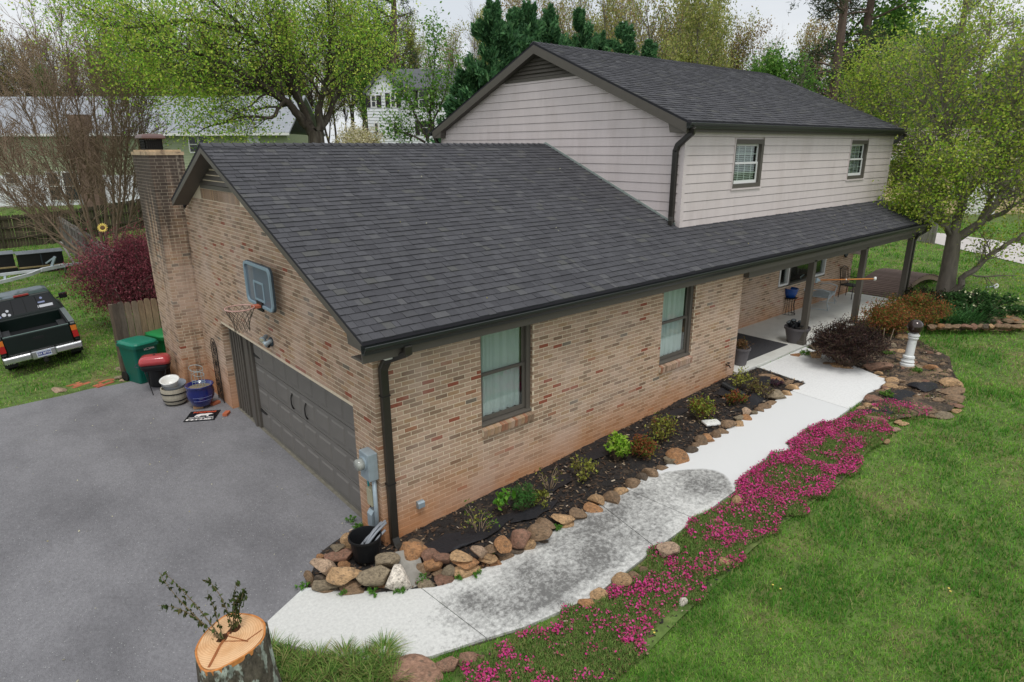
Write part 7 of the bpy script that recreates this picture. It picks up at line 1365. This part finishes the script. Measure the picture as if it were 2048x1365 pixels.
GT = dict(pale=gen_tree(401, 20, PF, 7000, .30, PW, [3, 3, 2, 2], .45, M_barkg), pale2=gen_tree(402, 20, PF, 5200, .30, PW+OR, [2, 2, 2, 2, 1, 1, 1], .4, M_barkg, 2), bright=gen_tree(403, 14, PF, 11000, .30, GG, [3, 3, 2, 2], .45, M_barkd), bare=gen_tree(404, 18, dict(PF, kids=(3, 2, 2), prob=.9), 700, .25, OR, [1, 1, 1], .3, M_barkg), bare2=gen_tree(405, 18, dict(PF, kids=(3, 2, 2), ang=(16, 45)), 0, .2, None, None, .3, M_barkg, 2), bud=gen_tree(406, 19, PF, 3200, .28, OR, [2, 2, 1], .4, M_barkb))
TH = dict(pale=20, pale2=20, bright=14, bare=18, bare2=18, bud=19)
def put(kind, u, vtop, D, name, lab, i, w=1.0, group=None):
    p = at_depth(u, vtop, D); g = float(T(p[0], p[1])); s_ = (p[2]-g)/TH[kind]; t_ = thing(name, lab, 'tree', (p[0], p[1], g), i*1.9, group); link('trunk', GT[kind][0], t_, scale=(s_*w, s_*w, s_))
    if GT[kind][1]: link('crown', GT[kind][1], t_, scale=(s_*w, s_*w, s_))
for i, q in enumerate((('bright', 1585, 92, 56, 'leafy_tree', 'rounded bright green tree just past the right end of the upper ridge', 1.0), ('bright', 1500, 120, 60, 'leafy_tree', 'low green tree behind the right half of the upper ridge', 1.0), ('bright', 1790, -30, 62, 'leafy_tree', 'tall dense green tree right of the two pines', 1.1), ('bright', 1860, 20, 66, 'leafy_tree', 'green tree behind the crown of the leafing tree', 1.1), ('pale', 1405, -60, 56, 'tall_tree', 'tall yellow green tree with several trunks above the upper ridge', .8), ('pale2', 1345, -90, 60, 'tall_tree', 'tall thin crowned tree behind the right cypresses', .8), ('pale', 1460, -40, 64, 'tall_tree', 'pale yellow green tree left of the open sky', .8), ('pale2', 1240, -80, 66, 'tall_tree', 'tall sparse tree rising behind the cypress row', .8), ('pale2', 1150, -70, 70, 'tall_tree', 'tall sparse budding tree above the middle cypresses', .7), ('bud', 1050, -50, 72, 'tall_tree', 'orange budding tree behind the tallest cypresses', .8), ('pale', 850, 28, 82, 'tall_tree', 'pale spring tree left half above the white house roof', .8), ('pale2', 905, 36, 86, 'tall_tree', 'pale spring tree right above the white house roof', .8), ('pale', 800, 60, 88, 'tall_tree', 'pale green tree behind the big spring tree right side', .8), ('bright', 730, 60, 74, 'tall_tree', 'fresh green tree between the big spring tree and the white house', .9), ('bare2', 1615, 100, 54, 'slender_tree', 'slender grey multi stemmed tree below the pines', .6), ('bare', 1690, 120, 56, 'slender_tree', 'thin bare tree between the pine trunks', .7), ('bare2', 945, 20, 90, 'bare_tree', 'bare grey tree against the sky left of the cypress row', .7), ('bare', 1545, 40, 80, 'bare_tree', 'wispy bare tree against the open white sky', .6))):
    put(*q[:6], i, q[6])
# sparse sapling before the white house
r = np.random.default_rng(411); p0 = at_depth(858, 300, 44); b0 = np.array([p0[0], p0[1], float(T(p0[0], p0[1]))]); S = []; TP = []; D0 = 44.
for pts in ([b0, A3(856, 270), A3(862, 200, .5), A3(870, 110, .8), A3(868, 60, 1)], [A3(856, 280), A3(835, 240, .2), A3(815, 200, .3), A3(800, 170)], [A3(856, 270), A3(872, 230), A3(890, 190), A3(905, 130, .4)], [A3(850, 285), A3(820, 270, .3), A3(790, 262, .3)]): limb(r, pts, .09, .015, dict(PF, max=2, kids=(2, 2), ratio=(.4, .6)), S, TP, 2, 2.0, .15, 4)
tree_obj('young_tree', 'thin young tree with sparse bright leaves in front of the white house', 'tree', tuple(b0), S, TP, 3200, .22, GG, [3, 3, 1, 3], 411, M_barkd, .3)
t_ = shrub('round_shrub', 'rounded olive green shrub beside the white house', 'bush', (*at_depth(684, 285, 47)[:2], float(T(*at_depth(684, 285, 47)[:2]))), 1.9, 3.3, 6500, .22, [lin(104, 128, 50), lin(84, 108, 44), lin(126, 146, 62)], [2, 2, 1], 412, 40, leafstart=.15, clump=.06)
p = at_depth(716, 285, 54); t_ = shrub('white_dogwood', 'small tree covered in cream white blossom beside the white house', 'tree', (p[0], p[1], float(T(p[0], p[1]))), 2.3, 4.6, 5200, .2, [lin(226, 218, 190), lin(206, 196, 160), lin(170, 168, 110)], [3, 2, 2], 413, 30, leafstart=.3, clump=.08)
# pines
def pine(u, v0, D, lab, seed, H=30, low=9):
    p = at_depth(u, v0, D); g = float(T(p[0], p[1])); r = np.random.default_rng(seed); S = []; TP = []; O_ = np.array([p[0], p[1], g]); n = 16
    pts = [O_+np.array([.25*math.sin(i*.5+seed), .2*math.cos(i*.4), H*i/n]) for i in range(n+1)]
    for i in range(n): S.append((pts[i], pts[i+1], .52*(1-i/n*.75), .52*(1-(i+1)/n*.75)))
    for i in range(44):
        h = r.uniform(low, H*.98); f = h/H*n; j = min(int(f), n-1); q = pts[j]+(pts[j+1]-pts[j])*(f-j); a = r.uniform(0, 6.283); L0 = r.uniform(3, 7.5)*(1.1-.6*h/H); d = nrm(np.array([math.cos(a), math.sin(a), r.uniform(-.1, .25)])); grow(r, q, d, L0, .10, 1, dict(n=(5, 6, 4), wig=.14, up=.03, max=2, start=(.3, .45), kids=(1, 2), ang=(25, 60), ratio=(.3, .5), prob=.9), S, TP)
    tree_obj('pine_tree', lab, 'pine tree', tuple(O_), S, TP, 9000, .50, [lin(64, 84, 56), lin(84, 100, 70), lin(48, 66, 46), lin(96, 100, 72)], [3, 2, 2, 1], seed, M_pineb, .30, .16, k=7)
pine(1662, 190, 58, 'tall pine with long bare side branches right of the upper roof', 421, 30, 8); pine(1718, 150, 62, 'second tall pine standing just right of the first', 422, 33, 12); pine(1912, 100, 70, 'dark evergreen rising above the leafing tree', 423, 26, 5); pine(785, 60, 78, 'dark pine behind the right side of the big spring tree', 424, 26, 6)
# woods in the distance: one mass
S = []; TPs = []; Ls = []; r = np.random.default_rng(431); Vs = []; Fs = []; off = 0; LV = []; LC = []
def far_tree(kind, u, vtop, D, w=1.):
    global off
    p = at_depth(u, vtop, D); g = float(T(p[0], p[1])); s_ = (p[2]-g)/TH[kind]; a = r.uniform(0, 6.28)
    for j, dst in ((0, None), (1, None)):
        me = GT[kind][j]
        if me is None: continue
        n = len(me.vertices); V = np.empty(n*3, 'f'); me.vertices.foreach_get('co', V); V = V.reshape(-1, 3)*[s_*w, s_*w, s_]; c, s2 = math.cos(a), math.sin(a); V = V @ np.array([[c, s2, 0], [-s2, c, 0], [0, 0, 1]])+[p[0], p[1], g]
        m_ = len(me.polygons); I = np.empty(m_*4, 'i'); me.loops.foreach_get('vertex_index', I)
        if j == 0: col = np.tile(np.array(lin(112, 102, 94))*r.uniform(.8, 1.2), (m_, 1))
        else: cc = np.empty(m_*4, 'f'); me.attributes['col'].data.foreach_get('color', cc); col = cc.reshape(-1, 4)[:, :3]
        Vs.append(V); Fs.append(I.reshape(-1, 4)+off); LC.append(col); off += n
for i in range(40):
    u = -140+i*24+r.uniform(-10, 10); far_tree(('bare', 'bare2', 'bud', 'bare', 'pale2')[i % 5], u, r.uniform(0, 70)-(40 if i > 14 else 0), r.uniform(78, 96), .75)
for i in range(22): far_tree(('bud', 'bare')[i % 2], -100+i*46+r.uniform(-15, 15), r.uniform(60, 120), r.uniform(84, 100), .7)
for i in range(30): far_tree(('bare2', 'bare', 'pale2', 'bud')[i % 4], 960+i*26+r.uniform(-12, 12), r.uniform(-40, 70)+(90 if 20 < i < 26 else 0), r.uniform(84, 104), .7)
for i in range(10): far_tree(('bright', 'pale', 'bright', 'bare')[i % 4], 1690+i*48, r.uniform(40, 190), r.uniform(76, 92), .9)
for i in range(16): far_tree(('pale', 'pale2', 'bright')[i % 3], -60+i*60+r.uniform(-15, 15), r.uniform(90, 150), r.uniform(80, 96), .8)
for i in range(14): far_tree(('pale', 'pale2', 'bud')[i % 3], 1000+i*38+r.uniform(-10, 10), r.uniform(-20, 60), r.uniform(78, 92), .7)
for i in range(22): far_tree('bright', -150+i*110, r.uniform(215, 245), r.uniform(104, 118), 1.8)
link('distant_woods', npmesh('distant_woods', np.concatenate(Vs), np.concatenate(Fs), np.concatenate(LC), M_leaf), kind='stuff')
# ------------------------------------------------------------ neighbouring houses
def frame(name, lab, D, u):
    p = at_depth(u, 300, D); o = thing(name, lab, 'house', (p[0], p[1], float(T(p[0], p[1]))), math.atan2(RH[1], RH[0])); return o
def zat(v, D): return float(at_depth(1024, v, D)[2])
def sat(u, D, u0): return (u-u0)/FPX*D
# green ranch house, left
D = 48.; gh = frame('ranch_house', 'long pale green house with white lower storey and grey roof behind the back fence', D, 250); g0 = gh.location.z; U = lambda u: sat(u, D*1.0, 250)*1.0; Z = lambda v: zat(v, D)-g0
M_gsid = mat('green_siding', lin(160, 170, 138), .7, .06, 4); M_wsid = mat('white_siding', lin(226, 228, 232), .7, .05, 4); M_groof = mat('grey_roof', lin(150, 154, 160), .9, .12, 3, bump=.2, bscale=20); M_win = mat('window_dark', lin(44, 48, 52), .15, coat=.3)
xl, xr, ze, zl = U(-330), U(562), Z(266), Z(347)
MB().box(xl, xr, .0, 8, zl, ze).build('wall', M_gsid, gh); MB().box(xl, U(330), -.03, 8, -1, zl-.002).build('lower_wall', M_wsid, gh); MB().box(U(330)+.01, xr, .01, 8, -1, zl-.002).build('foundation_wall', mat('foundation', lin(150, 150, 146), .9), gh)
hh_ = MB(); 
k = zl+.2
while k < ze-.1: hh_.prism([(0.001, k), (-.02, k), (.001, k+.17)], 'x', xl, xr); k += .2
hh_.build('siding_course', M_gsid, gh)
rz_ = Z(221)+1.2; rf = MB().prism([(-.6, ze-.05), (4., rz_), (8.6, ze-.05), (8.6, ze+.1), (4., rz_+.15), (-.6, ze+.1)], 'x', xl-.4, xr+.4).build('roof', M_groof, gh); MB().box(xl-.4, xr+.4, -.68, -.58, ze-.12, ze+.06).build('gutter', M_white, rf)
MB().box(U(166), U(198), -.9, -.04, -1, Z(227)).build('chimney', mat('far_brick', lin(112, 92, 80), .9, .3, 6), gh)
def fwin(x0, x1, z0, z1, par, m_fr=M_white, y=0., sh=None):
    f = MB().box(x0-.1, x1+.1, y-.06, y-.031, z0-.1, z1+.1).build('window', m_fr, par); MB().box(x0, x1, y-.075, y-.061, z0, z1).build('pane', M_win, f); MB().box(x0, x1, y-.085, y-.076, (z0+z1)/2-.03, (z0+z1)/2+.03).build('meeting_rail', m_fr, f)
    if sh: 
        for a, b_ in ((x0-.55, x0-.14), (x1+.14, x1+.55)): MB().box(a, b_, y-.07, y-.031, z0-.08, z1+.08).build('shutter', sh, f)
fwin(U(376), U(391), Z(301), Z(272), gh); fwin(U(395), U(411), Z(301), Z(272), gh); f = MB().box(U(486), U(510), -.08, -.022, Z(300), Z(270)).build('door', M_white, gh); MB().box(U(488), U(508), -.10, -.081, Z(290), Z(274)).build('door_panel', M_wsid, f)
fwin(U(12), U(34), Z(362), Z(344), gh, y=-.03); fwin(U(92), U(112), Z(396), Z(342), gh, y=-.03); fwin(U(122), U(146), Z(396), Z(342), gh, y=-.03); fwin(U(262), U(272), Z(352), Z(342), gh, y=-.03)
MB().tube([(U(36), -1.6, -.2), (U(36), -1.6, .75)], .10, 8).build('vent_pipe', M_white, gh)
# white two storey house
D = 62.; wh = frame('white_house', 'white two storey house with black shutters seen between the trees', D, 790); g0 = wh.location.z; U = lambda u: sat(u, D, 790); Z = lambda v: zat(v, D)-g0; M_shut = mat('black_shutter', lin(42, 38, 38), .6); M_droof = mat('dark_roof', lin(92, 94, 98), .9, .12, 3)
MB().prism([(U(747), -1), (U(804), -1), (U(804), Z(176)), (U(779), Z(146)), (U(747), Z(190))], 'y', -1.2, 6).build('gable_wing', M_wsid, wh); MB().box(U(804)+.01, U(915), 0, 7, -1, Z(178)).build('main_wall', M_wsid, wh)
MB().prism([(U(744), Z(192)), (U(779), Z(144)), (U(809), Z(180)), (U(809), Z(175)), (U(779), Z(138)), (U(742), Z(186))], 'y', -1.5, 6).build('wing_roof', M_droof, wh); MB().prism([(-.5, Z(180)), (3.5, Z(133)), (7.5, Z(180)), (7.5, Z(176)), (3.5, Z(128)), (-.5, Z(176))], 'x', U(790), U(918)).build('roof', M_droof, wh)
k = -.5; m = MB()
while k < Z(182): m.prism([(-1.201, k), (-1.23, k), (-1.201, k+.2)], 'x', U(747), U(804)); m.prism([(-.001, k), (-.03, k), (-.001, k+.2)], 'x', U(804)+.02, U(915)); k += .26
m.build('siding_course', M_wsid, wh)
for a, b_, v0, v1, y, s_ in ((757, 763, 214, 194, -1.2, 1), (793, 799, 214, 190, -1.2, 1), (841, 858, 214, 183, 0, 1), (760, 765, 270, 247, -1.2, 0), (795, 801, 268, 246, -1.2, 0), (842, 856, 268, 242, 0, 1)): fwin(U(a), U(b_), Z(v0), Z(v1), wh, y=y-.0, sh=M_shut if s_ else None)
p = at_depth(700, 292, 52); fence('plank_fence', 'low brown plank fence in front of the white house', at_depth(735, 290, 56)[:2], at_depth(802, 290, 56)[:2], 1.7, [(140, 112, 84), (126, 100, 76)], 7)
# yellow house, right
D = 47.; yh = frame('yellow_house', 'pale yellow house half hidden behind the leafing tree', D, 1900); g0 = yh.location.z; U = lambda u: sat(u, D, 1900); Z = lambda v: zat(v, D)-g0; M_ysid = mat('yellow_siding', lin(206, 186, 142), .7, .06, 4)
MB().box(U(1760), U(2260), 0, 9, -.6, Z(318)).build('wall', M_ysid, yh); MB().prism([(-.6, Z(320)), (4.5, Z(262)), (9.6, Z(320)), (9.6, Z(316)), (4.5, Z(257)), (-.6, Z(316))], 'x', U(1752), U(2280)).build('roof', mat('tan_roof', lin(150, 140, 130), .9, .12, 3), yh); MB().box(U(1752), U(2280), -.68, -.58, Z(326), Z(316)).build('gutter', M_white, yh)
k = .1; m = MB()
while k < Z(330): m.prism([(-.001, k), (-.03, k), (-.001, k+.2)], 'x', U(1760), U(2260)); k += .25
m.build('siding_course', M_ysid, yh); fwin(U(2022), U(2036), Z(395), Z(345), yh); fwin(U(1920), U(1940), Z(395), Z(345), yh); MB().box(U(1950), U(2010), -.08, -.02, Z(440), Z(372)).build('garage_door', M_white, yh)
fence('plank_fence', 'silver grey plank fence beyond the far end of the porch', (39.5, 14), (34.0, 3.4), 1.95, [(156, 150, 142), (144, 138, 130), (166, 160, 152)], 8)
ND = [(34.6, 3.9), (30.4, -1.1), (24, -9.5), (33, -14), (37, .2), (38.6, 4.2), (40, 12), (37, 11)]
drape('neighbour_driveway', ND, .03, 2, mat('driveway_concrete', lin(196, 190, 186), .9, .08, 3), kind='structure')
